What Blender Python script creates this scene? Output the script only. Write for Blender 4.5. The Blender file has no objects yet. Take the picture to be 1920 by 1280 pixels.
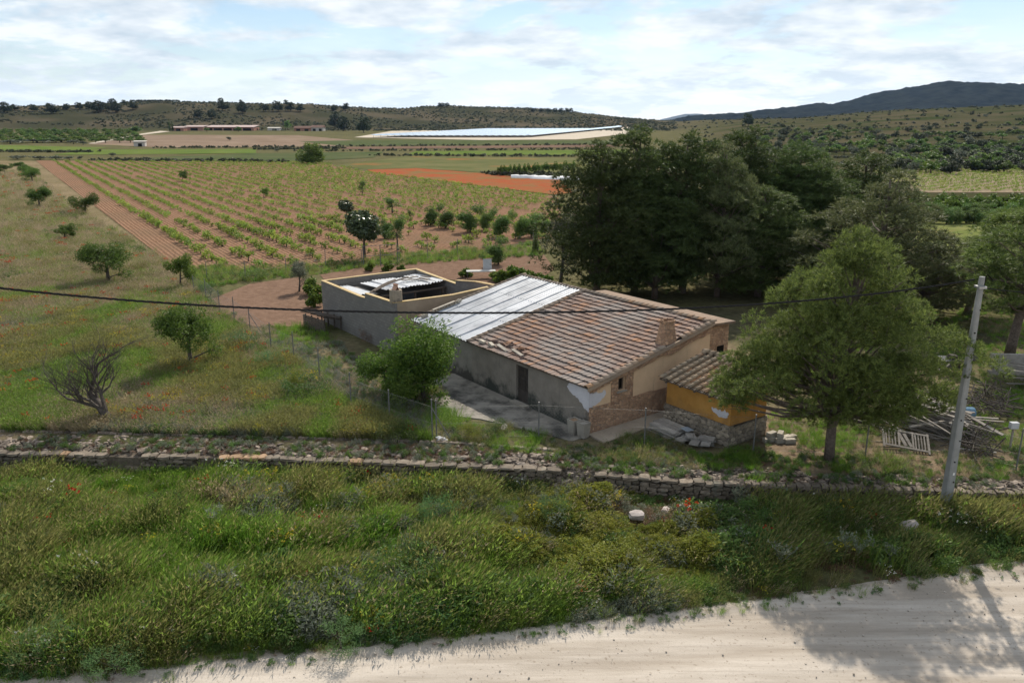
import bpy, bmesh, math, random
import numpy as np
from mathutils import Vector, Matrix

sc = bpy.context.scene
R = math.radians
PI = math.pi

# ------------------------------------------------------------------ camera
F = 1480.0; HY = 228.0; CAMZ = 15.0          # focal length in photo pixels, horizon row, drone height
PITCH = math.atan((640 - HY) / F)
cam_d = bpy.data.cameras.new('camera'); cam = bpy.data.objects.new('camera', cam_d)
sc.collection.objects.link(cam)
cam.location = (0, 0, CAMZ); cam.rotation_euler = (PI / 2 - PITCH, 0, 0)
cam_d.sensor_fit = 'HORIZONTAL'; cam_d.sensor_width = 36; cam_d.lens = 36 * F / 1920
cam_d.clip_start = 0.5; cam_d.clip_end = 40000
sc.camera = cam

# ------------------------------------------------------------------ sky and sun
SUN_AZ = R(14.7); SUN_EL = R(40)
world = bpy.data.worlds.new('World'); sc.world = world; world.use_nodes = True
wn = world.node_tree.nodes; wl = world.node_tree.links
wn.clear()
def N(tree, typ, **kw):
    n = tree.nodes.new(typ)
    for k, v in kw.items():
        if k == 'inp':
            for kk, vv in v.items(): n.inputs[kk].default_value = vv
        else: setattr(n, k, v)
    return n
W = world.node_tree
sky = N(W, 'ShaderNodeTexSky', sky_type='NISHITA', sun_disc=False, sun_elevation=SUN_EL, sun_rotation=SUN_AZ,
        altitude=600, air_density=1.0, dust_density=0.35, ozone_density=1.5)
tc = N(W, 'ShaderNodeTexCoord')
sep = N(W, 'ShaderNodeSeparateXYZ'); wl.new(tc.outputs['Generated'], sep.inputs[0])
zz = N(W, 'ShaderNodeMath', operation='MAXIMUM', inp={1: 0.0}); wl.new(sep.outputs['Z'], zz.inputs[0])
za = N(W, 'ShaderNodeMath', operation='ADD', inp={1: 0.20}); wl.new(zz.outputs[0], za.inputs[0])
dx = N(W, 'ShaderNodeMath', operation='DIVIDE'); wl.new(sep.outputs['X'], dx.inputs[0]); wl.new(za.outputs[0], dx.inputs[1])
dy = N(W, 'ShaderNodeMath', operation='DIVIDE'); wl.new(sep.outputs['Y'], dy.inputs[0]); wl.new(za.outputs[0], dy.inputs[1])
cb = N(W, 'ShaderNodeCombineXYZ'); wl.new(dx.outputs[0], cb.inputs[0]); wl.new(dy.outputs[0], cb.inputs[1])
n1 = N(W, 'ShaderNodeTexNoise', inp={'Scale': 1.35, 'Detail': 6.0, 'Roughness': 0.62, 'Distortion': 0.25}); wl.new(cb.outputs[0], n1.inputs['Vector'])
r1 = N(W, 'ShaderNodeMapRange', inp={1: 0.40, 2: 0.53, 3: 0.0, 4: 1.0}); r1.interpolation_type = 'SMOOTHSTEP'; wl.new(n1.outputs[0], r1.inputs[0])
mp2 = N(W, 'ShaderNodeMapping', inp={'Location': (7.3, 2.1, 0)}); wl.new(cb.outputs[0], mp2.inputs[0])
n2 = N(W, 'ShaderNodeTexNoise', inp={'Scale': 2.6, 'Detail': 4.0, 'Roughness': 0.6}); wl.new(mp2.outputs[0], n2.inputs['Vector'])
ccol = N(W, 'ShaderNodeMix', data_type='RGBA'); ccol.inputs[6].default_value = (5.8, 6.7, 7.6, 1); ccol.inputs[7].default_value = (9.6, 9.9, 10.1, 1)
r2 = N(W, 'ShaderNodeMapRange', inp={1: 0.36, 2: 0.60, 3: 0.0, 4: 1.0}); wl.new(n2.outputs[0], r2.inputs[0]); low_ = N(W, 'ShaderNodeMapRange', inp={1: 0.0, 2: 0.075, 3: 0.75, 4: 0.0}); wl.new(zz.outputs[0], low_.inputs[0]); lm_ = N(W, 'ShaderNodeMath', operation='MAXIMUM'); wl.new(low_.outputs[0], lm_.inputs[0]); wl.new(r2.outputs[0], lm_.inputs[1]); wl.new(lm_.outputs[0], ccol.inputs[0])
# a thin veil thickens toward the horizon
veil = N(W, 'ShaderNodeMapRange', inp={1: 0.0, 2: 0.12, 3: 0.70, 4: 0.05}); wl.new(zz.outputs[0], veil.inputs[0])
cmax = N(W, 'ShaderNodeMath', operation='MAXIMUM'); wl.new(veil.outputs[0], cmax.inputs[0])
cden = N(W, 'ShaderNodeMath', operation='MULTIPLY', inp={1: 0.93}); wl.new(r1.outputs[0], cden.inputs[0]); wl.new(cden.outputs[0], cmax.inputs[1])
smix = N(W, 'ShaderNodeMix', data_type='RGBA'); wl.new(cmax.outputs[0], smix.inputs[0]); wl.new(sky.outputs[0], smix.inputs[6]); wl.new(ccol.outputs[2], smix.inputs[7])
bg = N(W, 'ShaderNodeBackground', inp={'Strength': 0.085}); wl.new(smix.outputs[2], bg.inputs[0])
wo = N(W, 'ShaderNodeOutputWorld'); wl.new(bg.outputs[0], wo.inputs[0])

sun_d = bpy.data.lights.new('sun', 'SUN'); sun_d.energy = 4.6; sun_d.angle = R(0.6); sun_d.color = (1.0, 0.91, 0.78)
sun = bpy.data.objects.new('sun', sun_d); sc.collection.objects.link(sun)
sdir = Vector((math.sin(SUN_AZ) * math.cos(SUN_EL), math.cos(SUN_AZ) * math.cos(SUN_EL), math.sin(SUN_EL)))
sun.rotation_euler = sdir.to_track_quat('Z', 'Y').to_euler(); sun.location = sdir * 200

world.cycles.sampling_method = 'MANUAL'; world.cycles.sample_map_resolution = 512
sc.view_settings.view_transform = 'Standard'; sc.view_settings.look = 'None'
sc.view_settings.exposure = 0.35; sc.view_settings.gamma = 1.0; sc.view_settings.use_curve_mapping = False
sc.render.engine = 'CYCLES'
sc.cycles.max_bounces = 3; sc.cycles.diffuse_bounces = 2; sc.cycles.transmission_bounces = 3; sc.cycles.glossy_bounces = 2
sc.cycles.transparent_max_bounces = 4; sc.cycles.volume_bounces = 0
sc.cycles.use_denoising = True
sc.cycles.caustics_reflective = False; sc.cycles.caustics_refractive = False

# ------------------------------------------------------------------ projection helpers (photo pixel -> place)
CP, SP = math.cos(PITCH), math.sin(PITCH)
def ray(u, v):
    x = (u - 960) / F; y = -(v - 640) / F
    return np.array([x, CP + y * SP, -SP + y * CP])
def G(u, v, z=1.0):
    r = ray(u, v); t = (z - CAMZ) / r[2]
    return np.array([t * r[0], t * r[1], z])
def VV(X, Y, Z):
    dz = Z - CAMZ; f = Y * CP - dz * SP; up = Y * SP + dz * CP
    return 960 + F * X / f, 640 - F * up / f
def height_at(x, y, vtop, z0=1.0):
    lo, hi = z0, z0 + 120
    for _ in range(40):
        m = (lo + hi) / 2
        if VV(x, y, m)[1] > vtop: lo = m
        else: hi = m
    return lo - z0

# ------------------------------------------------------------------ noise
def _hash(i, j, s):
    h = (i.astype(np.int64) * 374761393 + j.astype(np.int64) * 668265263 + s * 144269) & 0x7fffffff
    h = ((h ^ (h >> 13)) * 1274126177) & 0x7fffffff
    return ((h ^ (h >> 16)) & 0xffff) / 65535.0
def vn(x, y, s=0):
    x = np.asarray(x, float); y = np.asarray(y, float)
    i = np.floor(x); j = np.floor(y); fx = x - i; fy = y - j
    fx = fx * fx * (3 - 2 * fx); fy = fy * fy * (3 - 2 * fy)
    a = _hash(i, j, s); b = _hash(i + 1, j, s); c = _hash(i, j + 1, s); d = _hash(i + 1, j + 1, s)
    return (a * (1 - fx) + b * fx) * (1 - fy) + (c * (1 - fx) + d * fx) * fy
def fbm(x, y, s=0, o=4):
    r = 0; a = 0.5; t = 0
    for k in range(o):
        r = r + a * vn(x * 2 ** k, y * 2 ** k, s + k); t += a; a *= 0.5
    return r / t
def sstep(a, b, x):
    t = np.clip((x - a) / (b - a), 0, 1); return t * t * (3 - 2 * t)

# ------------------------------------------------------------------ the lie of the land
WX = [-400, -60, -22.4, -10.6, 1.56, 7.3, 20, 60, 400]
WY = [36, 33.6, 32.0, 31.5, 30.3, 29.1, 28.1, 25.5, 20]
def wallY(x): return np.interp(x, WX, WY)
RX = [-400, -60, -26, -12.7, -5, 4, 10, 17.8, 24, 60, 400]
RY = [10, 11.5, 16.8, 18.6, 19.8, 21.5, 22.64, 24.3, 25.3, 31, 60]
def roadY(x): return np.interp(x, RX, RY)
SKU = [-500, -200, 0, 100, 200, 300, 420, 520, 650, 760, 830, 940, 1000, 1080, 1150, 1240, 1310, 1400, 1500, 1600, 1700, 1800, 1920, 2150, 2500]
SKV = [196, 196, 202, 200, 196, 190, 192, 195, 199, 204, 200, 203, 205, 211, 220, 227, 226, 224, 222, 213, 207, 202, 197, 192, 192]
def terrain(x, y):
    x = np.asarray(x, float); y = np.asarray(y, float)
    d = np.hypot(x, y); t = np.where(y > 1, x / np.maximum(y, 1), np.sign(x) * 3)
    u = np.clip(960 + 1536 * t, -500, 2500)
    k = d - 310
    base = 1 + 0.0100 * (np.sqrt(k * k + 400) + k) * 0.5
    wr = sstep(1180, 1450, u)
    d0 = 820 + 120 * sstep(500, 900, u) * (1 - wr) - 480 * wr
    d1 = 1180 + 220 * sstep(500, 900, u) * (1 - wr) - 150 * wr
    s = np.clip((d - d0) / (d1 - d0), 0, 1); s = s * s * (3 - 2 * s)
    Yd1 = d1 / np.sqrt(1 + np.minimum(np.abs(t), 1.2) ** 2)
    zr = CAMZ + (228 - np.interp(u, SKU, SKV)) / 1595 * Yd1
    z = base * (1 - s) + zr * s - np.maximum(d - d1, 0) * 0.045 * s
    z = z + s * (fbm(x / 70, y / 70, 5, 4) - 0.5) * 7 * (1 - 0.6 * wr)
    up = sstep(0.75, 1.55, y - wallY(x))
    low = 0.10 * (fbm(x / 2.5, y / 2.5, 9, 3) - 0.4) * sstep(0.3, 1.5, y - roadY(x)) + 0.25 * sstep(1.5, 6.0, y - roadY(x)) * (fbm(x / 5, y / 5, 3, 2) - 0.2)
    z = np.where(y < 60, low * (1 - up) + z * up, z)
    return z
def tz(x, y): return float(terrain(np.array([x]), np.array([y]))[0])
_Yr = np.concatenate([np.linspace(30, 400, 800), np.linspace(402, 1900, 1500)])
def GT(u, v):
    """first point of the terrain met by the sight line through photo pixel (u, v); the ridge where it meets none"""
    r = ray(u, v)
    X = (u - 960) / 1536.0 * _Yr
    zt = terrain(X, _Yr)
    uu, vv = VV(X, _Yr, zt)
    k = np.nonzero(vv <= v)[0]
    i = k[0] if len(k) else int(np.argmin(vv))
    Y = _Yr[i]
    for _ in range(2):
        x = X[i]; f = Y * CP - (zt[i] - CAMZ) * SP
        x = (u - 960) / F * f
    return np.array([x, Y, tz(x, Y)])

# ------------------------------------------------------------------ object helpers
COL = sc.collection
def tag(o, label=None, cat=None, group=None, kind=None):
    if label: o['label'] = label
    if cat: o['category'] = cat
    if group: o['group'] = group
    if kind: o['kind'] = kind
    return o
def empty(name, loc=(0, 0, 0), rz=0.0, scale=None):
    o = bpy.data.objects.new(name, None); COL.objects.link(o)
    o.location = loc; o.rotation_euler = (0, 0, rz); o.empty_display_size = 0.3
    if scale is not None: o.scale = scale
    return o
def npmesh(name, V, Fc, mats=None, smooth=False):
    me = bpy.data.meshes.new(name)
    V = np.asarray(V, np.float32).reshape(-1, 3)
    if isinstance(Fc, np.ndarray):
        m, k = Fc.shape
        me.vertices.add(len(V)); me.vertices.foreach_set('co', V.ravel())
        me.loops.add(m * k); me.loops.foreach_set('vertex_index', Fc.astype(np.int32).ravel())
        me.polygons.add(m); me.polygons.foreach_set('loop_start', np.arange(0, m * k, k, dtype=np.int32))
        me.polygons.foreach_set('loop_total', np.full(m, k, np.int32))
        me.update(calc_edges=True)
    else:
        me.from_pydata(V.tolist(), [], [tuple(int(i) for i in f) for f in Fc]); me.update()
    if smooth: me.polygons.foreach_set('use_smooth', np.ones(len(me.polygons), bool))
    if mats is not None:
        for m in (mats if isinstance(mats, (list, tuple)) else [mats]): me.materials.append(m)
    return me
def link(name, me, parent=None, loc=None, rot=None, scale=None):
    o = bpy.data.objects.new(name, me); COL.objects.link(o)
    if parent is not None: o.parent = parent
    if loc is not None: o.location = loc
    if rot is not None: o.rotation_euler = rot
    if scale is not None: o.scale = scale
    return o
class MB:
    def __init__(s): s.v = []; s.f = []
    def add(s, V, Fc):
        n = len(s.v); s.v.extend([tuple(map(float, p)) for p in V]); s.f.extend([tuple(int(i) + n for i in f) for f in Fc]); return s
    def box(s, a, b, m=None):
        x0, y0, z0 = a; x1, y1, z1 = b
        V = [(x0, y0, z0), (x1, y0, z0), (x1, y1, z0), (x0, y1, z0), (x0, y0, z1), (x1, y0, z1), (x1, y1, z1), (x0, y1, z1)]
        if m is not None: V = [tuple(m @ Vector(p)) for p in V]
        return s.add(V, [(0, 3, 2, 1), (4, 5, 6, 7), (0, 1, 5, 4), (1, 2, 6, 5), (2, 3, 7, 6), (3, 0, 4, 7)])
    def prism(s, poly, fn, t0, t1):
        """poly of 2-D points, fn(p, t) -> 3-D; extruded from t0 to t1"""
        n = len(poly)
        V = [fn(p, t0) for p in poly] + [fn(p, t1) for p in poly]
        Fs = [tuple(range(n))[::-1], tuple(range(n, 2 * n))] + [(i, (i + 1) % n, n + (i + 1) % n, n + i) for i in range(n)]
        return s.add(V, Fs)
    def tube(s, P, rad, n=6, cap=True):
        P = [Vector(p) for p in P]
        if not hasattr(rad, '__len__'): rad = [rad] * len(P)
        V = []; Fs = []
        for i, p in enumerate(P):
            d = (P[min(i + 1, len(P) - 1)] - P[max(i - 1, 0)])
            if d.length < 1e-9: d = Vector((0, 0, 1))
            d.normalize(); a = d.cross(Vector((0.31, 0.17, 0.93) if abs(d.z) < 0.9 else (1, 0.1, 0))).normalized(); b = d.cross(a)
            for k in range(n):
                q = 2 * PI * k / n; V.append(p + (a * math.cos(q) + b * math.sin(q)) * rad[i])
        for i in range(len(P) - 1):
            for k in range(n): Fs.append((i * n + k, i * n + (k + 1) % n, (i + 1) * n + (k + 1) % n, (i + 1) * n + k))
        if cap: Fs.append(tuple(range(n))[::-1]); Fs.append(tuple(range((len(P) - 1) * n, len(P) * n)))
        return s.add(V, Fs)
    def mesh(s, name, mat, smooth=False): return npmesh(name, s.v, s.f, mat, smooth)
    def build(s, name, mat, parent=None, smooth=False, **kw): return link(name, s.mesh(name, mat, smooth), parent, **kw)

# ------------------------------------------------------------------ materials
MATS = {}
def newmat(name):
    m = bpy.data.materials.new(name); m.use_nodes = True; m.node_tree.nodes.clear(); MATS[name] = m; return m, m.node_tree
def c4(c): return (c[0], c[1], c[2], 1)
def mixc(T, fac, a, b):
    n = T.nodes.new('ShaderNodeMix'); n.data_type = 'RGBA'; L = T.links
    for sock, val in ((n.inputs[0], fac), (n.inputs[6], a), (n.inputs[7], b)):
        if hasattr(val, 'is_linked') or hasattr(val, 'links'): L.new(val, sock)
        elif isinstance(val, (int, float)): sock.default_value = val
        else: sock.default_value = c4(val)
    return n.outputs[2]
def noise(T, scale, detail=6, rough=0.6, vec=None, dist=0.0):
    n = N(T, 'ShaderNodeTexNoise', inp={'Scale': scale, 'Detail': detail, 'Roughness': rough, 'Distortion': dist})
    if vec is not None: T.links.new(vec, n.inputs['Vector'])
    return n.outputs[0]
def ramp(T, val, a, b, lo=0.0, hi=1.0):
    n = N(T, 'ShaderNodeMapRange', inp={1: a, 2: b, 3: lo, 4: hi}); T.links.new(val, n.inputs[0]); return n.outputs[0]
def math2(T, op, a, b=None):
    n = N(T, 'ShaderNodeMath', operation=op)
    for i, x in enumerate((a, b)):
        if x is None: continue
        if isinstance(x, (int, float)): n.inputs[i].default_value = x
        else: T.links.new(x, n.inputs[i])
    return n.outputs[0]
def finish(T, col, rough=0.85, bump=None, bstr=0.4, bdist=0.02, metal=0.0, spec=0.3):
    p = N(T, 'ShaderNodeBsdfPrincipled', inp={'Roughness': rough, 'Metallic': metal, 'Specular IOR Level': spec})
    if hasattr(col, 'links'): T.links.new(col, p.inputs['Base Color'])
    else: p.inputs['Base Color'].default_value = c4(col)
    if bump is not None:
        b = N(T, 'ShaderNodeBump', inp={'Strength': bstr, 'Distance': bdist}); T.links.new(bump, b.inputs['Height']); T.links.new(b.outputs[0], p.inputs['Normal'])
    o = N(T, 'ShaderNodeOutputMaterial'); T.links.new(p.outputs[0], o.inputs[0]); return p
def objco(T): return N(T, 'ShaderNodeTexCoord').outputs['Object']
def posco(T): return N(T, 'ShaderNodeNewGeometry').outputs['Position']
def objrand(T):
    a = N(T, 'ShaderNodeObjectInfo').outputs['Random']; b = N(T, 'ShaderNodeNewGeometry').outputs['Random Per Island']
    return math2(T, 'FRACT', math2(T, 'ADD', a, b))
def M(name, c1, c2, scale=4.0, rough=0.85, bump=0.4, bscale=30.0, bdist=0.02, rnd=0.0, metal=0.0, spec=0.25, c3=None, s3=1.2, t3=(0.55, 0.7)):
    """two-tone weathered surface; rnd lightens or darkens whole pieces; c3 stains in large patches"""
    if not bump and not metal: spec = 0.0
    m, T = newmat(name)
    v = posco(T)
    col = mixc(T, ramp(T, noise(T, scale, 4, 0.65, v), 0.32, 0.68), c1, c2)
    if c3 is not None: col = mixc(T, ramp(T, noise(T, s3, 4, 0.7, v), t3[0], t3[1]), col, c3)
    if rnd:
        h = N(T, 'ShaderNodeHueSaturation'); T.links.new(col, h.inputs['Color'])
        T.links.new(ramp(T, objrand(T), 0, 1, 1 - rnd, 1 + rnd), h.inputs['Value']); col = h.outputs[0]
    finish(T, col, rough, noise(T, bscale, 4, 0.7, v) if bump else None, bump, bdist, metal, spec)
    return m
def leafmat(name, c1, c2, trans=0.35, rough=0.6, spec=0.25, patch=0.25):
    m, T = newmat(name)
    g = N(T, 'ShaderNodeNewGeometry'); oi = N(T, 'ShaderNodeObjectInfo')
    col = mixc(T, g.outputs['Random Per Island'], c1, c2)
    h = N(T, 'ShaderNodeHueSaturation'); T.links.new(col, h.inputs['Color'])
    T.links.new(ramp(T, oi.outputs['Random'], 0, 1, 1 - patch, 1 + patch), h.inputs['Value'])
    T.links.new(ramp(T, math2(T, 'FRACT', math2(T, 'MULTIPLY', oi.outputs['Random'], 7.31)), 0, 1, 0.485, 0.515), h.inputs['Hue'])
    p = N(T, 'ShaderNodeBsdfPrincipled', inp={'Roughness': rough, 'Specular IOR Level': spec}); T.links.new(h.outputs[0], p.inputs['Base Color'])
    tr = N(T, 'ShaderNodeBsdfTranslucent'); T.links.new(h.outputs[0], tr.inputs['Color'])
    mx = N(T, 'ShaderNodeMixShader', inp={0: trans}); T.links.new(p.outputs[0], mx.inputs[1]); T.links.new(tr.outputs[0], mx.inputs[2])
    o = N(T, 'ShaderNodeOutputMaterial'); T.links.new(mx.outputs[0], o.inputs[0]); return m

# foliage
L_PINE = leafmat('pine_needles', (0.058, 0.088, 0.022), (0.190, 0.235, 0.060), 0.42, patch=0.15)
L_PINED = leafmat('dark_pine_needles', (0.040, 0.070, 0.020), (0.118, 0.160, 0.048), 0.36, patch=0.28)
L_PINEG = leafmat('greyish_pine_needles', (0.078, 0.096, 0.038), (0.185, 0.205, 0.085), 0.36, patch=0.1)
L_ALM = leafmat('almond_leaves', (0.045, 0.090, 0.014), (0.125, 0.195, 0.036), 0.40)
L_BUSH = leafmat('bright_bush_leaves', (0.050, 0.100, 0.014), (0.165, 0.240, 0.040), 0.42)
L_OLIVE = leafmat('olive_leaves', (0.075, 0.090, 0.060), (0.150, 0.165, 0.115), 0.25)
L_LOQ = leafmat('glossy_dark_leaves', (0.040, 0.068, 0.026), (0.090, 0.120, 0.055), 0.25, rough=0.32, spec=0.5)
L_ORCH = leafmat('orchard_leaves', (0.060, 0.120, 0.028), (0.140, 0.215, 0.055), 0.42)
L_VINE = leafmat('vine_leaves', (0.130, 0.200, 0.030), (0.270, 0.340, 0.065), 0.48)
L_FAR = leafmat('far_pine_leaves', (0.026, 0.040, 0.020), (0.060, 0.080, 0.036), 0.2)
L_SCRUB = leafmat('scrub_leaves', (0.050, 0.060, 0.032), (0.100, 0.105, 0.060), 0.2)
G_GREEN = leafmat('green_grass', (0.088, 0.158, 0.020), (0.220, 0.320, 0.064), 0.52, patch=0.3)
G_FRESH = leafmat('fresh_grass', (0.090, 0.210, 0.018), (0.200, 0.350, 0.045), 0.5, patch=0.2)
G_OLIVE = leafmat('olive_grass', (0.125, 0.138, 0.038), (0.275, 0.270, 0.098), 0.5, patch=0.25)
G_STRAW = leafmat('straw_grass', (0.250, 0.200, 0.120), (0.450, 0.370, 0.240), 0.4, patch=0.25)
G_RUST = leafmat('rusty_dry_herb', (0.120, 0.065, 0.040), (0.220, 0.130, 0.080), 0.3, patch=0.25)
G_EUPH = leafmat('yellow_green_herb', (0.125, 0.150, 0.020), (0.270, 0.270, 0.045), 0.42, patch=0.2)
G_YEL = leafmat('yellow_flowers', (0.45, 0.38, 0.03), (0.62, 0.52, 0.06), 0.3)
G_POP = leafmat('poppy_petals', (0.42, 0.040, 0.012), (0.60, 0.085, 0.025), 0.3)
G_GREY = leafmat('grey_green_herb', (0.130, 0.155, 0.105), (0.230, 0.250, 0.185), 0.3)
G_WHITE = leafmat('white_flowers', (0.55, 0.55, 0.48), (0.7, 0.7, 0.62), 0.3)
G_MINT = leafmat('blue_green_herb', (0.070, 0.150, 0.050), (0.145, 0.250, 0.095), 0.45)
L_THIS = leafmat('silver_thistle', (0.125, 0.15, 0.095), (0.23, 0.26, 0.175), 0.3)
BARK = M('pine_bark', (0.085, 0.065, 0.055), (0.19, 0.155, 0.13), 9, bump=0.8, bscale=22, bdist=0.05)
BARKD = M('dark_bark', (0.045, 0.038, 0.033), (0.12, 0.10, 0.085), 9, bump=0.7, bscale=30, bdist=0.03)

# ------------------------------------------------------------------ ground sheet
def polyin(P, x, y):
    P = np.asarray(P); n = len(P); ins = np.zeros(np.shape(x), bool); j = n - 1
    for i in range(n):
        xi, yi = P[i][0], P[i][1]; xj, yj = P[j][0], P[j][1]
        c = ((yi > y) != (yj > y)) & (x < (xj - xi) * (y - yi) / (yj - yi + 1e-12) + xi)
        ins ^= c; j = i
    return ins
FENCE_PX = [(364, 549), (387, 563), (413, 590), (440, 604), (470, 628), (509, 660), (552, 681), (600, 716), (659, 768), (731, 796), (811, 825)]
FENCE = [G(u, v) for u, v in FENCE_PX]
MEADOW = [(-160, 36.0)] + [(-24, 34.7), (-11.3, 33.9), (-3.2, 33.3)] + [(p[0], p[1]) for p in FENCE[::-1]] + [tuple(G(330, 506)[:2]), tuple(G(72, 304)[:2]), tuple(G(-250, 304)[:2])]
azs = np.concatenate([np.linspace(-180, -52, 40)[:-1], np.linspace(-52, 52, 417), np.linspace(52, 180, 40)[1:]])
rs = np.concatenate([np.array([0.5, 3, 6, 9, 12, 15]), 16 * np.exp(np.arange(0, 395) * 0.0128)])
AZ, RR = np.meshgrid(np.radians(azs), rs)
gx = RR * np.sin(AZ); gy = RR * np.cos(AZ); gz = terrain(gx, gy)
na, nr = len(azs), len(rs)
idx = np.arange(na * nr).reshape(nr, na)
gf = np.stack([idx[:-1, :-1], idx[:-1, 1:], idx[1:, 1:], idx[1:, :-1]], -1).reshape(-1, 4)
gf = gf[:, ::-1]
def ground_col(x, y):
    d = np.hypot(x, y); u = 960 + 1536 * np.where(y > 1, x / np.maximum(y, 1), 0)
    n = fbm(x / 6, y / 6, 21, 4); n2 = fbm(x / 25, y / 25, 31, 3)
    def C(a, b, t): t = t[..., None]; return np.array(a) * (1 - t) + np.array(b) * t
    col = C((0.080, 0.083, 0.038), (0.135, 0.118, 0.065), n)                 # rough far pasture
    nb = np.clip(fbm(x / 40, y / 14, 51, 3) * 2.2 - 0.6, 0, 1)
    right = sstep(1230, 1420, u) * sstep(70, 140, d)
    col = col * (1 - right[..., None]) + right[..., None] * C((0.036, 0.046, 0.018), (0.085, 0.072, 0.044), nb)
    hill = sstep(780, 900, d) * (1 - sstep(1180, 1400, u))
    col = col * (1 - hill[..., None]) + hill[..., None] * C((0.045, 0.046, 0.027), (0.110, 0.088, 0.060), np.clip(fbm(x / 45, y / 60, 61, 4) * 2.4 - 0.95, 0, 1))  # far slopes carry cloud shade in their dark base colours
    mea = polyin(MEADOW, x, y)
    col = np.where(mea[..., None], C((0.135, 0.115, 0.062), (0.235, 0.180, 0.118), n), col)
    yard = (y > wallY(x) + 1) & (d < 62) & ~mea
    col = np.where(yard[..., None], C((0.075, 0.080, 0.036), (0.200, 0.150, 0.105), np.clip(n * 2 - 0.55, 0, 1)), col)
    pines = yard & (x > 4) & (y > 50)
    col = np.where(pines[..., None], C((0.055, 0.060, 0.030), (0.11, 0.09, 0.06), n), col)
    low = (y < wallY(x) + 1) & (y > roadY(x))
    col = np.where(low[..., None], C((0.055, 0.065, 0.028), (0.120, 0.105, 0.060), n), col)
    near = y <= roadY(x)
    col = np.where(near[..., None], C((0.42, 0.37, 0.30), (0.5, 0.45, 0.37), n), col)
    return col
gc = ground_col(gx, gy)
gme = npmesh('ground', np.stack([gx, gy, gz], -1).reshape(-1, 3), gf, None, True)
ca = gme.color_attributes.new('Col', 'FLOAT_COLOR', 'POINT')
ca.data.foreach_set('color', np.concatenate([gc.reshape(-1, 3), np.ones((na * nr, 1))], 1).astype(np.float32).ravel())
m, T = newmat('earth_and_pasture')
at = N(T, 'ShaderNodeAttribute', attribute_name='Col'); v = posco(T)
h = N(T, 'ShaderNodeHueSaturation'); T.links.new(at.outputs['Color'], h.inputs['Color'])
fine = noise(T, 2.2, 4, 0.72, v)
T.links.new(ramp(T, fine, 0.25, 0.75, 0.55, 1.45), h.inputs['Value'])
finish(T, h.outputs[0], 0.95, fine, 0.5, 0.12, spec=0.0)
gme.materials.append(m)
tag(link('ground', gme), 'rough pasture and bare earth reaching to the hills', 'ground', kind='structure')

def sheet(name, P, mat, off, label, cat='field', step=None, pix=True, flat=None):
    """a field laid on the terrain; P photo pixels (pix) or ground coordinates"""
    W_ = [GT(*p) for p in P] if pix else [np.array([p[0], p[1], 0]) for p in P]
    bm = bmesh.new(); bm.faces.new([bm.verts.new((p[0], p[1], 0)) for p in W_])
    xs = [p[0] for p in W_]; ys = [p[1] for p in W_]
    if step:
        for a, lo, hi in ((0, min(xs), max(xs)), (1, min(ys), max(ys))):
            t = lo + step
            while t < hi:
                co = [0, 0, 0]; co[a] = t; no = [0, 0, 0]; no[a] = 1
                bmesh.ops.bisect_plane(bm, geom=bm.verts[:] + bm.edges[:] + bm.faces[:], plane_co=co, plane_no=no); t += step
    for v_ in bm.verts: v_.co.z = (tz(v_.co.x, v_.co.y) if flat is None else flat) + off
    bmesh.ops.recalc_face_normals(bm, faces=bm.faces[:])
    me = bpy.data.meshes.new(name); bm.to_mesh(me); bm.free(); me.materials.append(mat)
    if len(me.polygons) and me.polygons[0].normal.z < 0: me.flip_normals()
    return tag(link(name, me), label, cat, kind='structure')

# row direction shared by house, vineyard and fences
E1 = np.array([-0.6, 0.8]); E2 = np.array([0.8, 0.6]); HANG = math.atan2(0.6, 0.8)
VROW = np.array([-0.536, 0.844]); VROW /= np.hypot(*VROW)

def soilmat(name, c1, c2, rowdir, spacing, c3=None):
    m, T = newmat(name); v = posco(T)
    # plough lines: fine waves across the row direction
    mp = N(T, 'ShaderNodeMapping', inp={'Rotation': (0, 0, -math.atan2(rowdir[1], rowdir[0]))}); T.links.new(v, mp.inputs[0])
    wv = N(T, 'ShaderNodeTexWave', bands_direction='Y', inp={'Scale': 0.314 / spacing, 'Distortion': 3.0, 'Detail': 3, 'Detail Scale': 2.0}); T.links.new(mp.outputs[0], wv.inputs['Vector'])
    nz = noise(T, 1.6, 4, 0.75, v)
    col = mixc(T, ramp(T, math2(T, 'ADD', math2(T, 'MULTIPLY', wv.outputs[1], 0.25), math2(T, 'MULTIPLY', nz, 0.75)), 0.3, 0.7), c1, c2)
    if c3 is not None: col = mixc(T, ramp(T, noise(T, 0.07, 4, 0.65, v), 0.48, 0.64), col, c3)
    finish(T, col, 0.95, math2(T, 'ADD', wv.outputs[1], nz), 0.8, 0.10, spec=0.0)
    return m
S_VINE = soilmat('red_vineyard_soil', (0.148, 0.086, 0.054), (0.275, 0.170, 0.114), VROW, 0.5, (0.19, 0.122, 0.080))
S_PLOT = soilmat('ploughed_soil', (0.135, 0.085, 0.060), (0.235, 0.155, 0.112), (0.93, 0.37), 0.4)
S_FALL = M('pale_fallow_soil', (0.17, 0.125, 0.092), (0.24, 0.18, 0.135), 0.05, bump=0, c3=(0.2, 0.17, 0.10), s3=0.02)
S_BROWN = M('brown_field_soil', (0.12, 0.08, 0.06), (0.18, 0.12, 0.09), 0.05, bump=0)
S_LGREEN = M('light_green_crop', (0.080, 0.125, 0.030), (0.130, 0.160, 0.050), 0.08, bump=0)
S_DGREEN = M('dull_green_crop', (0.060, 0.082, 0.036), (0.100, 0.108, 0.055), 0.06, bump=0)
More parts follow.
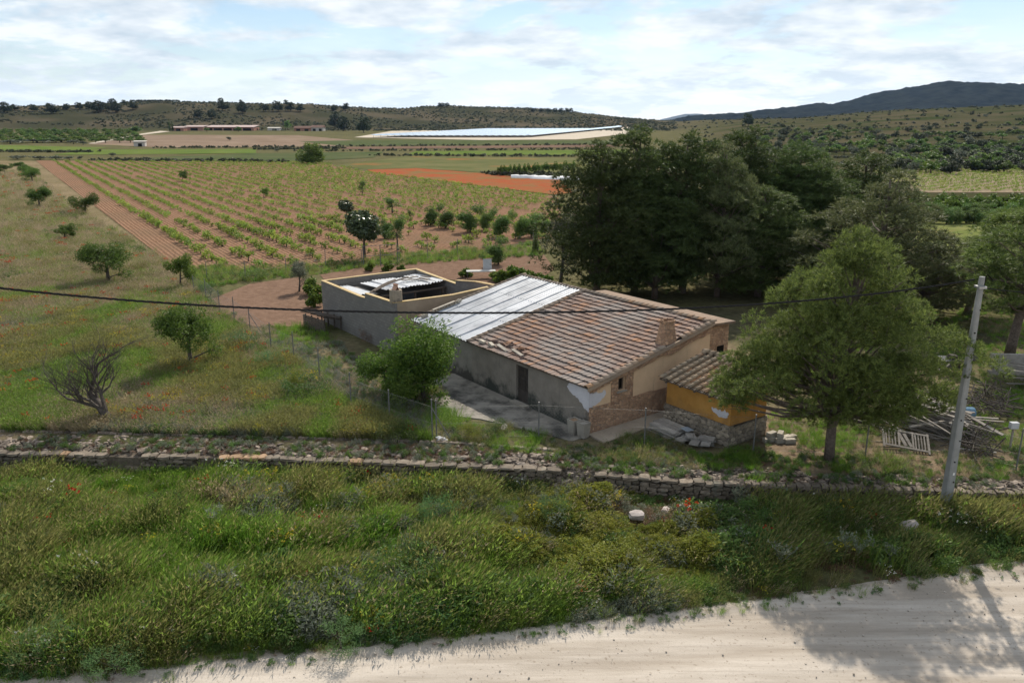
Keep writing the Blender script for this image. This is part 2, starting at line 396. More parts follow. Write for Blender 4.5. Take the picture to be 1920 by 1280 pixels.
S_OGREEN = M('olive_meadow', (0.085, 0.100, 0.042), (0.150, 0.140, 0.068), 0.05, bump=0, c3=(0.30, 0.12, 0.05), s3=0.03, t3=(0.56, 0.75))
S_POPPY = M('poppy_covered_field', (0.30, 0.070, 0.035), (0.22, 0.115, 0.055), 0.35, bump=0, c3=(0.15, 0.13, 0.06), s3=0.06, t3=(0.50, 0.68))
S_PALE = M('pale_track_gravel', (0.42, 0.37, 0.30), (0.52, 0.46, 0.38), 0.3, bump=0)

VINE_PX = [(68, 303), (600, 305), (700, 325), (870, 346), (1046, 369), (1062, 440), (900, 470), (760, 482), (600, 500), (470, 507), (330, 503)]
VINE_POLY = [G(*p)[:2] for p in VINE_PX]
sheet('vineyard_soil', VINE_POLY, S_VINE, 0.05, 'red ploughed soil of the vineyard beyond the farmhouse', pix=False, step=30)
sheet('ploughed_plot', [G(*p)[:2] for p in [(395, 562), (470, 532), (560, 520), (605, 535), (630, 560), (604, 612), (480, 614), (430, 600)]], S_PLOT, 0.035, 'small bare ploughed plot left of the block shed', pix=False, flat=1.0)
sheet('garden_soil', [G(*p)[:2] for p in [(600, 516), (700, 498), (860, 487), (1020, 478), (1040, 505), (980, 545), (780, 515), (620, 538)]], S_PLOT, 0.035, 'strip of bare brown garden soil behind the shed', pix=False, flat=1.0)
sheet('poppy_field', [(688, 319), (780, 316), (900, 325), (1050, 338), (1075, 362), (1040, 366), (870, 345), (700, 325)], S_POPPY, 0.09, 'field turned red by poppies beyond the vineyard', step=25)
sheet('meadow_field', [(620, 312), (760, 293), (1110, 297), (1110, 336), (900, 324), (780, 315.5), (690, 318)], S_OGREEN, 0.06, 'olive green meadow behind the poppy field', step=25)
sheet('fallow_field', [(165, 271), (250, 253), (560, 254), (660, 263), (760, 270), (640, 275), (300, 277)], S_FALL, 0.08, 'pale brown fallow field below the far farm', step=40)
sheet('crop_strip', [(-60, 271), (205, 277), (150, 283), (-60, 283)], S_LGREEN, 0.08, 'light green crop strip at the far left edge', step=40)
sheet('crop_strip', [(100, 291), (170, 281), (480, 280), (480, 288)], S_LGREEN, 0.12, 'long bright green crop strip behind the vineyard on the left', step=40)
sheet('crop_strip', [(180, 300), (480, 288), (720, 285), (700, 296), (560, 303)], S_DGREEN, 0.10, 'dull green strip just beyond the vineyard by the round tree', step=40)
sheet('crop_strip', [(780, 284), (1180, 281), (1180, 291), (760, 291)], S_LGREEN, 0.12, 'bright green crop strip in front of the solar panels', step=40)
sheet('brown_strip', [(640, 276), (1180, 271), (1180, 276), (640, 280)], S_BROWN, 0.10, 'thin brown ploughed strip in front of the solar panels', step=40)
sheet('green_strip', [(560, 266), (700, 262.5), (1180, 264), (1180, 269), (640, 274)], S_DGREEN, 0.09, 'dark green strip at the foot of the solar panels', step=40)
sheet('solar_yard', [(664, 258), (735, 246), (1000, 242), (1180, 238.5), (1180, 251), (1080, 262), (900, 263)], S_PALE, 0.14, 'pale gravel yard under the solar panels', 'yard', step=40)
sheet('farm_track', [(165, 270), (178, 270), (262, 254), (320, 247), (300, 246), (240, 255)], S_PALE, 0.2, 'pale track climbing to the far farm', 'track', step=30)
sheet('pasture_patch', [(1690, 440), (1760, 398), (1930, 415), (1930, 470), (1720, 470)], M('grass_patch', (0.11, 0.14, 0.04), (0.19, 0.19, 0.075), 0.15, bump=0, c3=(0.24, 0.15, 0.09), s3=0.06), 0.05, 'open grass patch behind the pines on the right', step=20)
S_RVINE = soilmat('pale_vineyard_soil', (0.19, 0.150, 0.105), (0.29, 0.235, 0.165), (0.75, 0.66), 0.9)
sheet('right_vineyard', [(1640, 318), (1800, 312), (1990, 318), (1990, 362), (1740, 362), (1650, 345)], S_RVINE, 0.08, 'pale ground of the small vineyard on the right', step=20)

# ------------------------------------------------------------------ road
m, T = newmat('pale_gravel_road'); v = posco(T)
mp = N(T, 'ShaderNodeMapping', inp={'Rotation': (0, 0, -0.187), 'Scale': (0.12, 1.0, 1.0)}); T.links.new(v, mp.inputs[0])
tracks = noise(T, 1.1, 4, 0.6, mp.outputs[0]); mpf = N(T, 'ShaderNodeMapping', inp={'Rotation': (0, 0, -0.187), 'Scale': (0.05, 1.0, 1.0)}); T.links.new(v, mpf.inputs[0]); fine_ = noise(T, 5.5, 4, 0.6, mpf.outputs[0]); grit = noise(T, 14, 4, 0.8, v); spots = noise(T, 9, 3, 0.5, v)
col = mixc(T, ramp(T, tracks, 0.38, 0.60), (0.325, 0.28, 0.23), (0.50, 0.448, 0.388))
col = mixc(T, ramp(T, fine_, 0.52, 0.66, 0, 0.45), col, (0.27, 0.23, 0.19))
col = mixc(T, ramp(T, grit, 0.3, 0.7, 0, 0.35), col, (0.33, 0.29, 0.25))
col = mixc(T, ramp(T, spots, 0.62, 0.72, 0, 0.7), col, (0.22, 0.18, 0.14))
finish(T, col, 0.95, math2(T, 'ADD', math2(T, 'MULTIPLY', grit, 0.5), tracks), 0.55, 0.05, spec=0.1)
S_ROAD = m
xs = np.linspace(-60, 60, 241); V_ = []; Fq = []
prof = [(0.55, 0.015), (0.25, 0.05), (0.0, 0.085), (-0.22, 0.03), (-0.30, 0.012), (-0.8, 0.03), (-1.4, 0.045), (-1.75, 0.02), (-2.2, 0.02), (-2.5, 0.05), (-3.2, 0.06), (-3.6, 0.028), (-4.05, 0.028), (-4.4, 0.055), (-5.2, 0.04), (-6.0, 0.03), (-6.5, 0.09), (-6.9, 0.06), (-7.6, 0.02)]
for i, x in enumerate(xs):
    for k, (o, hh) in enumerate(prof):
        wob = (float(fbm(np.array([x / 1.3]), np.array([k * 0.7]), 77, 3)[0]) - 0.5)
        V_.append((x, float(roadY(x)) + o + wob * (0.5 if k < 1 else 0.22 if k < 4 else 0.1), hh + wob * 0.02))
k = len(prof); 
for i in range(len(xs) - 1):
    for j in range(k - 1): Fq.append((i * k + j, i * k + j + 1, (i + 1) * k + j + 1, (i + 1) * k + j))
tag(link('gravel_road', npmesh('gravel_road', V_, np.array(Fq), S_ROAD, True)), 'pale gravel country road across the bottom right', 'road', kind='structure')

# ------------------------------------------------------------------ mountains
def mountain(name, us, vs, Y, depth, c1, c2, label, amp, nscale, seed):
    U = np.linspace(us[0], us[-1], 620); VS = np.interp(U, us, vs); J = 46
    X0 = (U - 960) / 1536 * Y; Z0 = CAMZ + (228 - VS) / 1595 * Y
    V_ = []
    for j in range(J):
        t = j / (J - 1); f = 1 - (1 - min(t / 0.55, 1)) ** 1.4 if t < 0.55 else 1 - ((t - 0.55) / 0.45) ** 1.5
        yy = Y + depth * (t - 0.55)
        xx = X0 * (1 + 0.0 * t); zz_ = -4 + (Z0 + 4) * f
        zz_ = zz_ + (fbm(xx / nscale + 40, np.full_like(xx, yy / nscale), seed, 5) - 0.5) * amp * f + (fbm(xx / (nscale * 0.09), np.full_like(xx, yy / (nscale * 0.09)), seed + 30, 2) - 0.5) * amp * 0.42 * f
        V_.append(np.stack([xx, np.full_like(xx, yy), zz_], -1))
    V_ = np.concatenate(V_); n = len(U); idx = np.arange(n * J).reshape(J, n)
    Fq = np.stack([idx[:-1, :-1], idx[:-1, 1:], idx[1:, 1:], idx[1:, :-1]], -1).reshape(-1, 4)
    mt = M(name + '_woods', c1, c2, 0.02, bump=0.0)
    tag(link(name, npmesh(name, V_, Fq, mt, True)), label, 'mountain', kind='structure')
mountain('mountain', [1230, 1300, 1400, 1470, 1530, 1560, 1600, 1640, 1700, 1762, 1800, 1850, 1920, 2050, 2300, 2600],
         [230, 220, 209, 203, 196, 199, 190, 177, 164, 151, 155, 159, 161, 172, 200, 230], 2800, 1500, (0.005, 0.008, 0.010), (0.024, 0.028, 0.026),  # woods darkened and blued: cloud shade and haze put into the colour
         'dark wooded mountain rising on the right horizon', 26, 160, 5)
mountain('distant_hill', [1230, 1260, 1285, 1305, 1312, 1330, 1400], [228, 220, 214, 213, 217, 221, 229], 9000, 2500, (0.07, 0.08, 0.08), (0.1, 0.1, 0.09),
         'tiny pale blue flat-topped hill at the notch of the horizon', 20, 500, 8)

# ================================================================== BUILDINGS
rnd = random.Random(11); rng = np.random.default_rng(11)
def plaster(name, c1, c2, stain, zbase, zfade, st_amt=0.9, streak=True):
    m, T = newmat(name); v = posco(T)
    col = mixc(T, ramp(T, noise(T, 1.4, 4, 0.65, v), 0.3, 0.7), c1, c2)
    sp = N(T, 'ShaderNodeSeparateXYZ'); T.links.new(v, sp.inputs[0])
    # damp and moss creeping up from the ground, with an uneven edge
    edge = math2(T, 'ADD', sp.outputs[2], math2(T, 'MULTIPLY', math2(T, 'SUBTRACT', noise(T, 1.1, 4, 0.7, v), 0.5), -2.6))
    col = mixc(T, ramp(T, edge, zbase, zbase + zfade, st_amt, 0), col, stain)
    if streak:
        mp = N(T, 'ShaderNodeMapping', inp={'Scale': (3.2, 3.2, 0.25)}); T.links.new(v, mp.inputs[0])
        col = mixc(T, ramp(T, noise(T, 1.3, 4, 0.7, mp.outputs[0]), 0.60, 0.78, 0, 0.55), col, stain)
    finish(T, col, 0.9, noise(T, 25, 4, 0.7, v), 0.35, 0.02, spec=0.15); return m
P_FRONT = plaster('weathered_grey_beige_render', (0.195, 0.172, 0.148), (0.265, 0.238, 0.208), (0.04, 0.047, 0.042), 1.25, 0.55)
P_GABLE = plaster('bounce_warmed_beige_render', (0.60, 0.425, 0.275), (0.70, 0.505, 0.335), (0.20, 0.16, 0.12), 0.8, 0.3, 0.4)  # beige raised and warmed: bounced sunlight is put into the base colour
P_PATCH = M('fresh_white_plaster', (0.50, 0.49, 0.53), (0.58, 0.57, 0.61), 2, bump=0.2)
def stonemat(name, c1, c2, mortar, scale):
    m, T = newmat(name); v = objco(T)
    vo = N(T, 'ShaderNodeTexVoronoi', inp={'Scale': scale, 'Randomness': 0.95}); T.links.new(v, vo.inputs['Vector'])
    ve = N(T, 'ShaderNodeTexVoronoi', feature='DISTANCE_TO_EDGE', inp={'Scale': scale, 'Randomness': 0.95}); T.links.new(v, ve.inputs['Vector'])
    sp = N(T, 'ShaderNodeSeparateColor'); T.links.new(vo.outputs['Color'], sp.inputs[0])
    col = mixc(T, sp.outputs[0], c1, c2)
    col = mixc(T, ramp(T, noise(T, 9, 4, 0.7, v), 0.3, 0.75, 0, 0.35), col, mortar)
    e = ramp(T, ve.outputs['Distance'], 0.0, 0.09)
    col = mixc(T, e, mortar, col)
    finish(T, col, 0.9, math2(T, 'ADD', math2(T, 'MULTIPLY', e, 0.8), math2(T, 'MULTIPLY', noise(T, 20, 4, 0.7, v), 0.3)), 0.9, 0.06, spec=0.15); return m
STONE_F = stonemat('reddish_rubble_masonry', (0.30, 0.175, 0.11), (0.54, 0.34, 0.215), (0.36, 0.26, 0.19), 6.0)
STONE_H = stonemat('grey_rubble_masonry', (0.19, 0.16, 0.125), (0.29, 0.245, 0.19), (0.16, 0.138, 0.115), 4.2)
DARK = M('dark_interior', (0.012, 0.011, 0.010), (0.02, 0.018, 0.016), 3, bump=0)
WOODD = M('dark_old_wood', (0.07, 0.055, 0.045), (0.13, 0.105, 0.085), 6, bump=0.5)
WOODG = M('silvered_wood', (0.165, 0.145, 0.125), (0.29, 0.262, 0.23), 5, bump=0.5, rnd=0.25)
RUST = M('rusty_door_steel', (0.045, 0.040, 0.038), (0.085, 0.070, 0.060), 5, rough=0.6, bump=0.2)
CONC = M('old_concrete', (0.26, 0.235, 0.20), (0.36, 0.33, 0.285), 1.3, bump=0.4, c3=(0.15, 0.135, 0.115), s3=0.8)
BLOCKC = M('concrete_block', (0.34, 0.305, 0.25), (0.46, 0.42, 0.35), 6, bump=0.6, rnd=0.15)
def tilemat(name, a, b, c, grey, amt):
    m, T = newmat(name); v = posco(T)
    r = objrand(T)
    cr = N(T, 'ShaderNodeValToRGB'); e = cr.color_ramp.elements; e[0].position = 0; e[0].color = c4(a); e[1].position = 0.7; e[1].color = c4(b); x = e.new(0.985); x.color = c4(c)
    T.links.new(r, cr.inputs[0])
    col = mixc(T, ramp(T, noise(T, 0.42, 4, 0.65, v), 0.44, 0.62, 0, amt), cr.outputs[0], grey)
    col = mixc(T, ramp(T, noise(T, 12, 4, 0.7, v), 0.45, 0.75, 0, 0.45), col, (0.16, 0.14, 0.12))
    finish(T, col, 0.85, noise(T, 40, 4, 0.7, v), 0.3, 0.01, spec=0.2); return m
T_ROOF = tilemat('weathered_brown_roof_tile', (0.150, 0.098, 0.080), (0.225, 0.150, 0.120), (0.32, 0.165, 0.09), (0.235, 0.210, 0.195), 0.85)
T_HUT = tilemat('sandy_barrel_tile', (0.27, 0.20, 0.135), (0.42, 0.32, 0.22), (0.45, 0.27, 0.16), (0.20, 0.175, 0.135), 0.7)
T_RED = tilemat('red_shed_tile', (0.34, 0.165, 0.12), (0.46, 0.25, 0.18), (0.5, 0.3, 0.2), (0.36, 0.26, 0.21), 0.5)
T_CAP = tilemat('mortared_verge', (0.30, 0.225, 0.165), (0.40, 0.30, 0.22), (0.42, 0.25, 0.14), (0.22, 0.19, 0.16), 0.7)
m, T = newmat('galvanised_sheet'); v = posco(T)
cl = mixc(T, ramp(T, noise(T, 0.6, 4, 0.65, v), 0.42, 0.62), (0.43, 0.455, 0.49), (0.28, 0.30, 0.33))
h = N(T, 'ShaderNodeHueSaturation'); T.links.new(cl, h.inputs['Color']); T.links.new(ramp(T, objrand(T), 0, 1, 0.88, 1.1), h.inputs['Value'])
finish(T, h.outputs[0], 0.48, noise(T, 3, 4, 0.6, v), 0.12, 0.03, metal=0.5, spec=0.5); METAL = m
m, T = newmat('concrete_blockwork'); v = objco(T)
br = N(T, 'ShaderNodeTexBrick', inp={'Scale': 1.0, 'Color1': (0.180, 0.170, 0.158, 1), 'Color2': (0.220, 0.210, 0.195, 1), 'Mortar': (0.14, 0.13, 0.118, 1), 'Mortar Size': 0.012, 'Brick Width': 0.4, 'Row Height': 0.2, 'Bias': 0.0})
uvn = N(T, 'ShaderNodeSeparateXYZ'); T.links.new(v, uvn.inputs[0])
cbx = N(T, 'ShaderNodeCombineXYZ'); T.links.new(math2(T, 'ADD', uvn.outputs[0], uvn.outputs[1]), cbx.inputs[0]); T.links.new(uvn.outputs[2], cbx.inputs[1]); T.links.new(cbx.outputs[0], br.inputs['Vector'])
cl = mixc(T, ramp(T, noise(T, 0.7, 4, 0.65, v), 0.4, 0.7, 0, 0.5), br.outputs[0], (0.15, 0.145, 0.14))
finish(T, cl, 0.92, math2(T, 'ADD', math2(T, 'MULTIPLY', br.outputs[1], -1.0), math2(T, 'MULTIPLY', noise(T, 30, 4, 0.7, v), 0.4)), 0.6, 0.02, spec=0.15); BLOCK = m
COPE = M('ochre_wall_coping', (0.40, 0.29, 0.14), (0.52, 0.40, 0.22), 2.5, bump=0.5, c3=(0.36, 0.25, 0.09), s3=1.5)
ORANGE = plaster('orange_render', (0.37, 0.185, 0.045), (0.49, 0.265, 0.075), (0.20, 0.12, 0.06), 2.0, 0.35, 0.3)
TERRA = M('terracotta_earth', (0.17, 0.115, 0.08), (0.24, 0.17, 0.12), 2, bump=0.6, c3=(0.13, 0.10, 0.08), s3=0.8)

# ---- shared tile meshes
def flat_tile(L=0.46, Wd=0.30):
    # pan with one roll at the side, the lower edge proud of the tile below it; x up the slope, y along the eave
    p = [(0.0, 0.0), (0.03, 0.020), (0.06, 0.021), (0.09, 0.004), (0.19, 0.0), (Wd - 0.010, 0.004)]
    V_ = []; n = len(p)
    for x, zt in ((0, 0.078), (L, 0.004)):
        for y, z in p: V_.append((x, y, z + zt))
    for y, z in p: V_.append((0.006, y, z + 0.012))
    Fs = [(i, i + n, i + n + 1, i + 1) for i in range(n - 1)] + [(2 * n + i, i, i + 1, 2 * n + i + 1) for i in range(n - 1)]
    return V_, Fs
def barrel(L=0.42, w0=0.11, w1=0.085, t=0.0, n=6, hgt=0.085):
    V_ = []; 
    for x, w, zt in ((0, w0, 0.045), (L, w1, 0.0)):
        for k in range(n + 1):
            a = PI * k / n; V_.append((x, -w * math.cos(a), hgt * math.sin(a) + zt))
    m_ = n + 1
    for k in range(n + 1):
        a = PI * k / n; V_.append((0, -w0 * 0.8 * math.cos(a), hgt * 0.78 * math.sin(a) + 0.045))
    Fs = [(k, k + m_, k + m_ + 1, k + 1) for k in range(n)] + [(2 * m_ + k, k, k + 1, 2 * m_ + k + 1) for k in range(n)]
    return V_, Fs
TILE_V, TILE_F = flat_tile(); TILE_ME = npmesh('roof_tile', TILE_V, TILE_F, T_ROOF)
BAR_V, BAR_F = barrel(); 
BAR_HUT = npmesh('barrel_tile', *barrel(0.44, 0.125, 0.09, hgt=0.095), T_HUT, True); BAR_CAP = npmesh('verge_tile', *barrel(0.42, 0.16, 0.14, hgt=0.10), T_CAP, True)
BAR_RED = npmesh('barrel_tile_red', BAR_V, BAR_F, T_RED, True)

# ---- farmhouse: local x up the roof, local y along the eave, both from the near corner
HC = (3.54, 34.14, 1.0)
house = empty('farmhouse', HC, HANG)
tag(house, 'old beige farmhouse with half tiled, half corrugated metal roof and stone base', 'house')
HL, HT, HW, HE, HR = 15.75, 9.6, 8.3, 2.36, 4.10         # length, tiled length, width, eave, ridge
SL = (HR - HE) / HW; RANG = math.atan(SL)
def rz(x): return HE + SL * x
w = MB(); D0, D1 = 4.55, 5.55
w.box((0, 0.30, 0), (0.28, D0, HE - 0.03)); w.box((0, D1, 0), (0.28, HT, HE - 0.03)); w.box((0, D0, 2.06), (0.28, D1, HE - 0.03)); w.box((0, D0, 0), (0.28, D1, 0.12))
w.build('front_wall', P_FRONT, house)
MB().box((0.03, HT, 0), (0.30, HL, HE - 0.06)).build('front_wall', plaster('dark_grey_render', (0.20, 0.185, 0.16), (0.27, 0.25, 0.22), (0.06, 0.056, 0.05), 1.25, 0.5), house)
# door: recessed, iron grille over a dark opening
d = MB(); d.box((0.13, D0 + 0.02, 0.12), (0.18, D1 - 0.02, 2.05)); door = d.build('door', RUST, house)
b = MB()
for k in range(7): y = D0 + 0.10 + k * 0.133; b.box((0.095, y, 0.75), (0.115, y + 0.03, 1.98))
for z in (0.72, 1.35, 1.96): b.box((0.085, D0 + 0.04, z), (0.128, D1 - 0.04, z + 0.045))
b.build('grille', RUST, door)
MB().box((0.10, D1 - 0.20, 0.98), (0.06, D1 - 0.12, 1.04)).build('handle', RUST, door)
MB().box((-0.35, D0 - 0.1, 0.0), (-0.002, D1 + 0.1, 0.14)).build('door_step', CONC, house)
# gable wall with a small deep window
def gy(p, t): return (p[0], t, p[1])
W0, W1, Z0, Z1 = 1.78, 2.27, 1.76, 2.42
g = MB()
g.prism([(0, 0), (W0, 0), (W0, rz(W0) - 0.05), (0, HE - 0.05)], gy, 0.0, 0.30)
g.prism([(W1, 0), (HW, 0), (HW, HR - 0.05), (W1, rz(W1) - 0.05)], gy, 0.0, 0.30)
g.prism([(W0, 0), (W1, 0), (W1, Z0), (W0, Z0)], gy, 0.0, 0.30); g.prism([(W0, Z1), (W1, Z1), (W1, rz(W1) - 0.05), (W0, rz(W0) - 0.05)], gy, 0.0, 0.30)
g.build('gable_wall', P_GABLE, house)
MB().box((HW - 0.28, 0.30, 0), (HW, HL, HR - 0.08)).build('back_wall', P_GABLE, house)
MB().prism([(0.3, 0), (HW - 0.28, 0), (HW - 0.28, HR - 0.1), (0.3, HE - 0.08)], gy, HL - 0.28, HL - 0.002).build('end_wall', BLOCK, house)
win = MB().box((W0 + 0.02, 0.20, Z0 + 0.02), (W1 - 0.02, 0.23, Z1 - 0.02)).build('window', DARK, house)
fr = MB()
fr.box((W0, 0.15, Z0), (W0 + 0.045, 0.195, Z1)); fr.box((W1 - 0.045, 0.15, Z0), (W1, 0.195, Z1)); fr.box((W0 + 0.045, 0.15, Z1 - 0.045), (W1 - 0.045, 0.195, Z1)); fr.box((W0 + 0.045, 0.15, Z0), (W1 - 0.045, 0.195, Z0 + 0.045)); fr.box((2.0, 0.155, Z0 + 0.045), (2.03, 0.19, Z1 - 0.045))
fr.build('frame', WOODD, win); MB().box((W0 - 0.08, -0.09, Z0 - 0.07), (W1 + 0.08, 0.14, Z0 - 0.003)).build('sill', CONC, win)
# rubble stone: base course, the panel round the window, the band under the verge
st = MB()
def wob(a, b_, n, base, amp):
    return [(a + (b_ - a) * k / n, base + amp * (rnd.random() - 0.5)) for k in range(n + 1)]
top = wob(0, 1.36, 5, 1.30, 0.05) + wob(2.78, HW, 14, 1.30, 0.08)
st.prism([(0, 0)] + [(HW, 0)] + top[::-1], gy, -0.05, -0.003)
st.prism([(1.36, 1.30), (W0, 1.30), (W0, rz(W0) - 0.16), (1.36, rz(1.36) - 0.16)], gy, -0.045, -0.003)
st.prism([(W1, 1.30), (2.78, 1.30), (2.78, rz(2.78) - 0.16), (W1, rz(W1) - 0.16)], gy, -0.045, -0.003)
st.prism([(W0, 1.30), (W1, 1.30), (W1, Z0 - 0.075), (W0, Z0 - 0.075)], gy, -0.045, -0.003)
st.prism([(W0, Z1), (W1, Z1), (W1, rz(W1) - 0.16), (W0, rz(W0) - 0.16)], gy, -0.045, -0.003)
st.build('stone_base', STONE_F, house)
st2 = MB(); lowr = [(x, rz(x) - 0.30 - 0.13 * rnd.random() - (0.12 if x > 5 else 0)) for x in np.linspace(0, HW, 26)]
st2.prism([(0, rz(0) - 0.04)] + lowr + [(HW, rz(HW) - 0.04)], gy, -0.085, -0.048); st2.build('verge_stonework', STONE_F, house)
def blob(c, rx, ry, n, jit, seed):
    q = random.Random(seed); return [(c[0] + rx * math.cos(2 * PI * k / n) * (1 + jit * (q.random() - 0.5)), c[1] + ry * math.sin(2 * PI * k / n) * (1 + jit * (q.random() - 0.5))) for k in range(n)]
def ragged(P, seed, fixed=()):
    # broken plaster edge: every side split and jittered, points on the wall corner kept
    q_ = random.Random(seed); out = []
    for i, a in enumerate(P):
        b = P[(i + 1) % len(P)]
        for t in (0, 0.25, 0.5, 0.75):
            x, z = a[0] + (b[0] - a[0]) * t, a[1] + (b[1] - a[1]) * t
            j = 0.0 if (x < 0.01 and fixed) else 0.045
            out.append((x + q_.uniform(-j, j), z + q_.uniform(-j, j)))
    return out
pg = [(0, 1.32), (0.35, 1.38), (0.75, 1.55), (1.02, 1.80), (0.95, 1.98), (0.62, 1.93), (0.45, 1.97), (0.3, 2.02), (0.2, 1.98), (0, 2.05)]
MB().prism(ragged(pg, 3, (0,)), gy, -0.016, -0.002).build('plaster_patch', P_PATCH, house)
def gx_(p, t): return (t, p[0], p[1])
pf = [(0, 1.12), (0.28, 1.22), (0.55, 1.42), (0.85, 1.62), (1.25, 1.72), (1.55, 1.95), (1.42, 2.17), (1.0, 2.25), (0.4, 2.22), (0, 2.22)]
MB().prism(ragged(pf, 4, (0,)), gx_, -0.016, -0.002).build('plaster_patch', P_PATCH, house)
MB().box((0, 0, 0), (0.28, 0.298, HE - 0.03)).build('corner_wall', P_FRONT, house)
# roof deck under the tiles and the metal
MB().prism([(-0.12, rz(-0.12) - 0.09), (HW + 0.1, rz(HW + 0.1) - 0.09), (HW + 0.1, rz(HW + 0.1) - 0.012), (-0.12, rz(-0.12) - 0.012)], gy, -0.09, HL + 0.05).build('roof_deck', WOODD, house)
# roof tiles: courses along the eave; the 300 nearest are pieces of their own
CO, CW = 0.41, 0.30
nC = int((HW + 0.2) / (CO * math.cos(RANG))) + 1; nT = 35; TW = (HT - 0.12) / nT
spots = []
for i in range(nC):
    x = -0.22 + i * CO * math.cos(RANG)
    if x + 0.3 > HW + 0.05: break
    for j in range(nT):
        y = 0.06 + j * TW
        if 4.95 < x + 0.2 < 5.95 and y + 0.15 < 0.85: continue
        wx = HC[0] + E2[0] * x + E1[0] * y; wy = HC[1] + E2[1] * x + E1[1] * y
        spots.append((math.hypot(wx, wy), x, y, i, j))
spots.sort(); restV = []; restF = []
sy = TW / 0.30
for k, (dd, x, y, i, j) in enumerate(spots):
    q = random.Random(i * 77 + j); jz = q.uniform(-0.010, 0.014) + 0.06 * (float(vn(x / 2.6, y / 2.6, 17)) - 0.5) * sstep(0, 1.2, x) ; jr = q.uniform(-0.035, 0.035); jx = q.uniform(-0.022, 0.022) - (0.07 if q.random() < 0.012 else 0)
    mt = Matrix.Translation((x + jx, y, rz(x) + 0.0 + jz)) @ Matrix.Rotation(-RANG, 4, 'Y') @ Matrix.Rotation(jr, 4, 'Z') @ Matrix.Diagonal((1, sy, 1, 1))
    if k < 300:
        o = link('roof_tile', TILE_ME, house); o.matrix_local = mt
    else:
        n0 = len(restV); restV += [tuple(mt @ Vector(p)) for p in TILE_V]; restF += [tuple(a + n0 for a in f) for f in TILE_F]
o = link('upper_roof_tiles', npmesh('upper_roof_tiles', restV, restF, T_ROOF), house); o['kind'] = 'stuff'
# corrugated sheets: one metre wide, three up the slope
def corr(Lx, Wy, n=5, amp=0.026, seg=6, mat=None):
    V_ = []; Fs = []; c = n * seg
    for x in (0, Lx):
        for k in range(c + 1): V_.append((x, Wy * k / c, amp * math.cos(2 * PI * k / seg)))
    Fs = [(k, k + c + 1, k + c + 2, k + 1) for k in range(c)]
    return npmesh('corrugated_sheet', V_, Fs, mat or METAL, True)
CS = corr(3.02, 1.03, 4, 0.04)
nx = 6; wy = (HL - HT - 0.1) / nx
for i in range(3):
    for j in range(nx):
        x = -0.22 + i * 2.84; y = HT + 0.16 + j * wy
        q = random.Random(i * 9 + j)
        o = link('corrugated_sheet', CS, house)
        o.matrix_local = Matrix.Translation((x, y, rz(x) + 0.055 + 0.012 * i + 0.006 * (j % 2))) @ Matrix.Rotation(-RANG, 4, 'Y') @ Matrix.Rotation(q.uniform(-0.004, 0.004), 4, 'Z') @ Matrix.Diagonal((1, wy / 1.0 * 0.995, 1, 1))
# verges and ridge: lines of mortared cap tiles
def caps(y, x0, x1, rotz=0.0, along='x', zoff=0.02, step=0.36):
    if along == 'x':
        x = x0
        while x < x1 - 0.1:
            o = link('verge_tile', BAR_CAP, house); o.matrix_local = Matrix.Translation((x, y + rnd.uniform(-.015, .015), rz(x) + zoff + rnd.uniform(-.01, .012))) @ Matrix.Rotation(-RANG, 4, 'Y') @ Matrix.Rotation(rnd.uniform(-.05, .05), 4, 'Z'); x += step
    else:
        t = x0
        while t < x1 - 0.1:
            o = link('ridge_tile', BAR_CAP, house); o.matrix_local = Matrix.Translation((HW + 0.02, t, HR + 0.035 + rnd.uniform(-.01, .012))) @ Matrix.Rotation(PI / 2, 4, 'Z'); t += step
caps(-0.02, -0.25, 4.8); caps(-0.02, 6.0, HW); caps(HT + 0.05, -0.25, HW, zoff=0.05); caps(HL + 0.02, 0.2, HW, zoff=0.06)
caps(0, 0.1, HL, along='y')
MB().prism([(-0.2, rz(-0.2) - 0.14), (HW + 0.1, rz(HW + .1) - 0.14), (HW + 0.1, rz(HW + .1) + 0.03), (-0.2, rz(-0.2) + 0.03)], gy, -0.17, -0.092).build('verge_mortar', T_CAP, house)
# chimney: squat tapering rubble stack with a rim and a dark flue
def frust(cx, cy, z0, z1, a0, a1, b0, b1, n=8, jit=0.05, seed=3):
    q = random.Random(seed); V_ = []; L = 5
    for l in range(L + 1):
        t = l / L; hx = a0 + (a1 - a0) * t; hy = b0 + (b1 - b0) * t
        for k in range(n * 2):
            an = 2 * PI * (k + .5) / (n * 2); c, s = math.cos(an), math.sin(an)
            p = 3.5; r = (abs(c) ** p + abs(s) ** p) ** (-1 / p)
            V_.append((cx + hx * c * r * (1 + jit * (q.random() - .5)), cy + hy * s * r * (1 + jit * (q.random() - .5)), z0 + (z1 - z0) * t))
    n2 = n * 2
    Fs = [(l * n2 + k, l * n2 + (k + 1) % n2, (l + 1) * n2 + (k + 1) % n2, (l + 1) * n2 + k) for l in range(L) for k in range(n2)]
    return V_, Fs, n2, L
V_, Fs, n2, L = frust(5.45, 0.42, rz(5.0) - 0.15, rz(5.45) + 1.02, 0.56, 0.33, 0.46, 0.28)
base = L * n2
for k in range(n2): V_.append((5.45 + (V_[base + k][0] - 5.45) * 0.68, 0.42 + (V_[base + k][1] - 0.42) * 0.68, V_[base + k][2]))
for k in range(n2): V_.append((V_[base + n2 + k][0], V_[base + n2 + k][1], V_[base + k][2] - 0.5))
Fs += [(base + k, base + (k + 1) % n2, base + n2 + (k + 1) % n2, base + n2 + k) for k in range(n2)]
Fs += [(base + n2 + k, base + n2 + (k + 1) % n2, base + 2 * n2 + (k + 1) % n2, base + 2 * n2 + k) for k in range(n2)] + [tuple(range(base + 2 * n2, base + 3 * n2))]
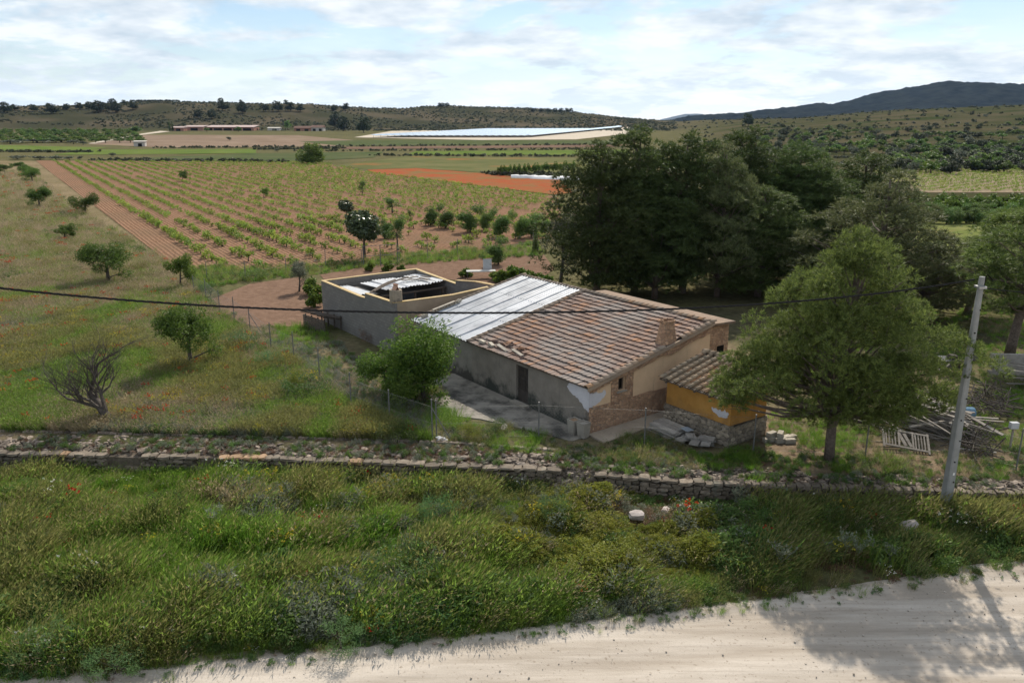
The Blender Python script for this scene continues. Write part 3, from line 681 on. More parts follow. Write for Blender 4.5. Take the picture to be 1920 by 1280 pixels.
chim = link('chimney', npmesh('chimney', V_, Fs, STONE_F), house)
q = random.Random(5); rim = MB()
for k in range(n2):
    p = V_[base + k]; rim.box((-0.1, -0.07, -0.02), (0.1, 0.07, 0.07), Matrix.Translation((5.45 + (p[0] - 5.45) * 0.9, .42 + (p[1] - .42) * .9, p[2])) @ Matrix.Rotation(2 * PI * k / n2 + PI / 2 + q.uniform(-.3, .3), 4, 'Z'))
rim.build('rim_stones', STONE_F, chim)
# rear wing behind the ridge
an = MB(); an.box((HW + 0.12, 0.55, 0), (10.5, 0.85, 3.62)); an.box((10.2, 0.85, 0), (10.5, 10.2, 3.62)); an.box((HW + 0.12, 9.9, 0), (10.2, 10.2, 3.62))
an.build('rear_wing_wall', STONE_F, house)
MB().prism([(HW + 0.12, 3.78), (10.75, 3.64), (10.75, 3.76), (HW + 0.12, 3.90)], gy, 0.35, 10.4).build('rear_wing_roof', TERRA, house)
MB().box((9.6, 0.53, 1.7), (10.15, 0.548, 2.5)).build('rear_wing_window', DARK, house)

def hloc(x, y, z): return (HC[0] + E2[0] * x + E1[0] * y, HC[1] + E2[1] * x + E1[1] * y, HC[2] + z)
# hollow concrete blocks weighing down the metal sheet
bk = MB()
bk.box((-0.2, -0.1, 0), (0.2, -0.07, 0.19)); bk.box((-0.2, 0.07, 0), (0.2, 0.1, 0.19))
for x in (-0.2, -0.015, 0.17): bk.box((x, -0.0695, 0), (x + 0.03, 0.0695, 0.19))
BLK = bk.mesh('hollow_block', BLOCKC)
for k, (x, y) in enumerate([(0.45, 15.35), (1.35, 15.62), (1.75, 15.62), (2.15, 15.62), (2.55, 15.62), (3.0, 15.45)]):
    o = link('hollow_block', BLK); o.location = hloc(x, y, rz(x) + (0.10 if k not in (0, 5) else 0.09)); o.rotation_euler = (PI / 2 if k in (1, 2, 3, 4) else 0, -RANG, HANG + (0.1 * k if k in (0, 5) else rnd.uniform(-.08, .08)))
    if k in (1, 2, 3, 4): o.location.z += 0.08
    tag(o, {0: 'lone concrete block at the lower corner of the metal roof', 5: 'upper concrete block at the end of the row on the metal roof edge'}.get(k, 'hollow concrete block lying in the row along the metal roof edge'), 'block', 'concrete blocks on the metal roof')
# loose broken tiles and slabs along the eave
LOOSE = [(0.25, 9.05, 0), (0.12, 8.75, 1), (0.5, 8.3, 0), (0.15, 7.95, 1), (0.62, 7.7, 0), (0.75, 7.3, 0), (0.28, 7.1, 2), (0.7, 6.9, 0), (0.85, 6.5, 0), (0.62, 6.2, 0), (0.35, 5.9, 2), (0.8, 5.8, 0), (0.6, 5.4, 0)]
LT = [npmesh('loose_tile', *barrel(0.36, 0.12, 0.10), T_ROOF, True), MB().box((-0.2, -0.1, 0), (0.2, 0.1, 0.13)).mesh('loose_block', BLOCKC), MB().box((-0.5, -0.10, 0), (0.5, 0.10, 0.05)).mesh('loose_slab', CONC)]
for k, (x, y, t) in enumerate(LOOSE):
    o = link(['loose_tile', 'loose_block', 'loose_slab'][t], LT[t]); o.location = hloc(x, y, rz(x) + 0.075); o.rotation_euler = (rnd.uniform(-.1, .1), -RANG + rnd.uniform(-.1, .1), HANG + (rnd.uniform(0, 6) if t == 0 else PI / 2 + rnd.uniform(-.12, .12)))
    tag(o, ['broken clay tile lying loose on the farmhouse eave', ['pale block on the eave beside the metal roof', 'pale block on the eave, second from the metal roof'][k // 3 if k < 4 else 1], ['grey slab on the farmhouse eave left of the door', 'pale slab on the farmhouse eave just above the door'][k > 8]][t], ['tile', 'block', 'slab'][t], ['loose tiles on the farmhouse eave', 'pale blocks on the farmhouse eave', 'slabs on the farmhouse eave'][t])

# ---- concrete aprons
def flatslab(name, P, z0, z1, mat, label, cat):
    me = MB().prism(P, lambda p, t: (p[0], p[1], t), z0, z1).mesh(name, mat)
    return tag(link(name, me), label, cat, kind='structure')
def hp(x, y): q = hloc(x, y, 0); return (q[0], q[1])
flatslab('concrete_patio', [hp(-1.15, -0.2), hp(-0.02, -0.1), hp(-0.02, 11.5), hp(-2.0, 11.0), hp(-3.4, 8.4), hp(-4.4, 6.6), hp(-2.9, 4.6), hp(-1.6, 1.2)], 0.9, 1.05, M('stained_concrete', (0.20, 0.185, 0.16), (0.30, 0.275, 0.24), 0.9, bump=0.4, c3=(0.075, 0.07, 0.062), s3=0.55, t3=(0.46, 0.62)), 'stained concrete patio along the farmhouse front wall', 'patio')
flatslab('concrete_walk', [hp(-0.15, -1.25), hp(5.6, -1.05), hp(5.6, -0.06), hp(-0.1, -0.06)], 0.9, 1.08, M('tan_concrete', (0.29, 0.24, 0.185), (0.38, 0.32, 0.25), 1.2, bump=0.4), 'concrete walk at the foot of the stone gable', 'path')

# ---- orange outhouse
OC = (9.65, 32.7, 1.0); hut = empty('orange_outhouse', OC, HANG)
tag(hut, 'small orange outhouse with clay barrel tiles and grey stone base', 'outhouse')
OW, OL, OE, OT = 2.6, 3.75, 2.30, 2.86
def oz(x): return OE + (OT - OE) * x / OW
w = MB(); 
w.prism([(0, 1.0), (OW, 0.92), (OW, OT), (0, OE)], gy, 0.0, 0.2); w.prism([(0, 1.0), (OW, 0.95), (OW, OT), (0, OE)], gy, OL - 0.2, OL)
w.box((0, 0.2, 1.0), (0.2, OL - 0.2, OE)); w.box((OW - 0.2, 0.2, 1.0), (OW, OL - 0.2, OT)); w.build('wall', ORANGE, hut)
b = MB(); b.box((-0.05, -0.05, 0), (0.2, OL + 0.05, 0.995)); b.box((0.2, -0.05, 0), (OW + 0.05, 0.2, 0.915)); b.box((OW - 0.2, 0.2, 0), (OW + 0.05, OL + 0.05, 0.915)); b.box((0.2, OL - 0.2, 0), (OW - 0.2, OL + 0.05, 0.99)); hb = b.build('stone_base', STONE_H, hut)
# facing stones, each one proud of the mortar
def stone_poly(q, wx, hz, n=7):
    return [(wx * 0.5 * math.cos(2 * PI * k / n + 0.3) * q.uniform(0.82, 1.08) * 1.1, hz * 0.5 * math.sin(2 * PI * k / n + 0.3) * q.uniform(0.85, 1.08) * 1.1) for k in range(n)]
SMAT = M('hut_facing_stone', (0.20, 0.168, 0.13), (0.31, 0.262, 0.20), 3, bump=0.5, rnd=0.3)
SV = []
for k in range(6):
    q = random.Random(k + 50); P = stone_poly(q, 0.30, 0.22); mm = MB()
    n = len(P); V_ = [(p[0], 0, p[1]) for p in P] + [(p[0] * 0.78, -0.035, p[1] * 0.78) for p in P]
    mm.add(V_, [tuple(range(n, 2 * n))] + [(i, (i + 1) % n, n + (i + 1) % n, n + i) for i in range(n)]); SV.append(mm.mesh('stone', SMAT))
for side, Ln in (('l', OL + 0.1), ('f', OW + 0.1)):
    z = 0.13; row = 0
    while z < 0.9:
        t = -0.05 + 0.15 + (row % 2) * 0.14
        while t < Ln - 0.12:
            o = link('stone', rnd.choice(SV), hb)
            if side == 'l': o.location = (-0.052, t, z + rnd.uniform(-.02, .02)); o.rotation_euler = (0, rnd.uniform(-.2, .2), -PI / 2)
            else: o.location = (t, -0.052, z + rnd.uniform(-.02, .02)); o.rotation_euler = (0, rnd.uniform(-.2, .2), 0)
            o.scale = (rnd.uniform(0.8, 1.05), 1, rnd.uniform(0.8, 1.05)); t += 0.29
        z += 0.215; row += 1
MB().prism(ragged([(0.12, 1.38), (0.30, 1.30), (0.65, 1.28), (0.95, 1.40), (1.08, 1.56), (0.8, 1.62), (0.5, 1.58), (0.3, 1.66), (0.12, 1.55)], 9), gx_, -0.014, -0.002).build('plaster_patch', P_PATCH, hut)
dk = MB().prism([(-0.34, oz(-0.34) - 0.02), (OW + 0.32, oz(OW + .32) - 0.02), (OW + 0.32, oz(OW + .32) + 0.03), (-0.34, oz(-0.34) + 0.03)], gy, -0.22, OL + 0.2).build('roof_deck', WOODD, hut)
for k in range(5):
    y = 0.1 + k * 0.86; MB().prism([(-0.30, oz(-0.30) - 0.12), (-0.002, oz(0) - 0.15), (-0.002, oz(0) - 0.025), (-0.30, oz(-0.3) - 0.025)], gy, y, y + 0.1).build('rafter', WOODD, hut)
oang = math.atan((OT - OE) / OW); ny = 19; dyy = (OL + 0.42) / ny
for j in range(ny):
    for i in range(9):
        x = -0.40 + i * 0.37
        if x > OW + 0.2: continue
        o = link('barrel_tile', BAR_HUT, hut); up = (j % 2 == 0)
        mt = Matrix.Translation((x + rnd.uniform(-.015, .015) + (0 if up else 0.03), -0.19 + j * dyy + dyy / 2, oz(x) + (0.085 if up else 0.115) * (1 if up else 1))) @ Matrix.Rotation(-oang, 4, 'Y') @ Matrix.Rotation(rnd.uniform(-.04, .04), 4, 'Z')
        if not up: mt = mt @ Matrix.Rotation(PI, 4, 'X')
        o.matrix_local = mt
for k in range(11):
    o = link('ridge_tile', BAR_HUT, hut); o.matrix_local = Matrix.Translation((OW + 0.26, -0.2 + k * 0.38, oz(OW + 0.26) + 0.12)) @ Matrix.Rotation(PI / 2, 4, 'Z') @ Matrix.Diagonal((1, 1.4, 1.2, 1))

# ---- block shed with a half roofed yard
SC_ = (-7.2, 47.1, 1.0); shed = empty('block_shed', SC_, HANG)
tag(shed, 'grey concrete block shed with ochre coping and half collapsed metal roof', 'shed')
SWd, SLn = 7.9, 10.85
def polyz(pts): return pts
left = [(0, 0), (0, 3.3), (3.95, 3.22), (3.97, 2.92), (4.6, 2.88), (SLn, 2.98), (SLn, 0)]
MB().prism(left, gx_, 0.0, 0.2).build('left_wall', BLOCK, shed)
right = [(0.2, 0), (0.2, 3.3), (4.3, 3.24), (7.1, 3.42), (7.1, 0)]
MB().prism(right, gy, 0.0, 0.2).build('right_wall', M('reflection_warmed_block', (0.27, 0.21, 0.15), (0.36, 0.285, 0.21), 1.2, bump=0.4), shed)  # warm reflected light is put into this wall's colour
MB().prism([(0.2, 0), (0.2, 2.98), (SWd, 3.0), (SWd, 0)], gy, SLn - 0.2, SLn).build('back_wall', BLOCK, shed)
MB().prism([(0.2, 0), (0.2, 3.42), (2.6, 3.30), (5.0, 3.0), (5.02, 2.75), (SLn - 0.2, 2.98), (SLn - 0.2, 0)], gx_, SWd - 0.2, SWd).build('far_wall', BLOCK, shed)
cp = MB()
cp.prism([(-0.0, 3.303), (3.95, 3.223), (3.95, 3.27), (0.0, 3.35)], gx_, -0.02, 0.24); cp.prism([(4.02, 2.915), (4.6, 2.883), (SLn, 2.983), (SLn, 3.03), (4.6, 2.93), (4.02, 2.96)], gx_, -0.02, 0.24)
cp.prism([(0.24, 3.302), (4.3, 3.242), (7.1, 3.422), (7.1, 3.47), (4.3, 3.29), (0.24, 3.35)], gy, -0.02, 0.24)
cp.prism([(0.24, 2.983), (SWd, 3.003), (SWd, 3.05), (0.24, 3.03)], gy, SLn - 0.24, SLn + 0.02)
cp.prism([(0.24, 3.423), (2.6, 3.303), (5.0, 3.003), (5.0, 3.05), (2.6, 3.35), (0.24, 3.47)], gx_, SWd - 0.24, SWd + 0.02); cp.prism([(5.05, 2.755), (SLn - 0.25, 2.983), (SLn - 0.25, 3.03), (5.05, 2.80)], gx_, SWd - 0.24, SWd + 0.02)
cp.build('coping', COPE, shed)
MB().box((0.2, 0.2, 0.0), (SWd - 0.2, SLn - 0.2, 0.04)).build('yard_floor', S_PLOT, shed)
CSH = corr(4.1, 1.0, 4, 0.035, mat=M('sun_lightened_sheet', (0.62, 0.63, 0.64), (0.74, 0.745, 0.75), 1.5, rough=0.6, bump=0.1, metal=0.1, spec=0.4))  # lighter copy of the roof metal; glancing sun is put into its colour
k = 0
for j, (x, y, z, tilt, wdt) in enumerate([(0.75, 6.3, 2.66, 0.0, 1), (2.55, 6.05, 2.80, 0.01, 1), (3.5, 6.1, 2.79, -0.01, 1), (4.45, 6.2, 2.80, 0.0, 1), (5.4, 6.15, 2.79, 0.012, 1), (6.3, 6.3, 2.81, 0.0, 1), (6.75, 6.4, 2.83, 0.0, 0.9)]):
    o = link('corrugated_sheet', CSH, shed); o.matrix_local = Matrix.Translation((x + 1.0, y, z)) @ Matrix.Rotation(PI / 2, 4, 'Z') @ Matrix.Rotation(0.035 + tilt, 4, 'Y') @ Matrix.Diagonal((1, wdt, 1, 1))
MB().box((1.8, 6.9, 2.36), (2.5, 10.0, 2.41)).build('board', WOODG, shed)
for x in (0.4, 2.6, 5.0, 7.3): MB().box((x, 6.2, 0.04), (x + 0.12, 6.32, 2.36)).build('post', WOODD, shed)
MB().box((0.25, 6.15, 2.30), (7.65, 6.35, 2.39)).build('beam', WOODD, shed)
MB().box((3.0, 7.0, 0.04), (5.4, 7.1, 2.28)).build('inner_partition', M('blue_grey_sheet', (0.055, 0.065, 0.075), (0.10, 0.11, 0.12), 2, bump=0), shed)
# tiled lean-to inside the right wall
lz = lambda y: 2.95 - 0.16 * (y - 0.22)
MB().prism([(0.24, lz(0.24) - 0.05), (2.5, lz(2.5) - 0.05), (2.5, lz(2.5) + 0.0), (0.24, lz(0.24) + 0.0)], gx_, 2.0, 7.6).build('lean_to_deck', WOODD, shed)
for i in range(6):
    for j in range(26):
        o = link('barrel_tile', BAR_RED, shed); y = 2.6 - i * 0.38
        o.matrix_local = Matrix.Translation((2.1 + j * 0.213, y, lz(y) + 0.01)) @ Matrix.Rotation(-PI / 2, 4, 'Z') @ Matrix.Rotation(-math.atan(0.16), 4, 'Y')
V_, Fs, n2, L = frust(0.33, 0.36, 3.2, 4.05, 0.36, 0.34, 0.36, 0.34, jit=0.03, seed=8); Fs.append(tuple(range(L * n2, L * n2 + n2)))
chs = link('chimney', npmesh('chimney', V_, Fs, M('buff_chimney_render', (0.25, 0.21, 0.16), (0.35, 0.29, 0.22), 2, bump=0.5, c3=(0.12, 0.10, 0.085), s3=1.5)), shed)
c = MB()
c.box((-0.22, -0.02, 0), (0.22, 0.02, 0.42), Matrix.Translation((0.2, 0.36, 4.05)) @ Matrix.Rotation(PI / 2, 4, 'Z') @ Matrix.Rotation(0.5, 4, 'X')); c.box((-0.22, -0.02, 0), (0.22, 0.02, 0.42), Matrix.Translation((0.47, 0.36, 4.05)) @ Matrix.Rotation(PI / 2, 4, 'Z') @ Matrix.Rotation(-0.5, 4, 'X'))
c.build('cowl_tiles', T_RED, chs)
def sloc(x, y, z): return (SC_[0] + E2[0] * x + E1[0] * y, SC_[1] + E2[1] * x + E1[1] * y, SC_[2] + z)
for k, (a, b_, r, lab) in enumerate([((0.6, 4.6, 3.02), (4.6, 8.3, 2.92), 0.07, 'long grey pole lying across the shed roof sheets'), ((1.2, 5.0, 3.05), (5.9, 8.7, 2.92), 0.06, 'thin dark beam beside the long pole on the shed roof')]):
    P = [Vector(sloc(*a)).lerp(Vector(sloc(*b_)), t) + Vector((0, 0, 0.10 * math.sin(PI * t))) for t in np.linspace(0, 1, 7)]
    tag(link('timber_pole', MB().tube(P, r, 6).mesh('timber_pole', [WOODD, WOODD][k])), lab, 'pole')
for k, (x, y, a, ln, lab) in enumerate([(5.6, 7.7, 0.6, 1.5, 'pale board lying crosswise on the shed metal roof'), (6.0, 8.2, 1.0, 1.1, 'short pale plank leaning on the shed roof boards'), (6.5, 7.4, 2.2, 1.2, 'dark stick near the far end of the shed roof'), (7.0, 8.0, 2.4, 1.0, 'thin dark strip at the far edge of the shed roof')]):
    o = MB().box((-ln / 2, -0.11, 0), (ln / 2, 0.11, 0.05)).build('loose_board', WOODG if k < 2 else WOODD); o.location = sloc(x, y, 2.90 + 0.05 * (k == 1)); o.rotation_euler = (0, 0.04, a); tag(o, lab, 'board')

# ================================================================== DRY STONE WALL
def rock(seed, cuts=1):
    """a squared but uneven stone in a unit box: 26 corners, 48 triangles"""
    q = random.Random(seed); V_ = {}; P = []
    for i in (-1, 0, 1):
        for j in (-1, 0, 1):
            for k in (-1, 0, 1):
                if i == j == k == 0: continue
                s = abs(i) + abs(j) + abs(k); f = {1: 1.0, 2: 0.93, 3: 0.80}[s]
                V_[(i, j, k)] = len(P); P.append((0.5 * i * f + q.uniform(-.07, .07), 0.5 * j * f + q.uniform(-.07, .07), 0.5 * k * f + q.uniform(-.07, .07)))
    Fs = []
    for ax in range(3):
        for sg in (-1, 1):
            o = [a for a in range(3) if a != ax]
            def key(a, b):
                c = [0, 0, 0]; c[ax] = sg; c[o[0]] = a; c[o[1]] = b; return V_[tuple(c)]
            for a in (-1, 0):
                for b in (-1, 0):
                    f = (key(a, b), key(a + 1, b), key(a + 1, b + 1), key(a, b + 1))
                    if (sg > 0) == (ax == 1): f = f[::-1]
                    Fs.append(f)
    return P, Fs
S_WALL = M('lichened_limestone', (0.115, 0.093, 0.070), (0.22, 0.182, 0.142), 4, bump=0.8, bscale=14, bdist=0.03, rnd=0.35, c3=(0.13, 0.125, 0.10), s3=2.0)
S_RUB = M('pale_rubble', (0.115, 0.090, 0.070), (0.235, 0.195, 0.160), 5, bump=0.5, rnd=0.6)
S_ROCKY = M('road_stone', (0.28, 0.245, 0.205), (0.46, 0.415, 0.36), 9, bump=0, rnd=0.35)
S_OR = M('orange_lichen_stone', (0.27, 0.165, 0.095), (0.33, 0.23, 0.145), 3, bump=0.6, rnd=0.2)
RK = [rock(k) for k in range(8)]
RKM = [npmesh('stone', p, f, S_WALL) for p, f in RK]; RKO = [npmesh('stone', p, f, S_OR) for p, f in RK[:3]]
wall = empty('dry_stone_wall', (0, 30.4, 0.0)); tag(wall, 'long low dry stone wall with a rubble top between weeds and house', 'wall')
def wdir(x): 
    a = float(wallY(x + 0.3) - wallY(x - 0.3)) / 0.6; return math.atan(a)
pieces = []
q = random.Random(4); x = -25.5
GAPS = [(-19.0, -17.6), (-17.6, -16.6), (1.9, 3.0)]
def gap(x):
    return any(a < x < b for a, b in (( -17.9, -16.3), (-14.0, -12.9), (1.9, 3.1)))
while x < 25:
    wd = q.uniform(0.30, 0.72) if x < 9 else q.uniform(0.20, 0.42)
    hgt = q.uniform(0.13, 0.19) if x < 9 else q.uniform(0.20, 0.30)
    if not gap(x): pieces.append((x + wd / 2, wd, hgt, 0.46, 1.0 - hgt / 2 + q.uniform(-.02, .03), True, x < -6 and q.random() < 0.18))
    x += wd * 0.97
rows = []
for r, (zc, hh) in enumerate([(0.72, 0.22), (0.52, 0.21), (0.33, 0.2), (0.14, 0.2)]):
    x = -25.5
    while x < 25:
        wd = q.uniform(0.20, 0.52)
        if not gap(x) or r > 1: rows.append((x + wd / 2, wd, hh * q.uniform(0.85, 1.1), 0.34, zc - (0.04 if x > 9 else 0) + q.uniform(-.03, .03), False, False))
        x += wd * 0.97
allp = pieces + rows; nind = 0; rv = []; rf = []
order = sorted(range(len(allp)), key=lambda i: -(allp[i][1] * allp[i][2] / (1 + 0.05 * abs(allp[i][0])) * (1.0 if abs(allp[i][0]) < 21 else 0.01) * (2.0 if allp[i][5] else 1.0 if allp[i][4] > 0.45 else 0.1)))
keep = set(order[:300])
for i, (x, wd, hh, dp, z, cap, orange) in enumerate(allp):
    q2 = random.Random(i); y = float(wallY(x)) + dp / 2 + q2.uniform(-.05, .04) + (0.02 if not cap else -0.02)
    mt = Matrix.Translation((x, y - 30.4, z)) @ Matrix.Rotation(wdir(x) + q2.uniform(-.06, .06), 4, 'Z') @ Matrix.Rotation(q2.uniform(-.05, .05), 4, 'Y') @ Matrix.Diagonal((wd * 0.98, dp, hh, 1))
    if i in keep:
        o = link('stone', (RKO[i % 3] if orange else RKM[i % 8]), wall); o.matrix_local = mt
    else:
        p, f = RK[i % 8]; n0 = len(rv); rv += [tuple(mt @ Vector(a)) for a in p]; rf += [tuple(b + n0 for b in c) for c in f]
o = link('lower_stones', npmesh('lower_stones', rv, rf, S_WALL), wall); o['kind'] = 'stuff'
cv = []; cf = []; xs = np.arange(-60, 60.1, 0.5)
for x in xs:
    y = float(wallY(x)) - 30.4
    for dy_, z in ((0.22, 0.0), (0.22, 0.78 + 0.1 * float(vn(x * 1.3, 0.2, 3))), (1.0, 0.86 + 0.1 * float(vn(x, 3.2, 3))), (1.9, 0.93), (2.3, 0.8)): cv.append((x, y + dy_, z))
for i in range(len(xs) - 1):
    for j in range(4): cf.append((i * 5 + j, (i + 1) * 5 + j, (i + 1) * 5 + j + 1, i * 5 + j + 1))
link('wall_core', npmesh('wall_core', cv, cf, M('earthy_rubble_fill', (0.10, 0.080, 0.060), (0.19, 0.155, 0.12), 6, bump=0.8, bdist=0.05)), wall)
# back kerb of small pale stones on the left
x = -26
while x < 3:
    wd = q.uniform(0.2, 0.5); yb = float(np.interp(x, [-40, -24, -11.3, -3.1, 3.3], [35.2, 34.6, 33.85, 33.2, 32.1]))
    p, f = RK[int(q.random() * 8)]
    mt = Matrix.Translation((x, yb - 30.4, 1.0)) @ Matrix.Rotation(q.uniform(-.2, .2), 4, 'Z') @ Matrix.Diagonal((wd, 0.25, 0.16, 1)); n0 = len(cv)
    if x == -26: bkv = []; bkf = []
    n0 = len(bkv); bkv += [tuple(mt @ Vector(a)) for a in p]; bkf += [tuple(b + n0 for b in c) for c in f]; x += wd
o = link('back_kerb', npmesh('back_kerb', bkv, bkf, S_RUB), wall); o['kind'] = 'stuff'
# loose rubble on top of the wall
rbv = []; rbf = []
def rubble(x, y, z, s, qq):
    p, f = RK[int(qq.random() * 8)]
    mt = Matrix.Translation((x, y, z)) @ Matrix.Rotation(qq.uniform(0, 6.3), 4, 'Z') @ Matrix.Rotation(qq.uniform(-.6, .6), 4, 'X') @ Matrix.Diagonal((s * qq.uniform(.7, 1.4), s * qq.uniform(.6, 1.1), s * qq.uniform(.25, .7), 1))
    n0 = len(rbv); rbv.extend([tuple(mt @ Vector(a)) for a in p]); rbf.extend([tuple(b + n0 for b in c) for c in f])
for k in range(3600):
    x = q.uniform(-26, 24); dens = 0.55 + 0.45 * (float(vn(x / 2.2, 7.0, 12)) > 0.45)
    if q.random() > dens: continue
    t = q.random()
    if x > 3.5: t = t ** 1.6 * (0.8 if x < 12 else 0.45)
    y = float(wallY(x)) + 0.42 + t * 1.75
    rubble(x, y - 30.4, 0.93 + 0.05 * q.random() + (0.0), q.uniform(0.06, 0.20) if q.random() < 0.85 else q.uniform(0.2, 0.34), q)
for k in range(140):    # spill at the breach
    x = q.gauss(2.5, 0.45); y = float(wallY(x)) + q.uniform(-0.7, 0.6); rubble(x, y - 30.4, 0.2 + 0.75 * max(0, min(1, (y - float(wallY(x)) + 0.6) / 1.2)), q.uniform(.08, .28), q)
o = link('rubble_top', npmesh('rubble_top', rbv, rbf, S_RUB), wall); o['kind'] = 'stuff'
# single stones among the weeds
PALE = M('whitewashed_stone', (0.36, 0.315, 0.29), (0.46, 0.41, 0.38), 4, bump=0.6)
for k, (u, v_, s, lab) in enumerate([(1193, 980, 0.52, 'pale stone in the weeds, leftmost of the three below the wall'), (1248, 970, 0.42, 'small pale stone in the weeds, middle of the three'), (1286, 967, 0.55, 'white stone in brown weeds, right of the three'), (1700, 1000, 0.55, 'grey stone in dark weeds near the utility pole'), (945, 805, 0.40, 'pale flat stone in the grass before the patio'), (1510, 935, 0.6, 'pale boulder below the wall left of the pole')]):
    p = G(u, v_, 0.15 if v_ > 900 else 1.0); o = link('field_stone', npmesh('field_stone', *RK[k], PALE)); o.location = (p[0], p[1], p[2] + s * 0.2 + (0.22 if v_ > 900 else 0)); o.scale = (s * 1.15, s * 0.7, s * 0.5); o.rotation_euler = (0.2, 0.1 * k, k * 1.1); tag(o, lab, 'stone')

# ================================================================== UTILITY POLE AND CABLES
PX_, PY_ = 16.94, 28.02
pole = empty('utility_pole', (PX_, PY_, 0)); tag(pole, 'tall grey concrete utility pole leaning into the dry stone wall', 'pole')
PCON = M('pole_concrete', (0.21, 0.215, 0.21), (0.27, 0.275, 0.27), 2, bump=0.3, bscale=40)
V_ = []; Fs = []; lv = [0, 0.5, 3, 6, 9.62]
for z in lv:
    a = 0.20 - 0.105 * z / 9.6; b_ = 0.155 - 0.075 * z / 9.6; ch = 0.04
    for (sx, sy_) in ((-a + ch, -b_), (a - ch, -b_), (a, -b_ + ch), (a, b_ - ch), (a - ch, b_), (-a + ch, b_), (-a, b_ - ch), (-a, -b_ + ch)): V_.append((sx, sy_, z))
for i in range(len(lv) - 1):
    for k in range(8): Fs.append((i * 8 + k, i * 8 + (k + 1) % 8, (i + 1) * 8 + (k + 1) % 8, (i + 1) * 8 + k))
Fs.append(tuple(range(32, 40)))
o = link('shaft', npmesh('shaft', V_, Fs, PCON), pole, rot=(0, 0, 0.35))
for k in range(9):
    z = 1.6 + k * 0.85; MB().tube([(0.0, -0.001, 0), (0, 0.03, 0)], 0.028, 8).build('bolt_hole', DARK, o, loc=(0.05 * (-1) ** k, -(0.155 - 0.075 * z / 9.6) - 0.028, z))
MB().box((-0.045, -0.155, 1.9), (0.045, -0.150, 2.0)).build('number_plate', M('white_plate', (0.7, 0.7, 0.7), (0.75, 0.75, 0.75), 3, bump=0), o)
MB().tube([(0, 0, 0), (0.02, 0, 0.4), (0.05, 0.0, 0.46), (0.3, 0, 0.22)], 0.02, 6).build('conduit', DARK, pole, loc=(0.12, 0, 9.25))
MB().box((-0.14, -0.17, 9.2), (0.14, 0.17, 9.28)).build('clamp_band', M('galvanised_clamp', (0.3, 0.3, 0.3), (0.4, 0.4, 0.4), 8, metal=0.6, rough=0.5, bump=0), pole)
V_, Fs = RK[2]; link('footing', npmesh('footing', V_, Fs, CONC), pole, loc=(0.1, -0.05, 0.12), scale=(0.75, 0.6, 0.42))
CBL = M('black_cable_insulation', (0.018, 0.018, 0.019), (0.035, 0.035, 0.036), 20, rough=0.45, bump=0, spec=0.5)
def cable(name, P, label, rad=0.017, tw=0.020, n=420):
    P = np.array(P, float); 
    # three strands twisted about the sagging line
    s = np.concatenate([[0], np.cumsum(np.linalg.norm(np.diff(P, axis=0), axis=1))]); t = np.linspace(0, s[-1], n)
    co = [np.polyfit(s, P[:, k], 2 if k < 2 else 4) for k in range(3)]
    C_ = np.stack([np.polyval(c, t) for c in co], -1); root = empty(name, tuple(C_[0])); tag(root, label, 'cable')
    for j in range(3):
        a = t / 0.75 * 2 * PI + j * 2 * PI / 3
        Q = C_ + np.stack([np.zeros_like(a), np.cos(a) * tw, np.sin(a) * tw], -1) - C_[0]
        MB().tube(Q, rad, 5).build('strand', CBL, root, smooth=True)
def onplane(u, v_, p0, n_):
    r = ray(u, v_); o = np.array([0, 0, CAMZ]); t = np.dot(np.array(p0) - o, n_) / np.dot(r, n_); return o + t * r
rdv = np.array([0.983, 0.186]); nn = np.array([-rdv[1], rdv[0], 0])
C1 = [onplane(u, v_, (PX_, PY_, 0), nn) for u, v_ in [(0, 541), (250, 562), (500, 579), (760, 588), (1000, 586), (1250, 577), (1500, 563), (1700, 547), (1790, 533), (1826, 520)]]
ext = [C1[0] + (C1[0] - C1[1]) * 1.0 + np.array([0, 0, 0.25]), C1[0] + (C1[0] - C1[1]) * 2.0 + np.array([0, 0, 0.7])]
cable('twisted_cable', [ext[1], ext[0]] + C1, 'black twisted power cable sagging from the pole across the picture')
cable('twisted_cable', [(PX_ + 0.1, PY_ + 0.03, 9.2), (PX_ + 2.2, PY_ + 0.45, 8.92), (PX_ + 6, PY_ + 1.2, 8.6), (PX_ + 14, PY_ + 2.7, 8.3)], 'short cable leaving the pole toward the right edge', 0.011, 0.012, 160)

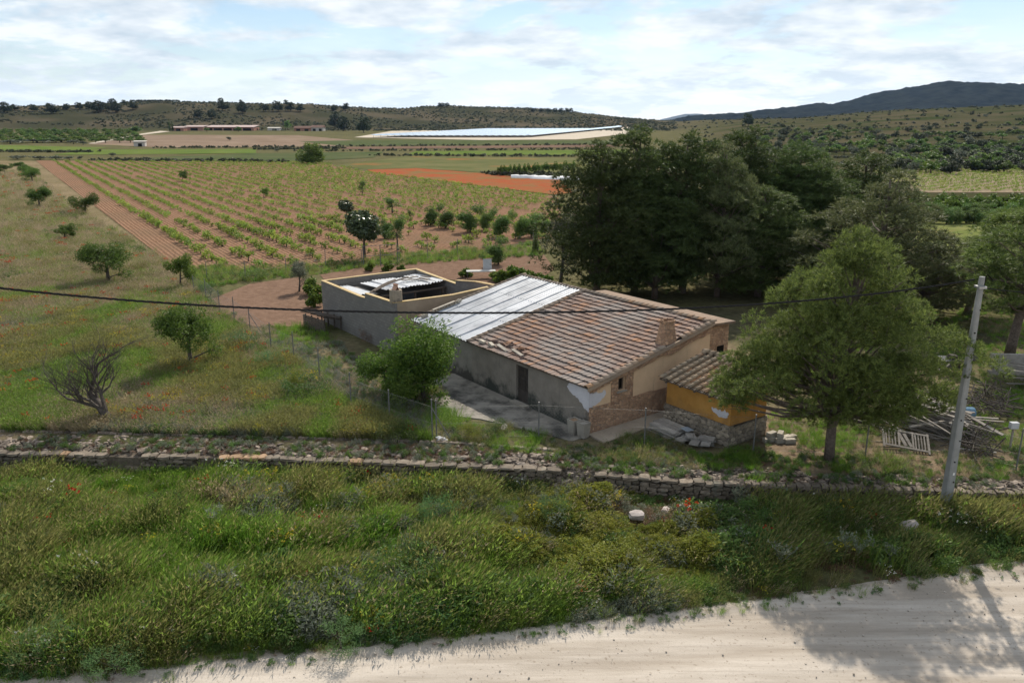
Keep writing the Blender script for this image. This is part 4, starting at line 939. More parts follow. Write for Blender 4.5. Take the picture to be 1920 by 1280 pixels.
# ================================================================== FENCES
FPOST = M('galvanised_fence_post', (0.12, 0.122, 0.12), (0.19, 0.192, 0.19), 8, rough=0.6, metal=0.2, bump=0)
FWIRE = M('fence_wire', (0.20, 0.20, 0.19), (0.26, 0.26, 0.25), 8, rough=0.6, metal=0.3, bump=0)
def fence(name, bases, heights, label, mesh_h=1.5, grid=0.14, rad=0.0016, braces=()):
    o0 = np.array(bases[0]); root = empty(name, tuple(o0)); tag(root, label, 'fence')
    for k, (p, hgt) in enumerate(zip(bases, heights)):
        p = np.array(p) - o0
        MB().tube([(0, 0, -0.1), (0, 0, hgt)], 0.030, 8).build('post', FPOST, root, loc=tuple(p))
        MB().tube([(0, 0, hgt), (0, 0, hgt + 0.03)], 0.036, 8).build('post_cap', FPOST, root, loc=tuple(p))
        if k in braces:
            dx_ = 0.9; MB().tube([(0.03, 0, hgt * 0.78), (dx_, -0.1, -0.05)], 0.024, 6).build('brace', FPOST, root, loc=tuple(p))
    w = MB()
    for k in range(len(bases) - 1):
        a = np.array(bases[k]) - o0; b = np.array(bases[k + 1]) - o0; L = np.hypot(*(b - a)[:2]); hm = min(heights[k], heights[k + 1], mesh_h + 0.2) - 0.08
        for z in (0.15, hm * 0.5, hm): w.tube([a + (0, 0, z), (a + b) / 2 + (0, 0, z - 0.02), b + (0, 0, z)], 0.0032, 3, False)
        n = int((L + hm) / grid); d_ = (b - a) / L
        for i in range(n):
            t0 = i * grid - hm
            for sgn in (0, 1):
                s0, z0 = max(t0, 0), max(0, -t0); s1, z1 = min(t0 + hm, L), min(hm, L - t0)
                if z1 <= z0: continue
                if sgn: z0, z1 = hm - z0, hm - z1
                w.tube([a + d_ * s0 + (0, 0, z0 + 0.05), a + d_ * s1 + (0, 0, z1 + 0.05)], rad, 3, False)
    o = w.build('wire_mesh', FWIRE, root); o['kind'] = 'stuff'
FH = [1.5, 1.75, 1.85, 1.85, 1.9, 1.9, 1.95, 1.95, 1.95, 1.75, 1.95]
fence('wire_fence', [tuple(p) for p in FENCE], FH, 'wire mesh fence on thin grey posts along the meadow edge', braces=(10, 4))
fr_px = [(811, 825), (1010, 822), (1208, 832), (1412, 848), (1622, 856), (1778, 848), (1905, 880)]
fb = [tuple(G(u, v_)) for u, v_ in fr_px][1:]
fence('wire_fence', [tuple(G(819, 825))] + fb, [1.9, 1.75, 1.7, 1.75, 1.55, 1.5, 1.8], 'wire mesh fence on grey posts in front of the farmhouse', braces=(), grid=0.16)
bk_px = [(389, 528), (461, 526), (537, 514), (611, 501), (679, 501)]
fence('wire_fence', [tuple(G(*p)) for p in bk_px], [1.75] * 5, 'wire fence between the ploughed plot and the vineyard', grid=0.3)
bk2 = [(749, 497), (802, 487), (858, 480), (930, 474), (1000, 468)]
fence('wire_fence', [tuple(G(*p)) for p in bk2], [1.85] * 5, 'wire fence behind the shed right of the gate', grid=0.3)
gp = [G(682, 501), G(714, 499), G(746, 497)]; gate = empty('yard_gate', tuple(gp[0])); tag(gate, 'tall pipe frame gate in the back fence behind the shed', 'gate')
for p in gp: MB().tube([(0, 0, 0), (0, 0, 2.15)], 0.04, 8).build('post', FPOST, gate, loc=tuple(p - gp[0]))
w = MB()
for z in (2.1, 1.1, 0.15): w.tube([(0, 0, z), tuple(gp[2] - gp[0] + (0, 0, z))], 0.028, 6)
w.build('rail', FPOST, gate)

# ================================================================== YARD CLUTTER
def put(o, loc, rz_=0.0, rx=0.0, ry=0.0): o.location = loc; o.rotation_euler = (rx, ry, rz_); return o
# two concrete planters at the house corner
for k, (x, y, lab, rim) in enumerate([(-0.52, 0.42, 'tall pale planter by the house corner with a reddish rim', S_OR), (-0.42, -0.12, 'grey square planter right at the house corner', CONC)]):
    pl = empty('planter', hloc(x, y, 0.05), HANG + 0.1 * k); tag(pl, lab, 'planter', 'planters at the house corner')
    c = MB(); n = 4; bt = 0.19; tp = 0.24; hgt = 0.72
    V_ = [(sx * bt, sy_ * bt, 0) for sx, sy_ in ((-1, -1), (1, -1), (1, 1), (-1, 1))] + [(sx * tp, sy_ * tp, hgt) for sx, sy_ in ((-1, -1), (1, -1), (1, 1), (-1, 1))] + [(sx * tp * .8, sy_ * tp * .8, hgt) for sx, sy_ in ((-1, -1), (1, -1), (1, 1), (-1, 1))] + [(sx * tp * .78, sy_ * tp * .78, hgt - 0.12) for sx, sy_ in ((-1, -1), (1, -1), (1, 1), (-1, 1))]
    c.add(V_, [(0, 3, 2, 1)] + [(i, (i + 1) % 4, 4 + (i + 1) % 4, 4 + i) for i in range(4)] + [(4 + i, 4 + (i + 1) % 4, 8 + (i + 1) % 4, 8 + i) for i in range(4)] + [(8 + i, 8 + (i + 1) % 4, 12 + (i + 1) % 4, 12 + i) for i in range(4)])
    c.build('pot', CONC, pl); MB().box((-0.186, -0.186, hgt - 0.12), (0.186, 0.186, hgt - 0.05)).build('soil', rim, pl)
# crumpled white bag at the fence brace
V_, Fs = RK[5]; me = npmesh('white_bag', V_, Fs, M('white_plastic_bag', (0.75, 0.75, 0.77), (0.82, 0.82, 0.84), 6, rough=0.5, bump=0.4)); o = link('white_bag', me)
sub = o.modifiers.new('s', 'SUBSURF'); sub.levels = 2; sub.render_levels = 2
tx = bpy.data.textures.new('crumple', 'CLOUDS'); tx.noise_scale = 0.35; dm = o.modifiers.new('d', 'DISPLACE'); dm.texture = tx; dm.strength = 0.9
p = G(827, 826); put(o, (p[0], p[1], 1.06), 0.4, 0.2, 0.3).scale = (0.5, 0.28, 0.26); tag(o, 'crumpled white plastic bag on the wall beside the fence brace', 'bag')
# stacked stone slabs and old boards beside the orange outhouse
SLAB = M('grey_slab', (0.22, 0.205, 0.185), (0.34, 0.315, 0.285), 4, bump=0.5, rnd=0.25)
slabm = [MB().box((-0.8, -0.17, 0), (0.8, 0.17, 0.07)).mesh('stone_slab', SLAB), MB().box((-0.28, -0.2, 0), (0.28, 0.2, 0.08)).mesh('stone_slab', SLAB)]
q = random.Random(31)
def oloc(x, y, z): return (OC[0] + E2[0] * x + E1[0] * y, OC[1] + E2[1] * x + E1[1] * y, OC[2] + z)
for k in range(15):
    lay, s = k // 3, k % 3
    o = link('stone_slab', slabm[0]); put(o, oloc(-0.55 - 0.36 * s + q.uniform(-.04, .04), 2.75 + q.uniform(-.12, .12), 0.02 + 0.075 * lay), HANG + PI / 2 + q.uniform(-.06, .06)); tag(o, 'long grey slab in the stack against the orange outhouse', 'slab', 'slabs stacked by the outhouse')
for k in range(16):
    o = link('stone_slab', slabm[1]); put(o, oloc(-0.5 - q.random() * 0.9, 0.55 + q.random() * 1.2, 0.02 + 0.085 * (k // 4)), q.uniform(0, 3), q.uniform(-.12, .12), q.uniform(-.12, .12)); tag(o, 'short broken slab in the low heap at the outhouse near corner', 'slab', 'broken slabs by the outhouse')
o = link('blue_slab', npmesh('blue_slab', *[MB().box((-0.22, -0.2, 0), (0.22, 0.2, 0.04)).__dict__[k] for k in ('v', 'f')], M('blue_grey_tile', (0.25, 0.29, 0.34), (0.33, 0.37, 0.42), 4, bump=0))); put(o, oloc(-0.75, 1.75, 0.46), HANG, 0.1, 0.1); tag(o, 'bluish grey tile lying on the slabs beside the outhouse', 'tile')
BRK = MB().box((-0.24, -0.12, 0), (0.24, 0.12, 0.2)).mesh('building_block', BLOCKC)
for k, (x, y, z, a) in enumerate([(0, 0, 0, .3), (0.35, 0.3, 0, .9), (0.55, -0.05, 0, .2), (0.9, 0.25, 0, .5), (0.2, 0.2, 0.2, .6), (0.6, 0.2, 0.2, 1.1), (0.95, -0.1, 0, .1), (1.15, 0.3, 0.0, .4)]):
    p = G(1440, 828); o = put(link('building_block', BRK), (p[0] + x, p[1] + y, 1.0 + z), a)
    tag(o, 'pale building block in the small heap right of the outhouse', 'block', 'building blocks right of the outhouse')
# heap of old planks and poles
q = random.Random(77); pc = G(1752, 812)
plkm = [MB().box((-L / 2, -w_ / 2, 0), (L / 2, w_ / 2, 0.045)).mesh('old_plank', WOODG) for L, w_ in ((2.6, 0.14), (2.0, 0.11), (1.5, 0.18), (3.0, 0.09))]
for k in range(95):
    lay = k / 95; o = link('old_plank', plkm[int(q.random() * 4)])
    put(o, (pc[0] + q.gauss(-0.25, 1.15) * (1 - 0.5 * lay), pc[1] + q.gauss(0.3, 0.7) * (1 - 0.4 * lay), 1.1 + 1.25 * lay + q.uniform(-.05, .1)), q.gauss(-0.55, 0.35), q.gauss(0, .2), q.gauss(0.16, .13))
    tag(o, 'grey weathered plank in the heap behind the utility pole', 'plank', 'planks in the heap behind the pole')
for k, (u, v_, L, w_, a, ry, lab) in enumerate([(1770, 782, 1.5, 0.30, -1.1, 0.35, 'wide pale board sticking up from the plank heap'), (1748, 774, 0.95, 0.16, 0.0, 0.0, 'short pale board lying across the top of the plank heap'), (1830, 845, 1.6, 0.06, -0.25, 0.02, 'thin pale stick on the ground right of the pole')]):
    p = G(u, v_, 1.9 if k < 2 else 1.05); o = MB().box((-L / 2, -w_ / 2, 0), (L / 2, w_ / 2, 0.05)).build('old_board', M('bleached_board%d' % k, (0.42, 0.39, 0.35), (0.52, 0.49, 0.45), 5, bump=0.3)); put(o, tuple(p), a, 0.2, ry); tag(o, lab, 'board')
# slatted wooden gate leaf lying on the heap
gt = empty('slatted_gate', tuple(G(1697, 826, 1.35)), -0.28); gt.rotation_euler = (0.42, 0.1, -0.28); tag(gt, 'grey slatted wooden gate leaf lying against the plank heap', 'gate')
for x in (-0.95, 0.9): MB().box((x, -0.62, 0), (x + 0.09, 0.62, 0.06)).build('stile', WOODG, gt)
for y in (-0.50, 0.48): MB().box((-0.86, y, 0.003), (0.9, y + 0.09, 0.055)).build('rail', WOODG, gt)
for x in (-0.30, 0.28): MB().box((x, -0.41, 0.004), (x + 0.07, 0.48, 0.054)).build('stile', WOODG, gt)
for k in range(4):
    for x in (-0.82, 0.40): MB().box((x + k * 0.125, -0.41, 0.01), (x + k * 0.125 + 0.05, 0.48, 0.045)).build('slat', WOODG, gt)
for x, a in ((-0.12, 0.35), (0.1, 0.35)): put(MB().box((-0.07, -0.40, 0.012), (0.07, 0.40, 0.04)).build('slat', WOODG, gt), (x, 0.03, 0), a)
# tangle of cut branches
bt = MB(); q = random.Random(9)
for k in range(420):
    u = q.uniform(1730, 1890) if k < 280 else q.uniform(1800, 1860); v_ = q.uniform(745, 790) if k < 280 else q.uniform(800, 860)
    p = G(u, v_); c = Vector((p[0], p[1], 1.05 + q.random() * (0.75 if k < 280 else 0.5))); d_ = Vector((q.gauss(0, 1), q.gauss(0, .7), q.gauss(0, .35))).normalized(); L = q.uniform(0.6, 2.0)
    bt.tube([c - d_ * L / 2, c + Vector((q.gauss(0, .08), q.gauss(0, .08), q.gauss(0, .08))), c + d_ * L / 2], [q.uniform(.015, .04), .018, .006], 4, False)
tag(bt.build('brushwood', BARKD), 'tangled heap of dark cut branches behind the plank heap', 'brushwood', kind='stuff')
# blue plastic drum half hidden behind the pole
p = G(1806, 792); dr = empty('blue_drum', tuple(p)); tag(dr, 'faded blue plastic drum on its side behind the pole', 'drum'); BL = M('faded_blue_plastic', (0.11, 0.19, 0.27), (0.16, 0.25, 0.33), 3, rough=0.5, bump=0)
prof_ = [(0, 0.0), (0.24, 0.0), (0.26, 0.03), (0.26, 0.25), (0.275, 0.27), (0.26, 0.29), (0.26, 0.55), (0.275, 0.57), (0.26, 0.59), (0.26, 0.8), (0.24, 0.84), (0, 0.84)]
V_ = [((z - 0.42), r * math.cos(2 * PI * k / 16), 0.27 + r * math.sin(2 * PI * k / 16)) for r, z in prof_ for k in range(16)]; Fs = [(i * 16 + k, i * 16 + (k + 1) % 16, (i + 1) * 16 + (k + 1) % 16, (i + 1) * 16 + k) for i in range(len(prof_) - 1) for k in range(16)]
link('body', npmesh('body', V_, Fs, BL, True), dr, loc=(0, 0, 0.25))
put(MB().tube([(0, 0, 0), (0.03, 0, 0)], 0.05, 10).build('bung', DARK, dr), (0.42, 0.1, 0.62))
# meter box on a post
p = G(1893, 842); mb_ = empty('meter_box', tuple(p)); tag(mb_, 'small white meter box on a post at the right edge', 'meter box'); WHT = M('white_box_plastic', (0.42, 0.43, 0.45), (0.50, 0.51, 0.53), 4, bump=0)
MB().tube([(0, 0, 0), (0, 0, 1.0)], 0.05, 6).build('post', CONC, mb_); MB().box((-0.17, -0.1, 1.0), (0.17, 0.1, 1.28)).build('box', WHT, mb_); MB().box((-0.14, -0.108, 1.03), (0.14, -0.101, 1.25)).build('door', WHT, mb_)
# dark heap of scrap, block wall at right edge, white tank far behind
p = G(1778, 697); sh = empty('scrap_heap', tuple(p)); tag(sh, 'dark junk heap with a pale sheet in the shade of the pine', 'scrap')
for k in range(9): o = link('scrap_piece', npmesh('scrap_piece', *RK[k % 8], RUST), sh, loc=(q.gauss(0, .55), q.gauss(0, .3), 0.25 + 0.08 * k), rot=(q.random(), q.random(), q.random() * 3), scale=(q.uniform(.4, .9), q.uniform(.3, .6), q.uniform(.15, .4)))
MB().box((-0.5, -0.25, 0), (0.5, 0.25, 0.03)).build('pale_sheet', M('pale_scrap_sheet', (0.16, 0.16, 0.165), (0.24, 0.24, 0.245), 3, bump=0), sh, loc=(-0.3, -0.2, 0.85), rot=(0.4, 0.1, 0.2))
a, b = G(1852, 702), G(1960, 704); bw = empty('block_wall', tuple(a)); tag(bw, 'low grey block wall under the pine at the right edge', 'wall')
d_ = (b - a); L = np.hypot(*d_[:2]); bw.rotation_euler.z = math.atan2(d_[1], d_[0])
bmh = MB().box((0, -0.12, 0), (0.49, 0.12, 0.245)).mesh('concrete_block', M('shaded_block', (0.27, 0.25, 0.225), (0.36, 0.335, 0.30), 4, bump=0.5, rnd=0.15))
for r in range(5):
    for k in range(int(L / 0.5)): link('concrete_block', bmh, bw, loc=(k * 0.5 + (0.25 if r % 2 else 0), q.uniform(-.008, .008), r * 0.252))
for k in range(26):
    p = G(1900 + q.uniform(-4, 60), 728 + q.uniform(-6, 10)); o = link('old_plank', plkm[1]); put(o, (p[0] + 0.6, p[1], 1.05 + 0.05 * k), -0.35 + q.gauss(0, .1), q.gauss(0, .05), q.gauss(0, .05)); tag(o, 'grey plank in the neat stack at the right edge', 'plank', 'planks stacked at the right edge')
# old timber frame leaning on the block shed
p = sloc(-0.9, 8.9, 0); tf = empty('timber_crate', p, HANG + 0.15); tag(tf, 'dark broken timber crate leaning on the shed wall', 'crate')
for k in range(4):
    MB().box((-0.75, -1.3 + k * 0.8, 0), (0.65, -1.22 + k * 0.8, 0.08)).build('bearer', WOODD, tf, loc=(0, 0, 0.9), rot=(0, 0.25, 0))
    for s in (-0.7, 0.6): MB().box((s, -1.3 + k * 0.8, 0), (s + 0.08, -1.22 + k * 0.8, 1.0)).build('upright', WOODD, tf)
for k in range(13): MB().box((-0.78 + 0.11 * k, -1.4, 0), (-0.72 + 0.11 * k, 1.4, 0.03)).build('slat', WOODD, tf, loc=(0, 0, 1.03), rot=(0, 0.25 + q.uniform(-.03, .03), q.uniform(-.1, .1)))
for z in (0.05, 0.2, 0.35, 0.5, 0.65, 0.8): MB().box((-0.74, -1.35, z), (-0.71, 1.35, z + 0.13)).build('slat', WOODD, tf)
# garden things behind the shed
p = G(905, 522); tb = empty('garden_table', tuple(p), 0.1); tag(tb, 'white garden table with an upright board in the vegetable patch', 'table')
MB().box((-1.5, -0.4, 0.68), (1.2, 0.4, 0.75)).build('tabletop', M('whitish_table', (0.42, 0.42, 0.41), (0.52, 0.52, 0.5), 3, bump=0), tb)
for x in (-1.4, 1.1):
    for y in (-0.35, 0.35): MB().box((x - 0.03, y - 0.03, 0), (x + 0.03, y + 0.03, 0.68)).build('leg', WOODD, tb)
p = G(910, 520); bd = empty('white_board', tuple(p)); tag(bd, 'white upright board standing on the garden table', 'board'); MB().box((-0.4, -0.02, 0), (0.4, 0.02, 0.95)).build('panel', WHT, bd, loc=(0.2, 0.1, 0.755), rot=(-0.15, 0, 0.1))
for y in (-0.25, 0.25): MB().box((y + 0.18, 0.16, 0), (y + 0.22, 0.3, 0.5)).build('support', WOODD, bd, loc=(0, 0, 0.755))

# ================================================================== VEGETATION
def unit(n, g):
    v = g.normal(size=(n, 3)); return v / np.maximum(np.linalg.norm(v, axis=1, keepdims=True), 1e-9)
def quads(C, A, S, L, Wd):
    """diamond leaves: centre C, long axis A, side S, lengths L, widths W"""
    n = len(C); L = L[:, None]; Wd = Wd[:, None]
    V_ = np.stack([C - A * L * 0.5, C + S * Wd * 0.5, C + A * L * 0.5, C - S * Wd * 0.5], 1).reshape(-1, 3)
    return V_, np.arange(n * 4).reshape(n, 4)
def leaves(clumps, per, L, Wd, g, droop=0.0, shell=0.5):
    """leaf faces in a shell round every clump centre; clumps (k,4): x,y,z,r"""
    clumps = np.asarray(clumps); w = clumps[:, 3] ** 2; cnt = np.maximum((per * w / w.mean()).astype(int), 6)
    ci = np.repeat(np.arange(len(clumps)), cnt); n = len(ci); d = unit(n, g); d[:, 2] *= 0.85
    rr = clumps[ci, 3] * (shell + (1 - shell) * g.random(n) ** 0.6) * (1 + 0.18 * g.normal(size=n))
    C = clumps[ci, :3] + d * rr[:, None]
    A = d * 0.55 + unit(n, g) * 0.9; A[:, 2] -= droop; A /= np.linalg.norm(A, axis=1, keepdims=True)
    S = np.cross(A, unit(n, g)); S /= np.maximum(np.linalg.norm(S, axis=1, keepdims=True), 1e-6)
    k = g.uniform(0.65, 1.3, n); return quads(C, A, S, L * k, Wd * k)
def needles(clumps, tufts, per, L, Wd, g, up=0.35):
    """pine foliage: every clump carries tufts, every tuft a spray of needle blades"""
    clumps = np.asarray(clumps); w = clumps[:, 3] ** 2; cnt = np.maximum((tufts * w / w.mean()).astype(int), 3)
    ci = np.repeat(np.arange(len(clumps)), cnt); n = len(ci); d = unit(n, g); d[:, 2] = np.abs(d[:, 2]) * 0.95 - 0.25
    rr = clumps[ci, 3] * (0.35 + 0.65 * g.random(n) ** 0.5); B = clumps[ci, :3] + d * rr[:, None]
    ax = d * 0.8 + unit(n, g) * 0.3; ax[:, 2] += up; ax /= np.linalg.norm(ax, axis=1, keepdims=True)
    ti = np.repeat(np.arange(n), per); m_ = len(ti)
    A = ax[ti] * 0.75 + unit(m_, g) * 0.75; A /= np.linalg.norm(A, axis=1, keepdims=True)
    S = np.cross(A, unit(m_, g)); S /= np.maximum(np.linalg.norm(S, axis=1, keepdims=True), 1e-6)
    Ln = L * g.uniform(0.6, 1.25, m_); b = B[ti] + unit(m_, g) * 0.05
    wv = Wd * g.uniform(0.7, 1.3, m_)
    V_ = np.stack([b + S * wv[:, None] * 0.5, b - S * wv[:, None] * 0.5, b + A * Ln[:, None]], 1).reshape(-1, 3)
    return V_, np.arange(m_ * 3).reshape(m_, 3)
def limb_mesh(name, trunk, rad, clumps, g, mat, nl, r0=0.06, start=0.3, sag=0.12, twigs=0):
    mb = MB(); mb.tube(trunk, rad, 8); T_ = np.array(trunk); tl = np.concatenate([[0], np.cumsum(np.linalg.norm(np.diff(T_, axis=0), axis=1))]); tl /= tl[-1]
    cl = np.asarray(clumps); ids = g.permutation(len(cl))[:nl]
    for i in ids:
        c = cl[i, :3]
        zt = np.clip((c[2] - T_[0, 2]) / (T_[-1, 2] - T_[0, 2]) - g.uniform(0.08, 0.28), start, 0.97)
        a = np.array([np.interp(zt, tl, T_[:, k]) for k in range(3)]); mid = (a + c) / 2 + np.array([0, 0, -sag * np.linalg.norm(c - a) + 0.0]) + g.normal(size=3) * 0.06
        rr = r0 * (1.2 - 0.7 * zt); mb.tube([a, mid, c], [rr, rr * 0.65, rr * 0.2], 5, False)
        for _ in range(twigs):
            e = c + g.normal(size=3) * cl[i, 3] * 0.8; mb.tube([mid * 0.3 + c * 0.7, e], [rr * 0.25, 0.006], 3, False)
    return mb.mesh(name, mat, True)
class Proto:
    def __init__(s, trunk, crown, h, r): s.trunk, s.crown, s.h, s.r = trunk, crown, h, r
def pine_proto(seed, h, prof, nc, cr, tufts, per, L, Wd, mat, lean=0.0, trunk_r=0.16, nl=40, base=0.12, squash=1.0, wild=1.0, extra=None):
    """prof: list of (height share, radius) of the crown"""
    g = np.random.default_rng(seed); P = np.array(prof); hs = g.random(nc * 6) * (P[-1, 0] - P[0, 0]) + P[0, 0]
    rmax = np.interp(hs, P[:, 0], P[:, 1]); ok = g.random(nc * 6) < (rmax / P[:, 1].max()) ** 1.2; hs = hs[ok][:nc]; rmax = rmax[ok][:nc]; n = len(hs)
    a = g.random(n) * 2 * PI; lob = 1 + 0.22 * wild * np.sin(3 * a + seed + hs * 5 * (wild - 1)) + 0.12 * wild * np.sin(5 * a + 2 * seed + hs * 9); r = rmax * lob * (0.25 + 0.75 * g.random(n) ** 0.4)
    x = r * np.cos(a) + lean * hs * h; y = r * np.sin(a) * squash; z = hs * h
    cl = np.stack([x, y, z, cr * g.uniform(0.65, 1.3, n)], 1)
    inn = cl[g.random(n) < 0.45].copy(); inn[:, 0] = lean * inn[:, 2] + (inn[:, 0] - lean * inn[:, 2]) * 0.58; inn[:, 1] *= 0.58; inn[:, 2] -= 0.02 * h; inn[:, 3] *= 0.9; cl = np.concatenate([cl, inn])
    if extra is not None: cl = np.concatenate([cl, extra])
    cl[:, 2] *= h / (cl[:, 2] + cl[:, 3] * 0.6).max()
    tr = [(lean * h * t + 0.10 * math.sin(5 * t + seed), 0.08 * math.sin(4 * t + 2 * seed), h * 0.93 * t) for t in np.linspace(0, 1, 9)]
    tm = limb_mesh('trunk', tr, [trunk_r * (1.15 - 0.95 * t) for t in np.linspace(0, 1, 9)], cl, g, BARK, nl, trunk_r * 0.42, base, 0.05, 1)
    V_, Fc = needles(cl, tufts, per, L, Wd, g); return Proto(tm, npmesh('crown', V_, Fc, mat), h, P[:, 1].max())
def broad_proto(seed, h, r, zc, nc, cr, per, L, Wd, mat, trunk_r=0.09, lean=(0, 0), flat=0.8, nl=14, fork=0.25, hollow=0.45, bark=BARKD, droop=0.0, low=False):
    g = np.random.default_rng(seed); nlob = max(5, nc // 6); ld = unit(nlob, g); ld[:, 2] = ld[:, 2] * 0.9 if low else np.abs(ld[:, 2]) * 0.9 - 0.25; li = g.integers(0, nlob, nc)
    d = ld[li] * 0.95 + unit(nc, g) * 0.48; rr = (hollow + (1 - hollow) * g.random(nc) ** 0.5) * g.uniform(0.75, 1.15, nlob)[li]
    cl = np.concatenate([d * rr[:, None] * np.array([r - cr * .6, r - cr * .6, (h - zc) * 1.0 - cr * 0.5]), cr * g.uniform(0.6, 1.25, nc)[:, None]], 1)
    cl[:, 2] = np.where(cl[:, 2] < 0, cl[:, 2] * flat, cl[:, 2]) + zc; cl[:, 0] += lean[0] * cl[:, 2] / h; cl[:, 1] += lean[1] * cl[:, 2] / h
    cl[:, :2] -= np.array([np.mean([cl[:, 0].max(), cl[:, 0].min()]), np.mean([cl[:, 1].max(), cl[:, 1].min()])])
    cl[:, 0] += lean[0] * 0.5; cl[:, 1] += lean[1] * 0.5
    ext = np.hypot(cl[:, 0], cl[:, 1]).max() + cr * 0.6; cl[:, :2] *= r / ext
    zt, zb = (cl[:, 2] + cl[:, 3] * 0.8).max(), cl[:, 2].min(); cl[:, 2] = zb + (cl[:, 2] - zb) * (h - zb) / (zt - zb)
    tr = [(lean[0] * t * 0.8 + 0.04 * math.sin(6 * t + seed), lean[1] * t * 0.8, zc * 1.05 * t) for t in np.linspace(0, 1, 6)]
    tm = limb_mesh('trunk', tr, [trunk_r * (1.2 - 0.7 * t) for t in np.linspace(0, 1, 6)], cl, g, bark, nl, trunk_r * 0.5, fork, 0.0, 2)
    V_, Fc = leaves(cl, per, L, Wd, g, droop); return Proto(tm, npmesh('crown', V_, Fc, mat), h, r)
def plant(pr, name, label, cat, loc, h=None, r=None, rot=0.0, group=None):
    sz = (h / pr.h) if h else 1.0; sr = (r / pr.r) if r else sz
    o = empty(name, tuple(loc), rot, (sr, sr, sz)); tag(o, label, cat, group)
    link('trunk', pr.trunk, o); link('crown', pr.crown, o); return o
def tree_px(pr, name, label, cat, u, vb, vt, wpx, group=None, rot=None, z=1.0, far=False):
    p = GT(u, vb) if far else G(u, vb, z); D = math.hypot(p[0], p[1]); h = height_at(p[0], p[1], vt, p[2]); r = wpx / 2 / F * math.hypot(D, CAMZ - z)
    return plant(pr, name, label, cat, p, h, r, rot if rot is not None else (u * 0.37) % 6.28, group)

# ---- pines
ge = np.random.default_rng(33); EX = np.stack([ge.uniform(-5.0, -2.2, 34), ge.uniform(-1.0, 0.8, 34), ge.uniform(2.3, 4.6, 34), ge.uniform(0.4, 0.75, 34)], 1); EX[:, 2] += (EX[:, 0] + 5.0) * 0.25
NEAR = pine_proto(3, 9.9, [(0.20, 1.5), (0.28, 3.0), (0.40, 4.0), (0.55, 3.7), (0.70, 2.9), (0.81, 2.0), (0.91, 1.0), (1.0, 0.3)], 240, 0.66, 52, 10, 0.18, 0.027, L_PINE, 0.035, 0.20, 130, 0.22, wild=1.25, extra=EX)
p = G(1553, 862); plant(NEAR, 'pine_tree', 'broad green pine in front of the wood heap, its trunk beside the outhouse', 'tree', p, rot=0.0)
PA = pine_proto(21, 14, [(0.10, 2.6), (0.25, 3.7), (0.5, 3.7), (0.75, 2.8), (0.92, 1.5), (1.0, 0.5)], 290, 0.80, 22, 9, 0.34, 0.050, L_PINED, 0.01, 0.24, 60, 0.1)
PB = pine_proto(22, 14, [(0.08, 2.3), (0.3, 3.3), (0.6, 3.0), (0.85, 1.9), (1.0, 0.5)], 270, 0.78, 22, 9, 0.34, 0.050, L_PINED, -0.015, 0.22, 60, 0.08)
PC = pine_proto(23, 11, [(0.15, 2.8), (0.35, 3.9), (0.6, 3.4), (0.82, 2.0), (1.0, 0.6)], 170, 0.66, 22, 9, 0.30, 0.042, L_PINEG, 0.02, 0.2, 70, 0.15)
PD = pine_proto(24, 10, [(0.32, 1.2), (0.45, 2.3), (0.65, 2.7), (0.85, 2.0), (1.0, 0.6)], 130, 0.56, 20, 9, 0.30, 0.040, L_PINE, 0.02, 0.18, 45, 0.3)
for pr, u, vb, vt, w_, lab in [
    (PA, 1118, 556, 266, 185, 'dark pine at the left front of the grove, its foliage reaching lowest'), (PB, 1190, 545, 236, 190, 'tallest dark pine at the left of the grove, poking above the fields'),
    (PA, 1278, 550, 250, 200, 'dark pine in the middle of the grove behind the house ridge'), (PC, 1345, 556, 268, 185, 'brownish green pine in front of the grove, above the tiled roof'),
    (PB, 1392, 520, 238, 175, 'tall dark pine behind the grove middle with a flat top'), (PA, 1478, 528, 266, 170, 'dark pine right of the grove middle'), (PB, 1528, 540, 300, 150, 'dark narrow pine at the right end of the grove'),
    (PB, 1600, 505, 283, 165, 'far pine behind the grey pine, right of the grove'), (PC, 1628, 590, 318, 250, 'wide greyish pine behind the near green pine'), (PC, 1730, 600, 440, 170, 'low thin pine between the grey pine and the utility pole'),
    (PD, 1897, 672, 383, 210, 'open pine with a bare trunk at the right edge'), (PD, 1815, 590, 440, 150, 'yellowish young pine left of the bare trunked pine'), (PC, 1935, 560, 380, 160, 'pine cut by the right edge of the picture'),
    (PA, 1225, 560, 330, 170, 'low dark pine filling the grove behind the metal roof'), (PB, 1420, 556, 350, 170, 'low dark pine filling the grove right of the ridge')]:
    tree_px(pr, 'pine_tree', lab, 'tree', u, vb, vt, w_)
# ---- broadleaf trees near the house
BUSH1 = broad_proto(41, 4.4, 2.15, 2.2, 80, 0.62, 250, 0.17, 0.055, L_BUSH, 0.1, flat=1.0, nl=20, fork=0.1, hollow=0.35, low=True)
p = G(795, 752); plant(BUSH1, 'leafy_shrub', 'big bright green shrub against the farmhouse front', 'shrub', p, 4.7, 2.5, 0.4)
BUSH2 = broad_proto(42, 2.6, 1.5, 1.2, 34, 0.5, 190, 0.16, 0.05, L_BUSH, 0.07, flat=1.0, nl=14, fork=0.1, hollow=0.35, low=True)
p = G(722, 735); plant(BUSH2, 'leafy_shrub', 'lower bright green shrub left of the big shrub', 'shrub', p, 2.5, 1.5, 1.4)
p = G(752, 765); plant(BUSH2, 'leafy_shrub', 'small green shrub at the foot of the big shrub', 'shrub', p, 2.0, 1.3, 3.4)
ALM1 = broad_proto(51, 4.0, 1.95, 2.2, 46, 0.50, 230, 0.15, 0.055, L_ALM, 0.12, (0.2, 0), 0.80, 18, 0.25, 0.40, low=True)
